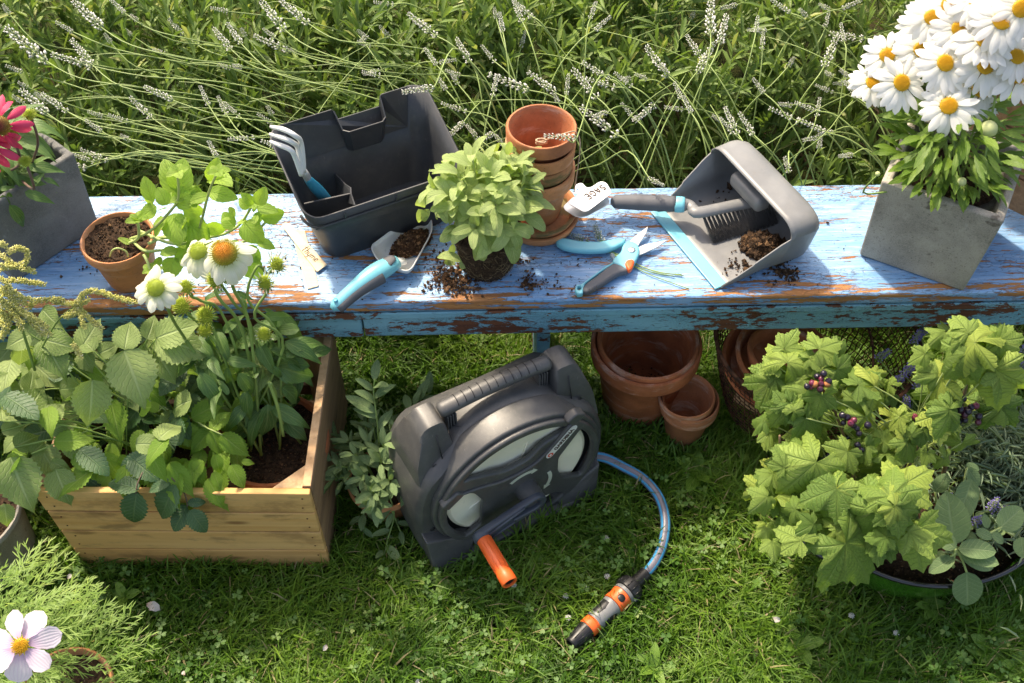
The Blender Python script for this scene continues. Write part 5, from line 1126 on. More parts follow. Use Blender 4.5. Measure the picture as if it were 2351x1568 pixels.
# ------------------------------------------------------------------ goatsbeard in the crate
ga = thing('goatsbeard_plant', 'goatsbeard with big serrated leaves and cream plumes spilling out of the crate', 'goatsbeard', (-.72, 1.16, .17))
def stem_to(root, p, src, mat, r=.0018, bow=.04, name='stem', n=5):
    p = Vector(p); s = Vector(src); m = (p+s)/2+Vector((R.gauss(0, .01), R.gauss(0, .01), bow)); mb = MB(); addtube(mb, smoothpath([s, m, p], 4), [r*1.5]+[r]*8, n, cap=False); return mb.out(name, mat, root, world=True)
def px4(L_, off, oy=523): return None
big = [(1075,765,1485,870,.47,.44),(850,845,1020,1265,.48,.42),(632,1045,622,1420,.47,.40),(288,770,482,1065,.50,.45),(1010,770,1242,1085,.46,.40),(1012,768,1085,575,.47,.49),(1075,762,1390,640,.47,.50),(858,840,900,590,.48,.50),(280,768,565,830,.50,.48),(208,735,5,835,.51,.50),(645,850,500,690,.46,.47),(150,800,145,975,.49,.44),(680,870,830,790,.45,.46),
  (60,1290,150,1120,.42,.42),(145,1305,340,1060,.42,.43),(300,1345,455,1180,.41,.41),(10,1400,180,1350,.40,.39),(330,1395,505,1335,.38,.38),(100,1510,290,1410,.36,.35),(215,1555,335,1450,.35,.34),(20,1330,0,1200,.42,.42),(420,900,330,700,.47,.49),(560,860,640,1010,.44,.42),(560,830,700,600,.46,.48),(290,560,420,700,.50,.49),(200,1130,240,950,.40,.42),(700,1010,1000,980,.41,.40)]
for a, b, c, d, z1, z2 in big:
    leaf_uv(ga, 'arun', (a*.3337, 523+b*.3337), (c*.3337, 523+d*.3337), z1, z2, R.gauss(0, .25), R.uniform(.95, 1.2))
    stem_to(ga, W(a*.3337, 523+b*.3337, z=z1), (-.72+R.gauss(0, .04), 1.18+R.gauss(0, .03), .25), M_['stem'], .0016)
lt = [(760,1180,832,1505,.38,.33),(1110,1420,930,1530,.34,.31),(1305,1330,1112,1400,.34,.33),(1320,1310,1570,1170,.35,.36),(1370,1355,1450,1220,.34,.35),(1450,1390,1610,1240,.34,.35),(1455,1390,1525,1600,.34,.30),(1520,1420,1730,1590,.34,.30),(1250,1350,1400,1560,.34,.30),(1100,1420,1010,1600,.33,.29),(1085,1265,1010,1180,.37,.38),(1215,1010,1280,1100,.36,.35),(1395,1085,1520,1145,.36,.35),(1150,1150,1290,1140,.36,.36),(560,1440,510,1560,.34,.31),(560,1445,640,1480,.34,.33)]
for a, b, c, d, z1, z2 in lt: leaf_uv(ga, 'arun_l', (a*.3337, 523+b*.3337), (c*.3337, 523+d*.3337), z1, z2, R.gauss(0, .3), R.uniform(1, 1.3))
for p in ((1050,1180,1150,1270),(1440,1385,1310,1310),(1180,1150,1090,1265),(1530,1425,1360,1350),(1100,1410,1200,1530)):
    mb = MB(); addtube(mb, smoothpath([W(p[0]*.3337, 523+p[1]*.3337, z=.345), W((p[0]+p[2])/2*.3337+1, 523+(p[1]+p[3])/2*.3337, z=.35), W(p[2]*.3337, 523+p[3]*.3337, z=.33)], 3), .0014, 5); mb.out('stem', M_['stem_pale'], ga, world=True)
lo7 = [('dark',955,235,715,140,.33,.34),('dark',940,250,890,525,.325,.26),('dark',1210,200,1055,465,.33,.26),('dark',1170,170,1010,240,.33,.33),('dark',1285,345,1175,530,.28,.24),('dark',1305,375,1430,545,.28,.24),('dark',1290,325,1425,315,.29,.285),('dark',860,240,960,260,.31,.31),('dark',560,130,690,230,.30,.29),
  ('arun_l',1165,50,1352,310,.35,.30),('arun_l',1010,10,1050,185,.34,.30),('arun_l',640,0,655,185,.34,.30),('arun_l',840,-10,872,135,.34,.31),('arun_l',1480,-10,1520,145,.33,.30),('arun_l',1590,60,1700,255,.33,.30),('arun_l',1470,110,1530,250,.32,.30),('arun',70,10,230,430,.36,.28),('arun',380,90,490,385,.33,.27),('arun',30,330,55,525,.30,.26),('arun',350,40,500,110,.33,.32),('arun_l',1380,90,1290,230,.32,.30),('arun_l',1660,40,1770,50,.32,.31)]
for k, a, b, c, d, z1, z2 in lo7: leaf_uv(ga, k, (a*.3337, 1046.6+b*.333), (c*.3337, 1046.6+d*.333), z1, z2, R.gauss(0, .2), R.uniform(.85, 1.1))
mb = MB(); addtube(mb, smoothpath([W(p[0]*.3337, 1046.6+p[1]*.333, z=p[2]) for p in ((1010, 60, .34), (950, 180, .34), (935, 260, .325))], 4), .0013, 5); mb.out('runner', M_['stem_dark'], ga, world=True); mb = MB(); addtube(mb, smoothpath([W(p[0]*.3337, 1046.6+p[1]*.333, z=p[2]) for p in ((1180, 150, .34), (1270, 260, .30), (1290, 350, .285))], 4), .0013, 5); mb.out('runner', M_['stem_dark'], ga, world=True)
for _ in range(150):
    x = R.uniform(-.95, -.46); y = R.uniform(1.05, 1.36); z = R.uniform(.24, .42); 
    if x > -.56 and y < 1.2: continue
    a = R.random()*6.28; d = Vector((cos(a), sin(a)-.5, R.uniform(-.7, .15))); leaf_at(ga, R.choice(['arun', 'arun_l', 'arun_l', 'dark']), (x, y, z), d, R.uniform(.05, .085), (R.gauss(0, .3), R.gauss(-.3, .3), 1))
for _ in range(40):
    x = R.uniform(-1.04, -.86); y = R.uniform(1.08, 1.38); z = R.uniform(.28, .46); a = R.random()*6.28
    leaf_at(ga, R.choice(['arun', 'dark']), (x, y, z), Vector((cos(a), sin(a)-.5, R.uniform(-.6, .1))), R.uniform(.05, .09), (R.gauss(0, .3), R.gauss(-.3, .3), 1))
for _ in range(48):
    p = Vector((R.uniform(-.82, -.53), R.uniform(1.035, 1.16), R.uniform(.275, .345))); leaf_at(ga, 'arun_l', p, Vector((R.gauss(0, .5), -R.uniform(.3, 1), -R.uniform(.1, .7))), R.uniform(.055, .085), (R.gauss(0, .2), R.gauss(-.5, .2), 1))
# plumes
pl = [[(0,250,.70),(90,270,.69),(180,230,.68),(185,160,.69),(120,140,.70),(60,170,.70)],[(0,100,.72),(50,130,.71)],[(0,290,.68),(100,260,.68),(240,305,.66)],[(60,360,.64),(150,365,.64),(310,390,.62)],[(190,550,.60),(270,500,.60),(435,490,.60)],[(380,510,.59),(520,520,.60),(590,440,.62),(690,440,.62),(800,480,.61),(940,515,.60)],[(450,620,.58),(520,560,.59),(610,490,.60)],[(530,540,.59),(600,610,.58),(705,700,.56)],[(530,545,.59),(560,620,.58),(580,690,.57)],[(440,610,.58),(490,600,.58),(540,575,.59)],[(500,800,.54),(530,840,.53),(560,895,.52)],
  [(0,430,.64),(80,480,.63),(180,520,.62)],[(0,510,.63),(100,600,.61),(150,700,.59)],[(20,400,.65),(120,540,.62),(230,640,.60),(350,740,.58)],[(60,500,.63),(180,610,.60),(300,740,.57)],[(0,560,.62),(60,640,.60),(40,730,.59)],[(0,640,.61),(30,700,.60),(10,760,.58)],[(80,430,.64),(160,480,.63),(230,500,.62)],[(0,340,.66),(60,400,.65),(110,480,.63)],[(0,600,.61),(90,620,.60),(160,650,.60)],[(130,560,.61),(200,600,.61),(330,690,.59)],[(0,470,.64),(60,540,.62),(130,560,.61)],[(0,180,.70),(90,250,.69),(160,290,.68)]]
for i, q in enumerate(pl):
    P = smoothpath([W(a*.3337, 523+b*.3337, z=c) for a, b, c in q], 6); mb = MB(); addtube(mb, P, .0012, 5, cap=False); st = mb.out('plume_stem', M_['plume'], ga, world=True)
    pts = []; 
    for j in range(len(P)-1):
        L_ = (P[j+1]-P[j]).length
        for _ in range(int(L_*5200)+1):
            t = R.random(); o_ = Vector((R.gauss(0, 1), R.gauss(0, 1), R.gauss(0, 1))).normalized(); pts.append((P[j]+(P[j+1]-P[j])*t+o_*.0020, o_))
    off = Vector(ga.location); ob = link('plume', scatter('plume', *T_BUD, [tuple(p-off) for p, _ in pts], [tuple(o_) for _, o_ in pts], [(0, .3, 1)]*len(pts), [(R.uniform(.0034, .0062), .0026, .0026) for _ in pts], M_['plume']), st)
mb = MB(); addtube(mb, smoothpath([W(80, 850, z=.45), W(40, 720, z=.58), W(10, 640, z=.62)], 5), .0025, 6); addtube(mb, smoothpath([W(90, 810, z=.48), W(130, 740, z=.56), W(175, 700, z=.59)], 5), .0020, 6); mb.out('flower_stalk', M_['stem'], ga, world=True)

# ------------------------------------------------------------------ flowers
def dome(name, rad, h, n, spike, mat, ln=.35, rings=None):
    """flower centre: a dome covered with small spikes"""
    P = []; X = []; sc = []; ga_ = 2.39996
    mb = MB()
    v, f, _ = lathe([(rad*cos(t), h*sin(t)) for t in np.linspace(0, pi/2*.98, 7)]+[(0, h)], 20)
    for i in range(n):
        r = sqrt((i+.5)/n); a = i*ga_; z = h*sqrt(max(0, 1-r*r)); p = Vector((rad*r*cos(a), rad*r*sin(a), z)); nn = Vector((p.x/rad**2, p.y/rad**2, max(p.z, h*.25)/h**2)).normalized()
        P.append(tuple(p)); X.append(tuple(nn)); sc.append((spike, spike*ln, spike*ln))
    a = scatter(name, *T_BUD, P, X, [(.1, .2, 1.0001)]*n, sc, mat)
    b = mb.add(v, f).mesh(name+'_core', mat)
    me = join_simple(a, v, f, mat, name); return me
def join_simple(a, v, f, mat, name):
    va = np.zeros(len(a.vertices)*3, np.float32); a.vertices.foreach_get('co', va); ta = np.zeros(len(a.loops), np.int32); a.loops.foreach_get('vertex_index', ta)
    T = []
    for q in f:
        for k in range(1, len(q)-1): T.append((q[0], q[k], q[k+1]))
    na = len(va)//3; V = np.concatenate([va.reshape(-1, 3), np.array([tuple(p) for p in v], np.float32)]); TT = np.concatenate([ta.reshape(-1, 3), np.array(T, np.int32)+na]); return np_mesh(name, V, TT, mat)
D_OR = dome('orange_cone', .021, .018, 260, .0075, M_['disc_orange'], .22); D_GR = dome('green_cone', .019, .013, 220, .0055, M_['disc_green'], .25)
D_BD = dome('green_bud', .015, .013, 110, .016, M_['disc_green'], .20)
D_YE = dome('yellow_disc', .0155, .0045, 240, .0026, M_['disc_yellow'], .55); D_DK = dome('dark_cone', .018, .012, 160, .006, M_['disc_dark'], .25)
D_CO = dome('cosmos_disc', .0125, .006, 90, .006, M_['disc_yellow'], .35)
PT_W = [leaf_mesh('petal', 1, .36, M_['pet_white'], 1.25, .55, 0, .15+.3*i, -.10, 7, 2, .015, 0, i, cup=-.12) for i in range(3)]
PT_E = [leaf_mesh('petal', 1, .46, M_['pet_cream'], 1.15, .55, 0, .5+.4*i, -.15, 7, 2, .01, 0, i, cup=-.2) for i in range(3)]
PT_P = [leaf_mesh('petal', 1, .28, M_['pet_pink'], 1.1, .6, 0, .5+.4*i, -.15, 7, 2, .01, 0, i, cup=-.2) for i in range(3)]
PT_C = [leaf_mesh('petal', 1, .74, M_['pet_lilac'], 1.5, .55, .035, .15+.15*i, -.05, 10, 3, .02, 0, i, cup=.1) for i in range(3)]
PT_Y = [leaf_mesh('petal', 1, .16, M_['pet_cream'], 1.0, .6, 0, .2+.4*i, -.1, 5, 1, .0, 0, i) for i in range(2)]
def flower(root, c, nrm, disc, petals, n, L, rad, drop=.1, ds=1.0, jit=.12, petal_parts=True, spin=0, wide=1):
    nrm = Vector(nrm).normalized(); M = frame(c, nrm.orthogonal(), nrm); off = Matrix.Translation(-Vector(root.location))
    h = link('flower_head', disc, root, off @ M @ Matrix.Scale(ds, 4)); inv = Matrix.Scale(1/ds, 4)
    if petal_parts:
        for i in range(n):
            a = spin+2*pi*i/n+R.gauss(0, jit*.5); t = drop+R.gauss(0, jit); l = L*R.uniform(.9, 1.06)
            d = Vector((cos(a)*cos(t), sin(a)*cos(t), -sin(t)))
            link('petal', R.choice(petals), h, inv @ frame(Vector((cos(a)*rad*.85, sin(a)*rad*.85, -.001+.0012*(i % 2))), d, (R.gauss(0, .12), R.gauss(0, .12), 1), (l, l*R.uniform(.9, 1.1)*wide, l)))
    else:
        mb = MB()
        for i in range(n):
            a = spin+2*pi*i/n+R.gauss(0, jit*.5); t = drop+R.gauss(0, jit); l = L*R.uniform(.9, 1.06); d = Vector((cos(a)*cos(t), sin(a)*cos(t), -sin(t))); me = R.choice(petals)
            Mx = frame(Vector((cos(a)*rad*.85, sin(a)*rad*.85, -.001+.0012*(i % 2))), d, (0, 0, 1), (l, l*wide, l)); uvs = [None]*len(me.vertices)
            for lp, uvd in zip(me.loops, me.uv_layers[0].data): uvs[lp.vertex_index] = tuple(uvd.uv)
            mb.add([tuple(x.co) for x in me.vertices], [tuple(p.vertices) for p in me.polygons], 0, uvs, Mx)
        o = mb.out('petals', petals[0].materials[0], h); o.matrix_basis = inv
    return h
# white coneflowers
ce = thing('white_coneflower', 'white coneflower plant with orange and green cones growing up past the bench front', 'coneflower', (-.49, 1.17, .2))
src = (-.49, 1.17, .2)
view = Vector((0, -.62, .78))
def cflower(u, v_, z, nrm, disc, n, L, drop, ds, pts=None):
    c = W(u, v_, z=z); flower(ce, c, nrm, disc, PT_E, n, L, .017*ds, drop, ds); nn = Vector(nrm).normalized()
    P = [Vector(src)+Vector((R.gauss(0, .02), R.gauss(0, .01), 0))]+[W(a, b, z=zz_) for a, b, zz_ in (pts or [])]+[c-nn*.03, c-nn*.002]; mb = MB(); addtube(mb, smoothpath(P, 5), .0030, 8); mb.out('flower_stalk', M_['stem'], ce, world=True)
cflower(516, 583, .72, (.02, -.38, 1), D_OR, 14, .047, .42, 1.0, [(575, 760, .50), (535, 660, .62)])
cflower(456, 578, .66, (-.15, -.25, 1), D_GR, 14, .040, .30, .82, [(560, 770, .48), (500, 680, .58)])
cflower(358, 662, .66, (-.05, -.45, 1), D_GR, 17, .034, .12, .78, [(440, 800, .45), (395, 730, .56)])
def halfopen(u, v_, z, nrm, L, ds, n=16, pts=None):
    c = W(u, v_, z=z); nn = Vector(nrm).normalized(); M = frame(c, nn.orthogonal(), nn); h = link('flower_bud', D_BD, ce, Matrix.Translation(-Vector(ce.location)) @ M @ Matrix.Scale(ds, 4))
    for i in range(n):
        a = 2*pi*i/n+R.gauss(0, .1); t = -R.uniform(.5, 1.2); d = Vector((cos(a)*cos(t), sin(a)*cos(t), -sin(t))); l = L/ds*R.uniform(.7, 1.1)
        link('petal', R.choice(PT_Y), h, frame(Vector((cos(a)*.017, sin(a)*.017, .002)), d, (cos(a)*-1, sin(a)*-1, .2), (l, l*.9, l)))
        a += .2; d = Vector((cos(a)*.95, sin(a)*.95, -.3)); link('sepal', LF['echi'][i % 3], h, frame(Vector((cos(a)*.014, sin(a)*.014, -.003)), d, (0, 0, 1), (.016, .016, .016)))
    P = [Vector(src)+Vector((R.gauss(0, .03), R.gauss(0, .01), 0))]+[W(a, b, z=q) for a, b, q in (pts or [])]+[c-nn*.03, c]; mb = MB(); addtube(mb, smoothpath(P, 5), .0026, 8); mb.out('flower_stalk', M_['stem'], ce, world=True)
halfopen(500, 645, .66, (-.1, -.3, 1), .020, .72, 14, [(580, 760, .48), (540, 700, .58)]); halfopen(632, 610, .62, (.6, -.1, .8), .026, .62, 14, [(640, 780, .45), (570, 690, .56), (590, 612, .62)]); halfopen(610, 652, .64, (.1, -.3, 1), .020, .60, 14, [(650, 800, .45), (585, 730, .56)])
halfopen(430, 662, .62, (0, -.2, 1), .009, .62, 10, [(520, 740, .50), (460, 690, .57)]); halfopen(420, 706, .58, (0, -.3, 1), .008, .75, 10, [(480, 780, .45)]); halfopen(475, 728, .54, (0, -.3, 1), .007, .75, 10); halfopen(608, 770, .48, (.1, -.3, 1), .012, .6, 10); halfopen(473, 760, .50, (0, -.4, 1), .008, .6, 10)
el = [(1785,780,1885,1070,.45,.40,1.2),(1860,840,2180,915,.44,.41,1.1),(1815,600,2050,632,.50,.49,.9),(1700,740,1800,790,.46,.45,1),(1760,790,1510,780,.45,.45,1.2),(1590,870,1720,1060,.44,.40,1),(1640,620,1510,760,.50,.47,1),(1410,720,1525,880,.47,.43,1),(1640,1000,1790,1210,.42,.36,1.2),(1700,1120,1690,1370,.38,.32,1.2),(1570,1150,1500,1010,.40,.43,1),(1930,760,1720,740,.46,.46,.9),(1290,620,1510,560,.52,.53,1.2),(1400,520,1515,560,.55,.54,.8),(1410,500,1540,400,.55,.57,1),(1620,440,1750,500,.56,.55,1),(1880,950,1970,1060,.42,.39,.8),(1820,560,2010,700,.50,.46,1),(2060,700,1830,690,.46,.47,1.3),(1540,720,1660,580,.48,.52,1),(1560,960,1580,1150,.43,.38,.8),(1440,960,1310,900,.42,.43,1.3),(1700,560,1640,430,.53,.56,.8)]
for a, b, c, d, z1, z2, wd in el: leaf_uv(ce, 'echi', (a*.3337, 523+b*.3337), (c*.3337, 523+d*.3337), z1, z2, R.gauss(0, .3), wd)
for a, b, c, d, z1, z2 in [(2130,880,2295,790,.36,.36),(1840,1215,1850,1480,.33,.27),(1960,1330,2115,1450,.28,.27),(1900,950,2190,1060,.40,.36),(1980,930,2150,950,.41,.39),(1940,1100,2110,1200,.35,.30)]: leaf_uv(ce, 'echi_w', (a*.3337, 523+b*.3337), (c*.3337, 523+d*.3337), z1, z2, R.gauss(0, .3), 1.1)
for p in [((1910,1230),(1860,1070)),((1950,1430),(1850,1060)),((1660,1000),(1540,480)),((1745,760),(1500,430))]:
    mb = MB(); a = W(p[0][0]*.3337, 523+p[0][1]*.3337, z=.28); b = W(p[1][0]*.3337, 523+p[1][1]*.3337, z=.42); addtube(mb, smoothpath([a, (a+b)/2+Vector((.004, 0, .01)), b], 4), .0032, 8); mb.out('stem', M_['stem'], ce, world=True)
for _ in range(90):
    x = R.uniform(-.60, -.42); y = R.uniform(1.18, 1.36); z = R.uniform(.26, .46); a = R.random()*6.28
    leaf_at(ce, 'echi', (x, y, z), Vector((cos(a), sin(a)-.4, R.uniform(-.7, .4))), R.uniform(.06, .10), (R.gauss(0, .3), R.gauss(-.3, .3), 1), 1.1)

# ------------------------------------------------------------------ pink coneflowers in the dark planter
pk_ = thing('pink_coneflower', 'crimson coneflowers with narrow leaves growing in the dark planter at the left edge', 'coneflower', (-.978, 1.535, BZ+.165))
for u, v_, z, nm, ds in ((0, 288, .86, (.1, -.9, .6), .9), (-30, 330, .83, (.1, -.7, .7), .9)):
    c = W(u, v_, z=z); flower(pk_, c, nm, D_DK, PT_P, 13, .046, .017, .5, ds, .2, wide=1.1)
    mb = MB(); nn = Vector(nm).normalized(); addtube(mb, smoothpath([(-.978, 1.52, .62), (-.93, 1.46, .74), c-nn*.03, c], 5), .0026, 7); mb.out('flower_stalk', M_['stem_dark'], pk_, world=True)
for u, v_, z in ((70, 268, .84), (28, 313, .83), (60, 375, .79)):
    c = W(u, v_, z=z); h = link('flower_bud', D_BD, pk_, Matrix.Translation(-Vector(pk_.location)) @ frame(c, (1, 0, 0), (0, -.2, 1)) @ Matrix.Scale(.5, 4)); mb = MB(); addtube(mb, smoothpath([(-.96+R.gauss(0, .02), 1.52, .62), c+Vector((-.008, .0, -.06)), c], 5), .0024, 7); mb.out('flower_stalk', M_['stem_dark'], pk_, world=True)
for a, b, c, d, z1, z2 in [(40,520,205,475,.72,.72),(70,560,300,600,.71,.70),(10,690,30,930,.67,.60),(70,900,75,1000,.66,.63),(190,900,430,980,.66,.64),(70,1000,258,1215,.64,.58),(20,920,60,1120,.65,.59),(90,650,370,690,.70,.70),(100,790,370,850,.67,.66),(0,880,100,850,.67,.68),(230,870,320,740,.66,.69),(70,750,120,880,.68,.65),(260,690,350,600,.69,.72),(330,800,480,830,.67,.66),(0,640,60,820,.70,.66),(180,690,500,720,.69,.68)]:
    leaf_uv(pk_, 'echi', (a*.30, 171+b*.30), (c*.30, 171+d*.30), z1, z2, R.gauss(0, .3), 1.1)
for _ in range(70):
    a = R.random()*6.28; r = R.uniform(.0, .07); leaf_at(pk_, 'echi', (-.978+r*cos(a), 1.535+r*sin(a), R.uniform(.62, .72)), Vector((cos(a), sin(a)-.2, R.uniform(-.3, .9))), R.uniform(.06, .11), (0, 0, 1), 1)

# ------------------------------------------------------------------ mint in the soil pot
mt = thing('mint_plant', 'young mint with round light leaves sprawling right out of the soil pot', 'mint', (-.742, 1.414, .55))
ms = [[(300,548,.56),(330,575,.57),(365,575,.565),(420,570,.55),(470,575,.54)],[(300,548,.56),(345,530,.60),(395,480,.65),(410,450,.68),(407,395,.74)],[(320,530,.58),(400,560,.58),(450,540,.58),(480,440,.70),(500,395,.75)],[(340,560,.57),(420,530,.58),(500,560,.57),(560,555,.57),(620,500,.60)],[(345,545,.58),(480,545,.57),(545,520,.58),(580,470,.63)],[(290,560,.555),(318,545,.58),(315,505,.62)],[(330,585,.565),(338,600,.56),(345,620,.55)],[(420,530,.58),(470,560,.56),(560,590,.52)]]
for q in ms: mb = MB(); addtube(mb, smoothpath([W(a, b, z=c) for a, b, c in q], 5), [.0030-.0012*i/30 for i in range(5*len(q))], 7); mb.out('stem', M_['stem_pale'], mt, world=True)
for q in ms:
    for k in range(5): leaf_at(mt, 'mint', W(*q[-1][:2], z=q[-1][2]), Vector((cos(k*1.3), sin(k*1.3), .5)), R.uniform(.016, .028), (0, -.3, 1))
ml = [(405,440,380,368,.68,.74,1),(410,440,420,372,.68,.74,1),(350,460,330,405,.66,.70,.9),(385,470,360,430,.66,.69,1.1),(400,465,450,440,.66,.69,1.1),(490,420,495,368,.70,.75,.9),(488,415,520,400,.70,.74,.9),(480,440,545,455,.68,.68,.8),(455,470,450,425,.66,.69,1),(480,450,430,460,.68,.68,.8),(400,490,405,560,.62,.60,1.2),(420,500,480,560,.62,.58,1.1),(470,520,520,530,.60,.58,1.1),(380,500,345,540,.62,.60,1.1),(360,475,320,500,.64,.62,1),(400,590,390,640,.55,.53,1.3),(370,590,350,620,.55,.54,.7),(430,570,400,600,.56,.55,1.1),(470,580,440,560,.55,.56,.9),(540,520,500,490,.60,.62,1.2),(560,510,600,560,.60,.58,1.2),(570,480,545,455,.64,.66,.9),(590,480,640,480,.64,.64,.9),(590,470,610,430,.65,.68,1),(580,470,560,445,.65,.68,.9),(600,500,660,490,.62,.62,.9),(530,560,500,600,.56,.54,1),(560,570,600,600,.55,.53,1.2),(560,590,600,640,.53,.50,1.3),(500,640,460,600,.50,.54,1.1),(590,560,640,560,.57,.56,.9),(420,480,470,490,.64,.63,1.2),(440,500,430,550,.62,.59,1.1),(330,570,345,590,.57,.56,.7),(300,560,270,545,.56,.57,.7),(315,505,330,490,.62,.64,.5),(318,508,300,500,.62,.63,.5),(620,500,640,520,.61,.59,.9),(540,480,520,500,.63,.61,1.1),(350,440,335,475,.67,.64,.8)]
for a, b, c, d, z1, z2, wd in ml:
    o = leaf_uv(mt, 'mint', (a, b), (c, d), z1, z2, R.gauss(0, .45), wd)
for _ in range(34):
    u, v_, z = R.choice([(410, 470, .65), (470, 540, .58), (560, 540, .59), (590, 490, .62), (420, 560, .57), (440, 450, .67)]); u += R.gauss(0, 22); v_ += R.gauss(0, 22); a = R.random()*6.28
    leaf_at(mt, 'mint', W(u, v_, z=z), Vector((cos(a), sin(a), R.uniform(-.3, .5))), R.uniform(.018, .034), (R.gauss(0, .5), R.gauss(-.3, .4), 1))
mb = MB(); addtube(mb, smoothpath([W(375/3.05+130+8, 0+600, z=.55), W(262, 545, z=.58)], 3), .0001, 3)
mb = MB(); addtube(mb, smoothpath([W(252, 590, z=.553), W(258, 575, z=.57), W(272, 570, z=.575), W(290, 578, z=.565), W(294, 590, z=.556)], 4), .0018, 6); mb.out('tendril', M_['stem_pale'], mt, world=True)
# ------------------------------------------------------------------ sage with root ball
sg = thing('sage_plant', 'light green sage plant without its pot, dark bare root ball standing on the bench', 'sage', tuple(W(1118, 640, z=BZ)+Vector((0, .035, 0))))
cx, cy = sg.location.x, sg.location.y
v = []; f = []; uv = []; NSEG = 56; prof = [(0, .0), (.040, .0), (.048, .005), (.053, .02), (.057, .045), (.061, .075), (.064, .098), (.062, .108), (.050, .114), (.03, .116), (0, .116)]
for i, (r, z) in enumerate(prof):
    for k in range(NSEG):
        a = 2*pi*k/NSEG; n_ = noise.noise(Vector((cos(a)*3, sin(a)*3, z*45)))*.0035+noise.noise(Vector((cos(a)*9, sin(a)*9, z*130)))*.002 if r > .01 else 0; v.append(((r+n_)*cos(a), (r+n_)*sin(a), z+n_*.5+.0015))
f = [(i*NSEG+k, i*NSEG+(k+1) % NSEG, (i+1)*NSEG+(k+1) % NSEG, (i+1)*NSEG+k) for i in range(len(prof)-1) for k in range(NSEG)]
MB().add(v, f).out('root_ball', M_['rootball'], sg)
P = []
for _ in range(1500): a = R.random()*6.28; z = R.uniform(.004, .112); r = .047+.016*z/.11+.002; P.append((r*cos(a), r*sin(a), z))
for _ in range(500): a = R.random()*6.28; r = .058*sqrt(R.random()); P.append((r*cos(a), r*sin(a), .117))
crumbs('root_crumbs', P, .0030, M_['rootball'], sg)
rm = MB()
for _ in range(130):
    a = R.uniform(pi, 2*pi); z = R.uniform(.01, .09); da = R.uniform(-.5, .5); dz = R.gauss(0, .02); pts = []
    for t in (0, .33, .66, 1): zz_ = min(.1, max(.006, z+dz*t)); r = .049+.0155*zz_/.11+.002*(1 if t in (.33, .66) else 0); pts.append((r*cos(a+da*t), r*sin(a+da*t), zz_))
    addtube(rm, pts, .00035, 3, cap=False)
M_['root'] = plain('fine_root', (.24, .17, .09), .8); tag(rm.out('roots', M_['root'], sg), kind='stuff')
def sage_shoots(root, c, n, rad, hgt, L0, kind, smat, lean=(0, 0), droop=.5, dense=7):
    for i in range(n):
        a = i*2.4+R.gauss(0, .2); r = rad*sqrt((i+.5)/n); out = Vector((cos(a), sin(a), 0)); b = Vector(c)+out*min(r*.35, .045); tip = Vector(c)+out*r+Vector((lean[0]*r*2, lean[1]*r*2, hgt*(1-.42*(r/rad)**2)*R.uniform(.8, 1.1)))
        m = (b+tip)/2+Vector((0, 0, .02)); P = smoothpath([b, m, tip], 4); mb = MB(); addtube(mb, P, [.0022]*4+[.0016]*5, 6, cap=False); mb.out('stem', smat, root, world=True)
        d = (P[-1]-P[-2]).normalized(); nl = dense
        for k in range(nl):
            t = k/(nl-1); p = P[-1]-(P[-1]-P[3])*(1-t)*.8 if k < nl-2 else P[-1]; q = k*1.57+R.gauss(0, .25)+i
            side = Matrix.Rotation(q, 3, d) @ d.orthogonal().normalized(); e = (side*(1.1-.5*t)+d*(.35+.6*t)+Vector((0, 0, .25-droop*.5))+out*.25).normalized()
            l = L0*R.uniform(.75, 1.2)*(1-.35*t); leaf_at(root, kind, p+e*.006, e, l, d+Vector((0, 0, .6)), R.uniform(.85, 1.15))
sage_shoots(sg, (cx, cy, BZ+.115), 20, .092, .150, .068, 'sage', M_['stem_pale'], (0, -.04), .38, 8)
for a, b, c, d, z1, z2 in [(1083,555,1060,622,.53,.485),(1092,572,1097,612,.52,.49),(1058,600,1005,568,.50,.53),(1030,585,1008,600,.50,.46),(1120,560,1130,595,.53,.50),(1140,545,1150,575,.53,.51),(1165,525,1180,555,.54,.52),(1040,560,1035,590,.53,.50),(985,480,955,520,.57,.54),(1185,340,1230,395,.68,.66),(1190,365,1225,430,.67,.63),(1150,345,1190,340,.69,.70),(970,450,958,500,.60,.56),(960,480,985,530,.58,.53),(1205,470,1200,530,.60,.54)]:
    leaf_uv(sg, 'sage', (a, b), (c, d), z1, z2, R.gauss(0, .2), 1.1)
for _ in range(70):
    a = R.random()*6.28; r = .07*sqrt(R.random()); leaf_at(sg, 'sage', (cx+r*cos(a), cy+r*sin(a), BZ+.13+R.random()*.08), Vector((cos(a), sin(a)-.3, R.uniform(-.3, .8))), R.uniform(.035, .06), (R.gauss(0, .3), -.3, 1), 1.1)
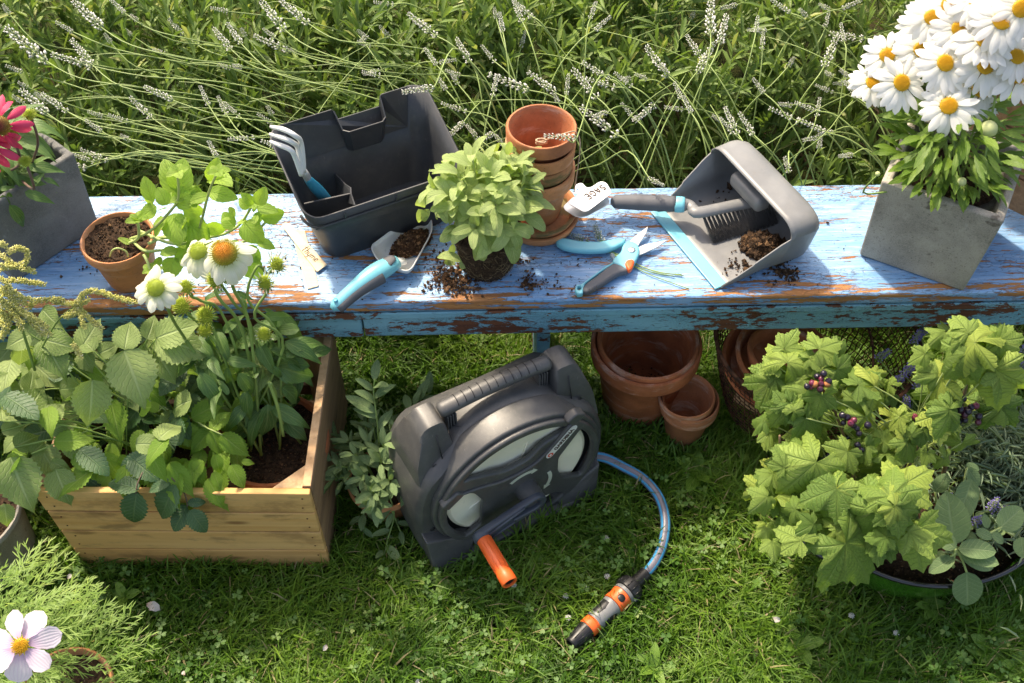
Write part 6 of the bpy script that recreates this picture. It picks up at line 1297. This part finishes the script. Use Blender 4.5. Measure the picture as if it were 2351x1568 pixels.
# ------------------------------------------------------------------ daisies
da = thing('daisy_plant', 'white marguerite daisies with yellow centres growing in the pale planter', 'daisies', (.828, 1.510, BZ+.18))
fl = [(2070,190,.80,1),(2170,145,.84,1),(2262,150,.84,1.05),(2178,243,.79,1),(2250,210,.78,1.05),(2115,115,.82,.95),(2037,127,.80,.9),(2340,88,.86,1),(2338,172,.83,1.05),(2003,190,.76,.85),(2110,58,.84,.8),(2205,65,.88,1),(2262,92,.88,1.05),(2245,2,.92,1),(2140,40,.88,.9),(2300,48,.92,1.05),(2180,10,.90,.9),(2345,20,.94,1),(2130,85,.80,.7),(2310,110,.84,.9),(2225,110,.82,.9),(2290,5,.93,1),(2335,130,.86,.9)]
for i, (u, v_, z, s) in enumerate(fl):
    c = W(u, v_, z=z); nm = Vector((R.gauss(-.08, .16), -.62+R.gauss(0, .14), 1)); n = R.randint(17, 20)
    if i == 4: nm = Vector((.15, -.1, 1))
    flower(da, c, nm, D_YE, PT_W, n, .0435*s, .0145*s, .05+(.35 if i == 4 else 0), s, .10, i < 14, R.random())
    b = Vector((.828+R.gauss(0, .03), 1.51+R.gauss(0, .03), BZ+.18)); nn = nm.normalized(); mb = MB(); addtube(mb, smoothpath([b, b*.45+(c-nn*.05)*.55+Vector((0, .01, .01)), c-nn*.035, c-nn*.001], 5), .0021, 7); mb.out('flower_stalk', M_['stem'], da, world=True)
for u, v_, z, s in [(2270,296,.76,.017),(2208,420,.70,.009),(2015,402,.70,.005)]:
    c = W(u, v_-((3 if s < .01 else 0)), z=z); q = MB().add(*lathe([(0, -s*.8), (s*.7, -s*.5), (s*.95, 0), (s*.75, s*.5), (s*.3, s*.75), (0, s*.8)], 14)[:2], M=frame(c, (1, 0, 0), (.1, -.3, 1))).out('bud', M_['pet_cream'], da, world=True)
    mb = MB(); addtube(mb, smoothpath([(.84, 1.5, BZ+.18), c+Vector((0, .01, -.06)), c-Vector((0, 0, s*.7))], 5), .0018, 6); mb.out('flower_stalk', M_['stem'], da, world=True)
for _ in range(296):
    a = R.random()*6.28; r = .098*sqrt(R.random()); z = R.uniform(.64, .79)-r*.4; p = (.812+r*cos(a), 1.525+r*sin(a), z)
    d = Vector((cos(a)*1.0, sin(a)-.25, R.uniform(-.15, 1.1)-(z-.64)*1.5)); l = R.uniform(.04, .075); tp_ = Vector(p)+d.normalized()*l
    if math.hypot(tp_.x-.828, tp_.y-1.51) > .088 and tp_.z < .672: d.z = abs(d.z)+.5; p = (p[0], p[1], max(z, .665))
    leaf_at(da, 'daisy', p, d, l, (R.gauss(0, .3), R.gauss(-.2, .3), 1), R.uniform(.65, 1.1))
# ------------------------------------------------------------------ sage in pot behind crate
s2r = thing('low_pot', 'small terracotta pot hidden under grey-green sage between crate and reel', 'plant pot', (-.268, 1.165, .001)); link('pot', pot_mesh('pot', .075, .10, .055, .02, .006, M_['terra_orange']), s2r); soil_disc('soil', .067, .09, M_['soil'], s2r, .004, ncr=200)
s2 = thing('potted_sage', 'grey-green sage sprawling out of its pot between the crate and the hose reel', 'sage', (-.268, 1.165, .095))
sage_shoots(s2, (-.268, 1.165, .095), 24, .105, .13, .048, 'sage_g', M_['stem'], (0, 0), .3, 9)
def shoot_uv(root, q, kind, L0, smat, n=9):
    P = smoothpath([W(a, b, z=c) for a, b, c in q], 5); mb = MB(); addtube(mb, P, .0016, 6); mb.out('stem', smat, root, world=True)
    for k in range(n):
        i = int((.25+.75*k/(n-1))*(len(P)-2)); d = (P[i+1]-P[i]).normalized(); side = Matrix.Rotation(k*1.8+R.gauss(0, .3), 3, d) @ d.orthogonal().normalized(); e = (side+d*.7+Vector((0, 0, .2))).normalized(); leaf_at(root, kind, P[i], e, L0*R.uniform(.7, 1.2), (0, 0, 1))
shoot_uv(s2, [(870,1020,.20),(865,960,.25),(858,905,.28),(860,870,.31)], 'sage_g', .060, M_['stem'], 8); shoot_uv(s2, [(890,1130,.12),(905,1180,.08),(890,1240,.04),(880,1290,.02)], 'sage_g', .045, M_['stem'], 8); shoot_uv(s2, [(850,1120,.12),(835,1180,.08),(830,1215,.05)], 'sage_g', .040, M_['stem'], 7)
shoot_uv(s2, [(900,990,.19),(950,930,.20),(990,900,.20)], 'sage_g', .050, M_['stem'], 8)
shoot_uv(s2, [(895,1160,.1),(915,1210,.05),(935,1250,.015)], 'sage_g', .040, M_['stem'], 6)
# ------------------------------------------------------------------ wire basket with saucers
bk = thing('wire_basket', 'rusty round wire basket holding nested terracotta saucers behind the currant bush', 'basket', (.645, 1.42, .0))
RT, RB, BH = .215, .155, .235
mb = MB()
def bpt(a, t, dr=0): r = RB+(RT-RB)*t**.8+dr; return Vector((r*cos(a), r*sin(a)*.92, .008+BH*t))
for k in range(86):
    a = 2*pi*k/86; addtube(mb, [bpt(a+.018*(i % 2), i/14, .0012*(1 if (i+k) % 2 else -1)) for i in range(15)], .0013, 4, cap=False)
for i in range(1, 15): addtube(mb, [bpt(2*pi*k/64, i/15, 0) for k in range(65)], .0013, 4, cap=False)
for k in range(-9, 10):
    x = k*.016; w_ = sqrt(max(0, RB**2-x*x))*.92; addtube(mb, [(x, -w_, .01), (x, w_, .01)], .0013, 4, cap=False); addtube(mb, [(-w_/.92, x*.92, .012), (w_/.92, x*.92, .012)], .0013, 4, cap=False)
tag(mb.out('wire_mesh', M_['rust'], bk), kind='stuff')
mb = MB(); addtube(mb, [bpt(2*pi*k/48, 1, 0) for k in range(49)], .0042, 8, cap=False); mb.out('rim', M_['rust'], bk)
mb = MB(); addtube(mb, smoothpath([bpt(radians(205), 1), Vector((-.13, -.13, .17)), Vector((-.13, -.16, .12)), Vector((-.09, -.19, .11))], 5), .003, 6); mb.out('carrying_wire', M_['rust'], bk)
mb = MB(); addtube(mb, smoothpath([Vector((.02, .17, .24)), Vector((.08, .10, .27)), Vector((.11, -.02, .25)), Vector((.10, -.12, .18))], 6), .003, 6); mb.out('carrying_wire', M_['rust'], bk)
mb = MB(); a, b = W(1690, 905, z=.13), W(1745, 935, z=.12); addtube(mb, [a+(b-a)*t-bk.location*0 for t in (-.02, 0, .5, 1, 1.02)], [.010, .0155, .0165, .0155, .010], 12); mb.out('wooden_grip', M_['endgrain'], bk, world=True, angle=50)
for i, (r, x, y, z, lab) in enumerate([(.122, .566, 1.395, .165, 'outermost and largest terracotta saucer nested in the wire basket'), (.104, .568, 1.390, .182, 'middle terracotta saucer nested in the wire basket'), (.084, .572, 1.382, .198, 'smallest innermost terracotta saucer in the wire basket')]):
    me = MB().add(*lathe([(0, 0), (r*.82, 0), (r*.88, .004), (r, .036), (r-.002, .040), (r-.008, .040), (r-.012, .036), (r*.80, .009), (0, .009)], 48)[:2]).mesh('nested_saucer', M_['terra_wet']); me.set_sharp_from_angle(angle=radians(45))
    potobj('nested_saucer', me, lab, 'saucer', (x, y, z), 'saucers in the wire basket', i, (radians(8), radians(2)))
# ------------------------------------------------------------------ green enamel tub
tb = thing('enamel_tub', 'green enamel tub with black rim and side handle full of currant and sage', 'tub', (.830, 1.085, .0), radians(13))
TX, TY = .238, .190
v, f, uv = lathe([(0, .004), (.70, .004), (.76, .010), (.82, .035), (.90, .085), (.97, .135), (.995, .158), (.975, .158), (.95, .135), (.80, .04), (.70, .016), (0, .016)], 72, TX, TY)
MB().add(v, f, 0, uv).out('basin', M_['enamel'], tb, angle=60)
mb = MB(); addtube(mb, [Vector((TX*.99*cos(2*pi*k/72), TY*.99*sin(2*pi*k/72), .160)) for k in range(73)], .0052, 8, cap=False); mb.out('rim', M_['enamel_black'], tb)
for s in (-1, 1):
    mb = MB(); P = smoothpath([Vector((s*(TX-.012), -.060, .130)), Vector((s*(TX+.012), -.062, .138)), Vector((s*(TX+.034), -.035, .146)), Vector((s*(TX+.038), .0, .148)), Vector((s*(TX+.030), .035, .146)), Vector((s*(TX+.002), .058, .138))], 5); addtube(mb, P, [.0065+.003*sin(pi*i/25) for i in range(26)], 10, flat=.8); mb.out('side_handle', M_['enamel_black'], tb)
v, f, uv = lathe([(0, .118), (.5, .120), (.95, .116)], 40, TX*.98, TY*.98); MB().add(v, f, 0, uv).out('soil', M_['soil'], tb)
P = [(TX*.9*sqrt(q)*cos(a), TY*.9*sqrt(q)*sin(a), .12) for q, a in zip(NR.uniform(0, 1, 900), NR.uniform(0, 6.28, 900))]; crumbs('soil_crumbs', P, .004, M_['soil'], tb)
# currant
cu_ = thing('currant_bush', 'blackcurrant bush with lobed leaves and dark berries growing in the green tub', 'currant bush', (.74, 1.10, .12))
csrc = Vector((.70, 1.08, .13))
def cur(a, b, c, d, z1, z2, oy=523, wd=1.0):
    P = W(1568+a*.3337, oy+b*.3337, z=z1); T = W(1568+c*.3337, oy+d*.3337, z=z2); dd_ = T-P; view_ = (camo.location-P).normalized()
    up = view_*.6+Vector((0, 0, .5))+Vector((R.gauss(0, .15), R.gauss(0, .15), 0)); L_ = dd_.length*1.0
    o = put('leaf', R.choice(LF['curr']), cu_, frame(P, dd_, up, (L_, L_*wd, L_))); return P
for q in [(2010,790,1705,760,.62,.58),(1965,700,2185,690,.62,.61),(1960,720,1890,590,.62,.63),(1955,865,1760,1010,.60,.55),(2065,850,2065,1095,.60,.54),(2150,970,2110,1270,.57,.50),(2190,1000,2330,1110,.56,.52),(2170,780,2300,960,.60,.57),(2190,740,2270,640,.60,.61),(1665,865,1545,930,.55,.53),(1755,1015,1640,880,.52,.54),(1775,1030,1700,1225,.52,.47),(1840,1250,1950,1410,.50,.46),(1830,1250,1640,1230,.50,.48),(2185,1225,2050,1440,.48,.43),(2190,1220,2345,1200,.48,.47),(1918,1480,1900,1590,.42,.38),(2060,760,2150,760,.60,.60),
          (1065,875,1190,1010,.50,.46),(830,1045,690,1070,.48,.46),(935,835,1085,760,.52,.52),(720,925,850,725,.50,.52),(700,830,800,700,.50,.52),(655,955,550,880,.48,.48),(645,1030,455,1040,.46,.44),(600,1060,510,1265,.45,.40),(960,965,930,880,.50,.52),(960,975,860,1050,.50,.48),(700,1235,550,1290,.46,.43),(705,1240,625,1390,.46,.42),(715,1240,640,1120,.46,.48),(740,1205,870,1280,.47,.45),(955,1150,900,1315,.49,.45),(1060,975,1190,1060,.50,.47),(1210,1080,1375,1000,.49,.49),(1315,1090,1510,1210,.49,.45),(1190,1195,1170,1340,.47,.43),(1255,1300,1310,1430,.46,.42),(1215,1105,1315,1170,.48,.46),(1000,1090,1070,1040,.50,.51),(845,1310,945,1460,.45,.41),(560,1330,452,1290,.42,.41),(890,880,840,990,.51,.49),(870,900,990,880,.51,.51),(1500,1300,1530,1210,.45,.46),(1490,1300,1400,1380,.45,.42),(1540,1470,1480,1380,.42,.44),(1630,1360,1660,1510,.43,.40),(1630,1360,1790,1430,.43,.41),(1545,1470,1630,1600,.42,.38),(1250,1500,1130,1580,.42,.40),(1260,1510,1340,1620,.42,.39),(760,1260,830,1160,.47,.48),(1560,1440,1570,1300,.43,.45),(850,1130,700,1070,.47,.48)]: 
    P = cur(*q, wd=R.uniform(.85, 1.1))
    if R.random() < .7: stem_to(cu_, P, csrc+Vector((R.gauss(.03, .05), R.gauss(0, .03), R.uniform(.05, .2))), M_['stem_pale'], .0013, .02, 'petiole')
for q in [(915,45,680,300,.44,.39),(1055,225,800,340,.43,.40),(1060,230,960,480,.43,.38),(1430,285,1440,30,.48,.49),(1425,290,1270,270,.48,.46),(1440,340,1370,440,.49,.47),(1460,350,1575,430,.49,.47),(1465,360,1520,560,.48,.45),(1350,370,1230,650,.45,.38),(1600,500,1620,810,.40,.34),(1120,600,1350,850,.38,.31),(870,405,790,570,.36,.33),(1500,210,1715,60,.44,.44),(1400,560,1240,560,.42,.40),(1500,320,1670,340,.47,.46),(1550,520,1760,460,.41,.40),(700,80,650,-60,.42,.44),(800,-20,660,150,.43,.40),(1130,-30,1000,110,.43,.41),(1800,20,1880,90,.40,.38),(1680,-20,1640,70,.41,.39),(990,560,1050,500,.34,.35),(1480,300,1560,230,.47,.48),(1060,500,1250,480,.38,.38)]:
    cur(*q, oy=1046.6, wd=R.uniform(.9, 1.1))
for _ in range(120):
    t = R.random(); u = 1830+R.uniform(-80, 250); v_ = R.uniform(850, 1250); z = R.uniform(.22, .42); P = W(u, v_, z=z)
    if P.x > .95 or P.y > 1.28: continue
    a = R.uniform(0, 6.28); leaf_at(cu_, 'curr', P, Vector((cos(a), sin(a)-.4, R.uniform(-.6, .1))), R.uniform(.028, .05), (R.gauss(0, .3), R.gauss(-.4, .3), 1))
for _ in range(16):
    P = W(R.uniform(2150, 2330), R.uniform(760, 960), z=R.uniform(.36, .48)); a = R.uniform(0, 6.28); leaf_at(cu_, 'curr', P, Vector((cos(a), sin(a)-.4, R.uniform(-.6, .1))), R.uniform(.035, .055), (R.gauss(0, .3), R.gauss(-.4, .3), 1))
for q in ([(1900,1250,.13),(1960,1100,.30),(1900,900,.45)], [(2100,1200,.13),(2080,1100,.30),(2120,1000,.40)], [(2150,1150,.13),(2200,960,.42),(2240,800,.57)], [(2000,1230,.13),(2020,1180,.3),(2040,1170,.46)], [(1850,1250,.13),(1800,1120,.28),(1790,1000,.43)]):
    mb = MB(); addtube(mb, smoothpath([W(a, b, z=c) for a, b, c in q], 5), [.005-.0003*i for i in range(11)], 7); mb.out('branch', M_['stem_wood'], cu_, world=True)
br_m = MB().add(*lathe([(0, -1), (.5, -.86), (.87, -.5), (1, 0), (.87, .5), (.5, .86), (.12, 1), (.1, 1.25), (0, 1.2)], 12)[:2]).mesh('berry', M_['berry']); br_p = MB().add(*lathe([(0, -1), (.5, -.86), (.87, -.5), (1, 0), (.87, .5), (.5, .86), (.12, 1), (0, 1.1)], 12)[:2]).mesh('berry', M_['berry_pale'])
for u, v_, z, n, sp_ in [(1568+930*.3337, 523+1075*.3337, .50, 12, .012), (1568+1890*.3337, 523+1230*.3337, .47, 16, .016), (1568+1640*.3337, 523+1310*.3337, .44, 5, .009), (1568+1140*.3337, 523+1330*.3337, .46, 5, .010), (1568+1210*.3337, 523+1385*.3337, .45, 4, .008), (1568+1960*.3337, 523+1270*.3337, .46, 8, .012), (1568+1490*.3337, 523+1330*.3337, .43, 3, .006), (1568+1200*.3337, 523+1500*.3337, .42, 4, .01)]:
    c = W(u, v_, z=z)
    for _ in range(n): p = c+Vector((R.gauss(0, sp_), R.gauss(0, sp_*.7), R.gauss(0, .006))); put('berry', br_m if R.random() < .88 else br_p, cu_, frame(p, (R.gauss(0, 1), R.gauss(0, 1), .5), (0, 0, 1), R.uniform(.0052, .0068)))
# sage in the tub
s3 = thing('tub_sage', 'sage with big round grey-green leaves growing at the right end of the green tub', 'sage', (.90, 1.02, .12))
for a, b, c, d, z1, z2, wd in [(1870,610,1830,270,.26,.34,1.0),(1880,640,1745,520,.26,.28,1),(1900,640,2180,640,.26,.28,.85),(1900,650,2190,740,.25,.26,.75),(1910,660,2200,780,.24,.22,.7),(1870,700,1690,800,.24,.22,.8),(1955,800,1970,1055,.20,.14,1.1),(2180,500,2350,350,.26,.28,1.1),(2200,490,2350,480,.26,.26,.9),(2100,500,2080,400,.27,.29,.8),(2130,540,2235,600,.26,.25,.9),(2330,560,2351,710,.25,.23,1.2),(1960,80,2050,210,.30,.28,.9),(1950,60,2060,90,.30,.30,.8),(2020,520,2150,560,.27,.27,1),(1740,250,1830,120,.27,.30,1),(1700,380,1680,310,.25,.26,1),(1990,160,1900,480,.30,.30,.6),(1760,780,1700,810,.2,.19,1)]:
    leaf_uv(s3, 'sage_r', (1568+a*.333, 1046.6+b*.333), (1568+c*.333, 1046.6+d*.333), z1, z2, R.gauss(0, .2), wd)
for q in ([(1880,640,.26),(1860,760,.2),(1870,760,.13)], [(1885,640,.25),(1930,730,.22),(1955,800,.2)], [(1890,640,.25),(2010,600,.26),(2120,530,.26),(2200,490,.26)], [(1890,660,.24),(1980,655,.25)], [(1770,700,.2),(1850,690,.24),(1885,660,.25)], [(1950,700,.14),(1900,400,.24),(1960,80,.30)], [(1830,700,.14),(1770,480,.2),(1740,250,.27)]):
    mb = MB(); addtube(mb, smoothpath([W(1568+a*.333, 1046.6+b*.333, z=c) for a, b, c in q], 4), .0022, 7); mb.out('stem', M_['stem_pale'], s3, world=True)
for _ in range(26): a = R.random()*6.28; leaf_at(s3, 'sage_r', (.90+R.gauss(0, .05), 1.0+R.gauss(0, .035), R.uniform(.14, .21)), Vector((cos(a), sin(a), R.uniform(0, .5))), R.uniform(.018, .035), (0, 0, 1))
# purple lavender behind
lv_ = thing('purple_lavender', 'lavender with violet flower spikes and silvery leaves growing behind the currant bush', 'lavender', (.93, 1.13, .10), 0)
P = []; X = []; U = []; sc = []
for _ in range(1500):
    x = .98+R.gauss(0, .085); y = 1.13+R.gauss(0, .075)
    if y > 1.33: continue
    z = .14+.12*exp(-((x-.98)**2+(y-1.13)**2)/.02)*R.uniform(.3, 1.1); a = R.random()*6.28; d = Vector((cos(a), sin(a), R.uniform(-.2, .9)))
    P.append((x-.93, y-1.13, z-.10)); X.append(tuple(d)); U.append((0, 0, 1)); L_ = R.uniform(.03, .065); sc.append((L_, .0045, L_*1.3))
tag(link('foliage', scatter('foliage', *T_LEAF, P, X, U, sc, M_['lav_grey']), lv_), kind='stuff')
for u, v_, z, l in [(2028,815,.26,.030),(2105,775,.30,.034),(2085,850,.28,.045),(2095,835,.28,.040),(2110,885,.26,.030),(2080,925,.24,.03),(2075,960,.22,.03),(2000,915,.22,.025),(2005,930,.2,.025),(2255,765,.32,.03),(2345,810,.30,.03),(2345,840,.28,.03),(2330,850,.27,.025),(2178,1145,.22,.025),(2280,1160,.22,.04),(2300,1170,.2,.03),(2245,1195,.2,.02),(2120,760,.30,.03),(2065,870,.25,.03),(1990,925,.2,.03)]:
    c = W(u, v_, z=z); d = Vector((R.gauss(0, .2), R.gauss(0, .2)-.1, 1)).normalized(); P_ = smoothpath([Vector((.90+R.gauss(0, .04), 1.15, .13)), (c+Vector((.9, 1.15, .13)))/2+Vector((0, 0, .02)), c-d*l*.5], 4)
    mb = MB(); addtube(mb, P_, .0011, 5); st = mb.out('flower_stem', M_['stem'], lv_, world=True); link('flower_spike', R.choice(SPK_P), st, Matrix.Translation(-lv_.location) @ frame(c-d*l*.5, d, (0, 1, 0), (l*1.1, .055, .055)))
# ------------------------------------------------------------------ left corner
gp = thing('grey_pot', 'tall grey clay pot with soil at the lower left edge beside the crate', 'plant pot', (-1.055, 1.03, .001)); link('pot', pot_mesh('pot', .108, .20, .078, .015, .008, M_['concrete']), gp); soil_disc('soil', .096, .175, M_['soil'], gp, .006, ncr=500, size=.003)
st_ = thing('bent_stalk', 'thick green stalk bending from the grey pot to the grass beside the crate', 'stalk', tuple(W(0, 1310, z=.12)))
mb = MB(); addtube(mb, smoothpath([W(-20, 1312, z=.16), W(40, 1313, z=.14), W(85, 1300, z=.12), W(130, 1280, z=.08), W(165, 1255, z=.03)], 6), .0050, 8, flat=.7); mb.out('stem', M_['stem'], st_, world=True)
mb = MB(); addtube(mb, smoothpath([W(20, 1330, z=.14), W(60, 1345, z=.13), W(85, 1375, z=.09), W(95, 1420, z=.02)], 6), .0048, 8, flat=.7); mb.out('stem', M_['stem'], st_, world=True)
cpot = thing('cosmos_pot', 'orange terracotta pot at the lower left corner under feathery cosmos leaves', 'plant pot', (-.800, .705, .001)); link('pot', pot_mesh('pot', .085, .13, .06, .022, .007, M_['terra_orange']), cpot); soil_disc('soil', .075, .115, M_['soil'], cpot, .005, ncr=200)
cs = thing('cosmos_plant', 'pale pink cosmos flower above feathery light green leaves in the lower left corner', 'cosmos', (-.845, .722, .12))
P = []; X = []; U = []; sc = []
def frond(b, d, L_, n=6):
    d = d.normalized(); pn = d.cross(Vector((0, 0, 1))).normalized(); up = pn.cross(d)
    p = b.copy(); dl = d.copy()
    for k in range(n):
        q = p+dl*L_/n; P.append(tuple(p)); X.append(tuple(q-p)); U.append(tuple(up)); sc.append(((q-p).length*1.15, .0016, .0016)); t = k/n
        for s in (-1, 1):
            e = (dl*R.uniform(.7, 1.3)+pn*s*R.uniform(.5, 1)+up*R.uniform(-.4, .5)).normalized(); l = L_*.45*sin(pi*(.15+.75*t))*R.uniform(.8, 1.2); P.append(tuple(q)); X.append(tuple(e)); U.append(tuple(up)); sc.append((l, .0026, .002))
            for m in (.35, .6):
                e2 = (e+pn*s*R.uniform(.2, .7)*(-1 if m > .5 else 1)+dl*(.6 if m > .5 else 0)).normalized(); P.append(tuple(q+e*l*m)); X.append(tuple(e2)); U.append(tuple(up)); sc.append((l*.6, .0024, .002))
        p = q; dl = (dl+Vector((0, 0, -.05))).normalized()
for _ in range(120):
    a = R.random()*6.28; r = R.uniform(0, .10); b = Vector((-.885+r*cos(a), .725+r*sin(a)*.9, R.uniform(.17, .34))); frond(b, Vector((cos(a)+R.gauss(0, .4)+.2, sin(a)+R.gauss(0, .4), R.uniform(-.1, .6))), R.uniform(.05, .09))
for _ in range(26): a = R.random()*6.28; frond(Vector((-.80+.06*cos(a), .71+.06*sin(a), R.uniform(.14, .22))), Vector((cos(a), sin(a), .3)), .07)
for u, v_, z in ((10, 1340, .24), (30, 1390, .22), (90, 1400, .20), (150, 1450, .2), (200, 1500, .2), (230, 1530, .18), (150, 1500, .25), (60, 1380, .2), (100, 1440, .26), (20, 1300, .25)): b = W(u, v_, z=z); frond(b, Vector((.6+R.gauss(0, .3), .5+R.gauss(0, .3), .2)), .09)
off = np.array(cs.location); tag(link('foliage', scatter('foliage', *T_LEAF, np.array(P)-off, X, U, sc, M_['feather']), cs), kind='stuff')
c = W(48, 1482, z=.42); flower(cs, c, (.05, -.55, 1), D_CO, PT_C, 7, .052, .009, .02, .95, .10, wide=1.0, spin=.3); mb = MB(); addtube(mb, smoothpath([(-.86, .72, .13), (-.80, .68, .28), c-Vector((0, 0, .03)), c-Vector((0, 0, .002))], 5), .0018, 6); mb.out('flower_stalk', M_['stem'], cs, world=True)
c = W(18, 1504, z=.38); MB().add(*lathe([(0, -1), (.6, -.8), (1, 0), (.6, .8), (0, 1)], 12)[:2], M=frame(c, (1, 0, 0), (0, 0, 1), .0075)).out('flower_bud', M_['pet_fallen'], cs, world=True)
# ------------------------------------------------------------------ small things on the lawn
PF = [leaf_mesh('fallen_petal', 1, .7, M_['pet_fallen'], 1.2, .6, .06, 1.0, .5, 6, 2, .08, 0, i) for i in range(2)]
for u, v_, s, lab in [(338, 1385, .030, 'white curled petal lying on the grass in front of the crate'), (236, 1510, .026, 'torn pale petal on the grass near the cosmos pot'), (155, 1330, .014, 'small pinkish petal in the grass below the left corner of the crate'), (425, 1550, .012, 'tiny brown petal on the grass near the bottom edge, left'), (1770, 1420, .020, 'curled brown petal on the lawn left of the green tub'), (258*1, 1545, .010, 'brown dry petal scrap beside the cosmos pot rim'), (970, 1560, .018, 'orange-brown dead petal at the bottom edge of the lawn'), (920, 1010, .016, 'pale fallen petal among the grey sage leaves'), (750, 1480, .014, 'small buff petal on the lawn between the crate and the bottom edge')]:
    p = W(u, v_, z=.045); o = link('fallen_petal', R.choice(PF), None, frame(p, (R.gauss(0, 1), R.gauss(0, 1), .2), (.2, -.4, 1), s)); tag(o, lab, 'petal', 'fallen petals on the lawn')
def weed(label, u, v_, n, L_, wd, z=.01):
    p = W(u, v_, z=z); t = thing('lawn_weed', label, 'weed', tuple(p), 0, 'broad-leaved weeds in the lawn')
    for k in range(n): a = k*2*pi/n+R.gauss(0, .3); leaf_at(t, 'weed', p+Vector((0, 0, .012)), Vector((cos(a), sin(a), R.uniform(.25, .9))), L_*R.uniform(.7, 1.1), (0, 0, 1), wd)
weed('broad-leaved weed standing upright right of the small pot stack', 1600, 1095, 5, .06, 1.1); weed('plantain rosette at the far right in front of the tub', 2270, 1500, 6, .05, 1.3); weed('broad pale leaf clump in the lawn near the bottom right', 1830, 1490, 4, .055, 1.1); weed('weed with rounded leaves near the bottom centre of the lawn', 1240, 1300, 4, .03, 1.6)
weed('yellow-green weed left of the orange crank grip', 940, 1330, 4, .035, 1.3); weed('low weed between crate and bottom edge on the left', 290, 1400-25, 4, .04, 1.2); weed('dandelion-like weed right of the nozzle tip', 1500, 1540, 5, .05, .9); weed('weed rosette below the green tub front', 2130, 1400, 6, .035, 1.2); weed('weed near the left bottom of the lawn', 600, 1500, 4, .03, 1.3); weed('weed in front of the hose reel base', 1010, 1290+60, 3, .03, 1.4); weed('weed at the far lower right corner', 2330, 1540, 5, .045, 1.2)
weed('weed growing behind the large nested pots', 1700, 1070, 5, .035, 1.3); weed('leafy weed under the bench left of the leg', 1100, 790, 5, .03, 1.3); weed('round-leaved weed between the tub handle and hose', 1750, 1250, 5, .035, 1.2)
cf = scatter('clover_head', *T_BUD, [tuple(Vector((cos(i*2.4)*.003*sqrt(i/26), sin(i*2.4)*.003*sqrt(i/26), .002))) for i in range(26)], [tuple(Vector((cos(i*2.4)*sqrt(i/26), sin(i*2.4)*sqrt(i/26), 1.2-i/20))) for i in range(26)], [(.1, .3, .2)]*26, [(.0060, .0032, .0032)]*26, M_['bud_white'])
for k, (u, v_, lab) in enumerate([(1392, 1232, 'white clover head between hose reel and hose'), (1395, 1320, 'white clover head inside the hose curve, lower'), (1345, 1345, 'small clover head left of the hose curve'), (1300, 1365, 'clover head in the open lawn left of the nozzle'), (1305, 1415, 'clover head close to the nozzle'), (1458, 1370, 'clover head right of the hose sleeve'), (1957, 1410, 'white clover head in front of the green tub'), (2060, 1450, 'clover head right of the one in front of the tub'), (1180, 1340, 'clover head below the orange crank grip')]):
    p = W(u, v_, z=.045); t = thing('clover_flower', lab, 'clover flower', (p.x, p.y, 0), 0, 'clover flowers in the lawn'); link('flower_head', cf, t, Matrix.Translation((0, 0, .036)) @ Matrix.Scale(.85, 4)); mb = MB(); addtube(mb, [(0, .006, 0), (0, .002, .03), (0, 0, .046)], .0008, 4); mb.out('stem', M_['stem'], t)
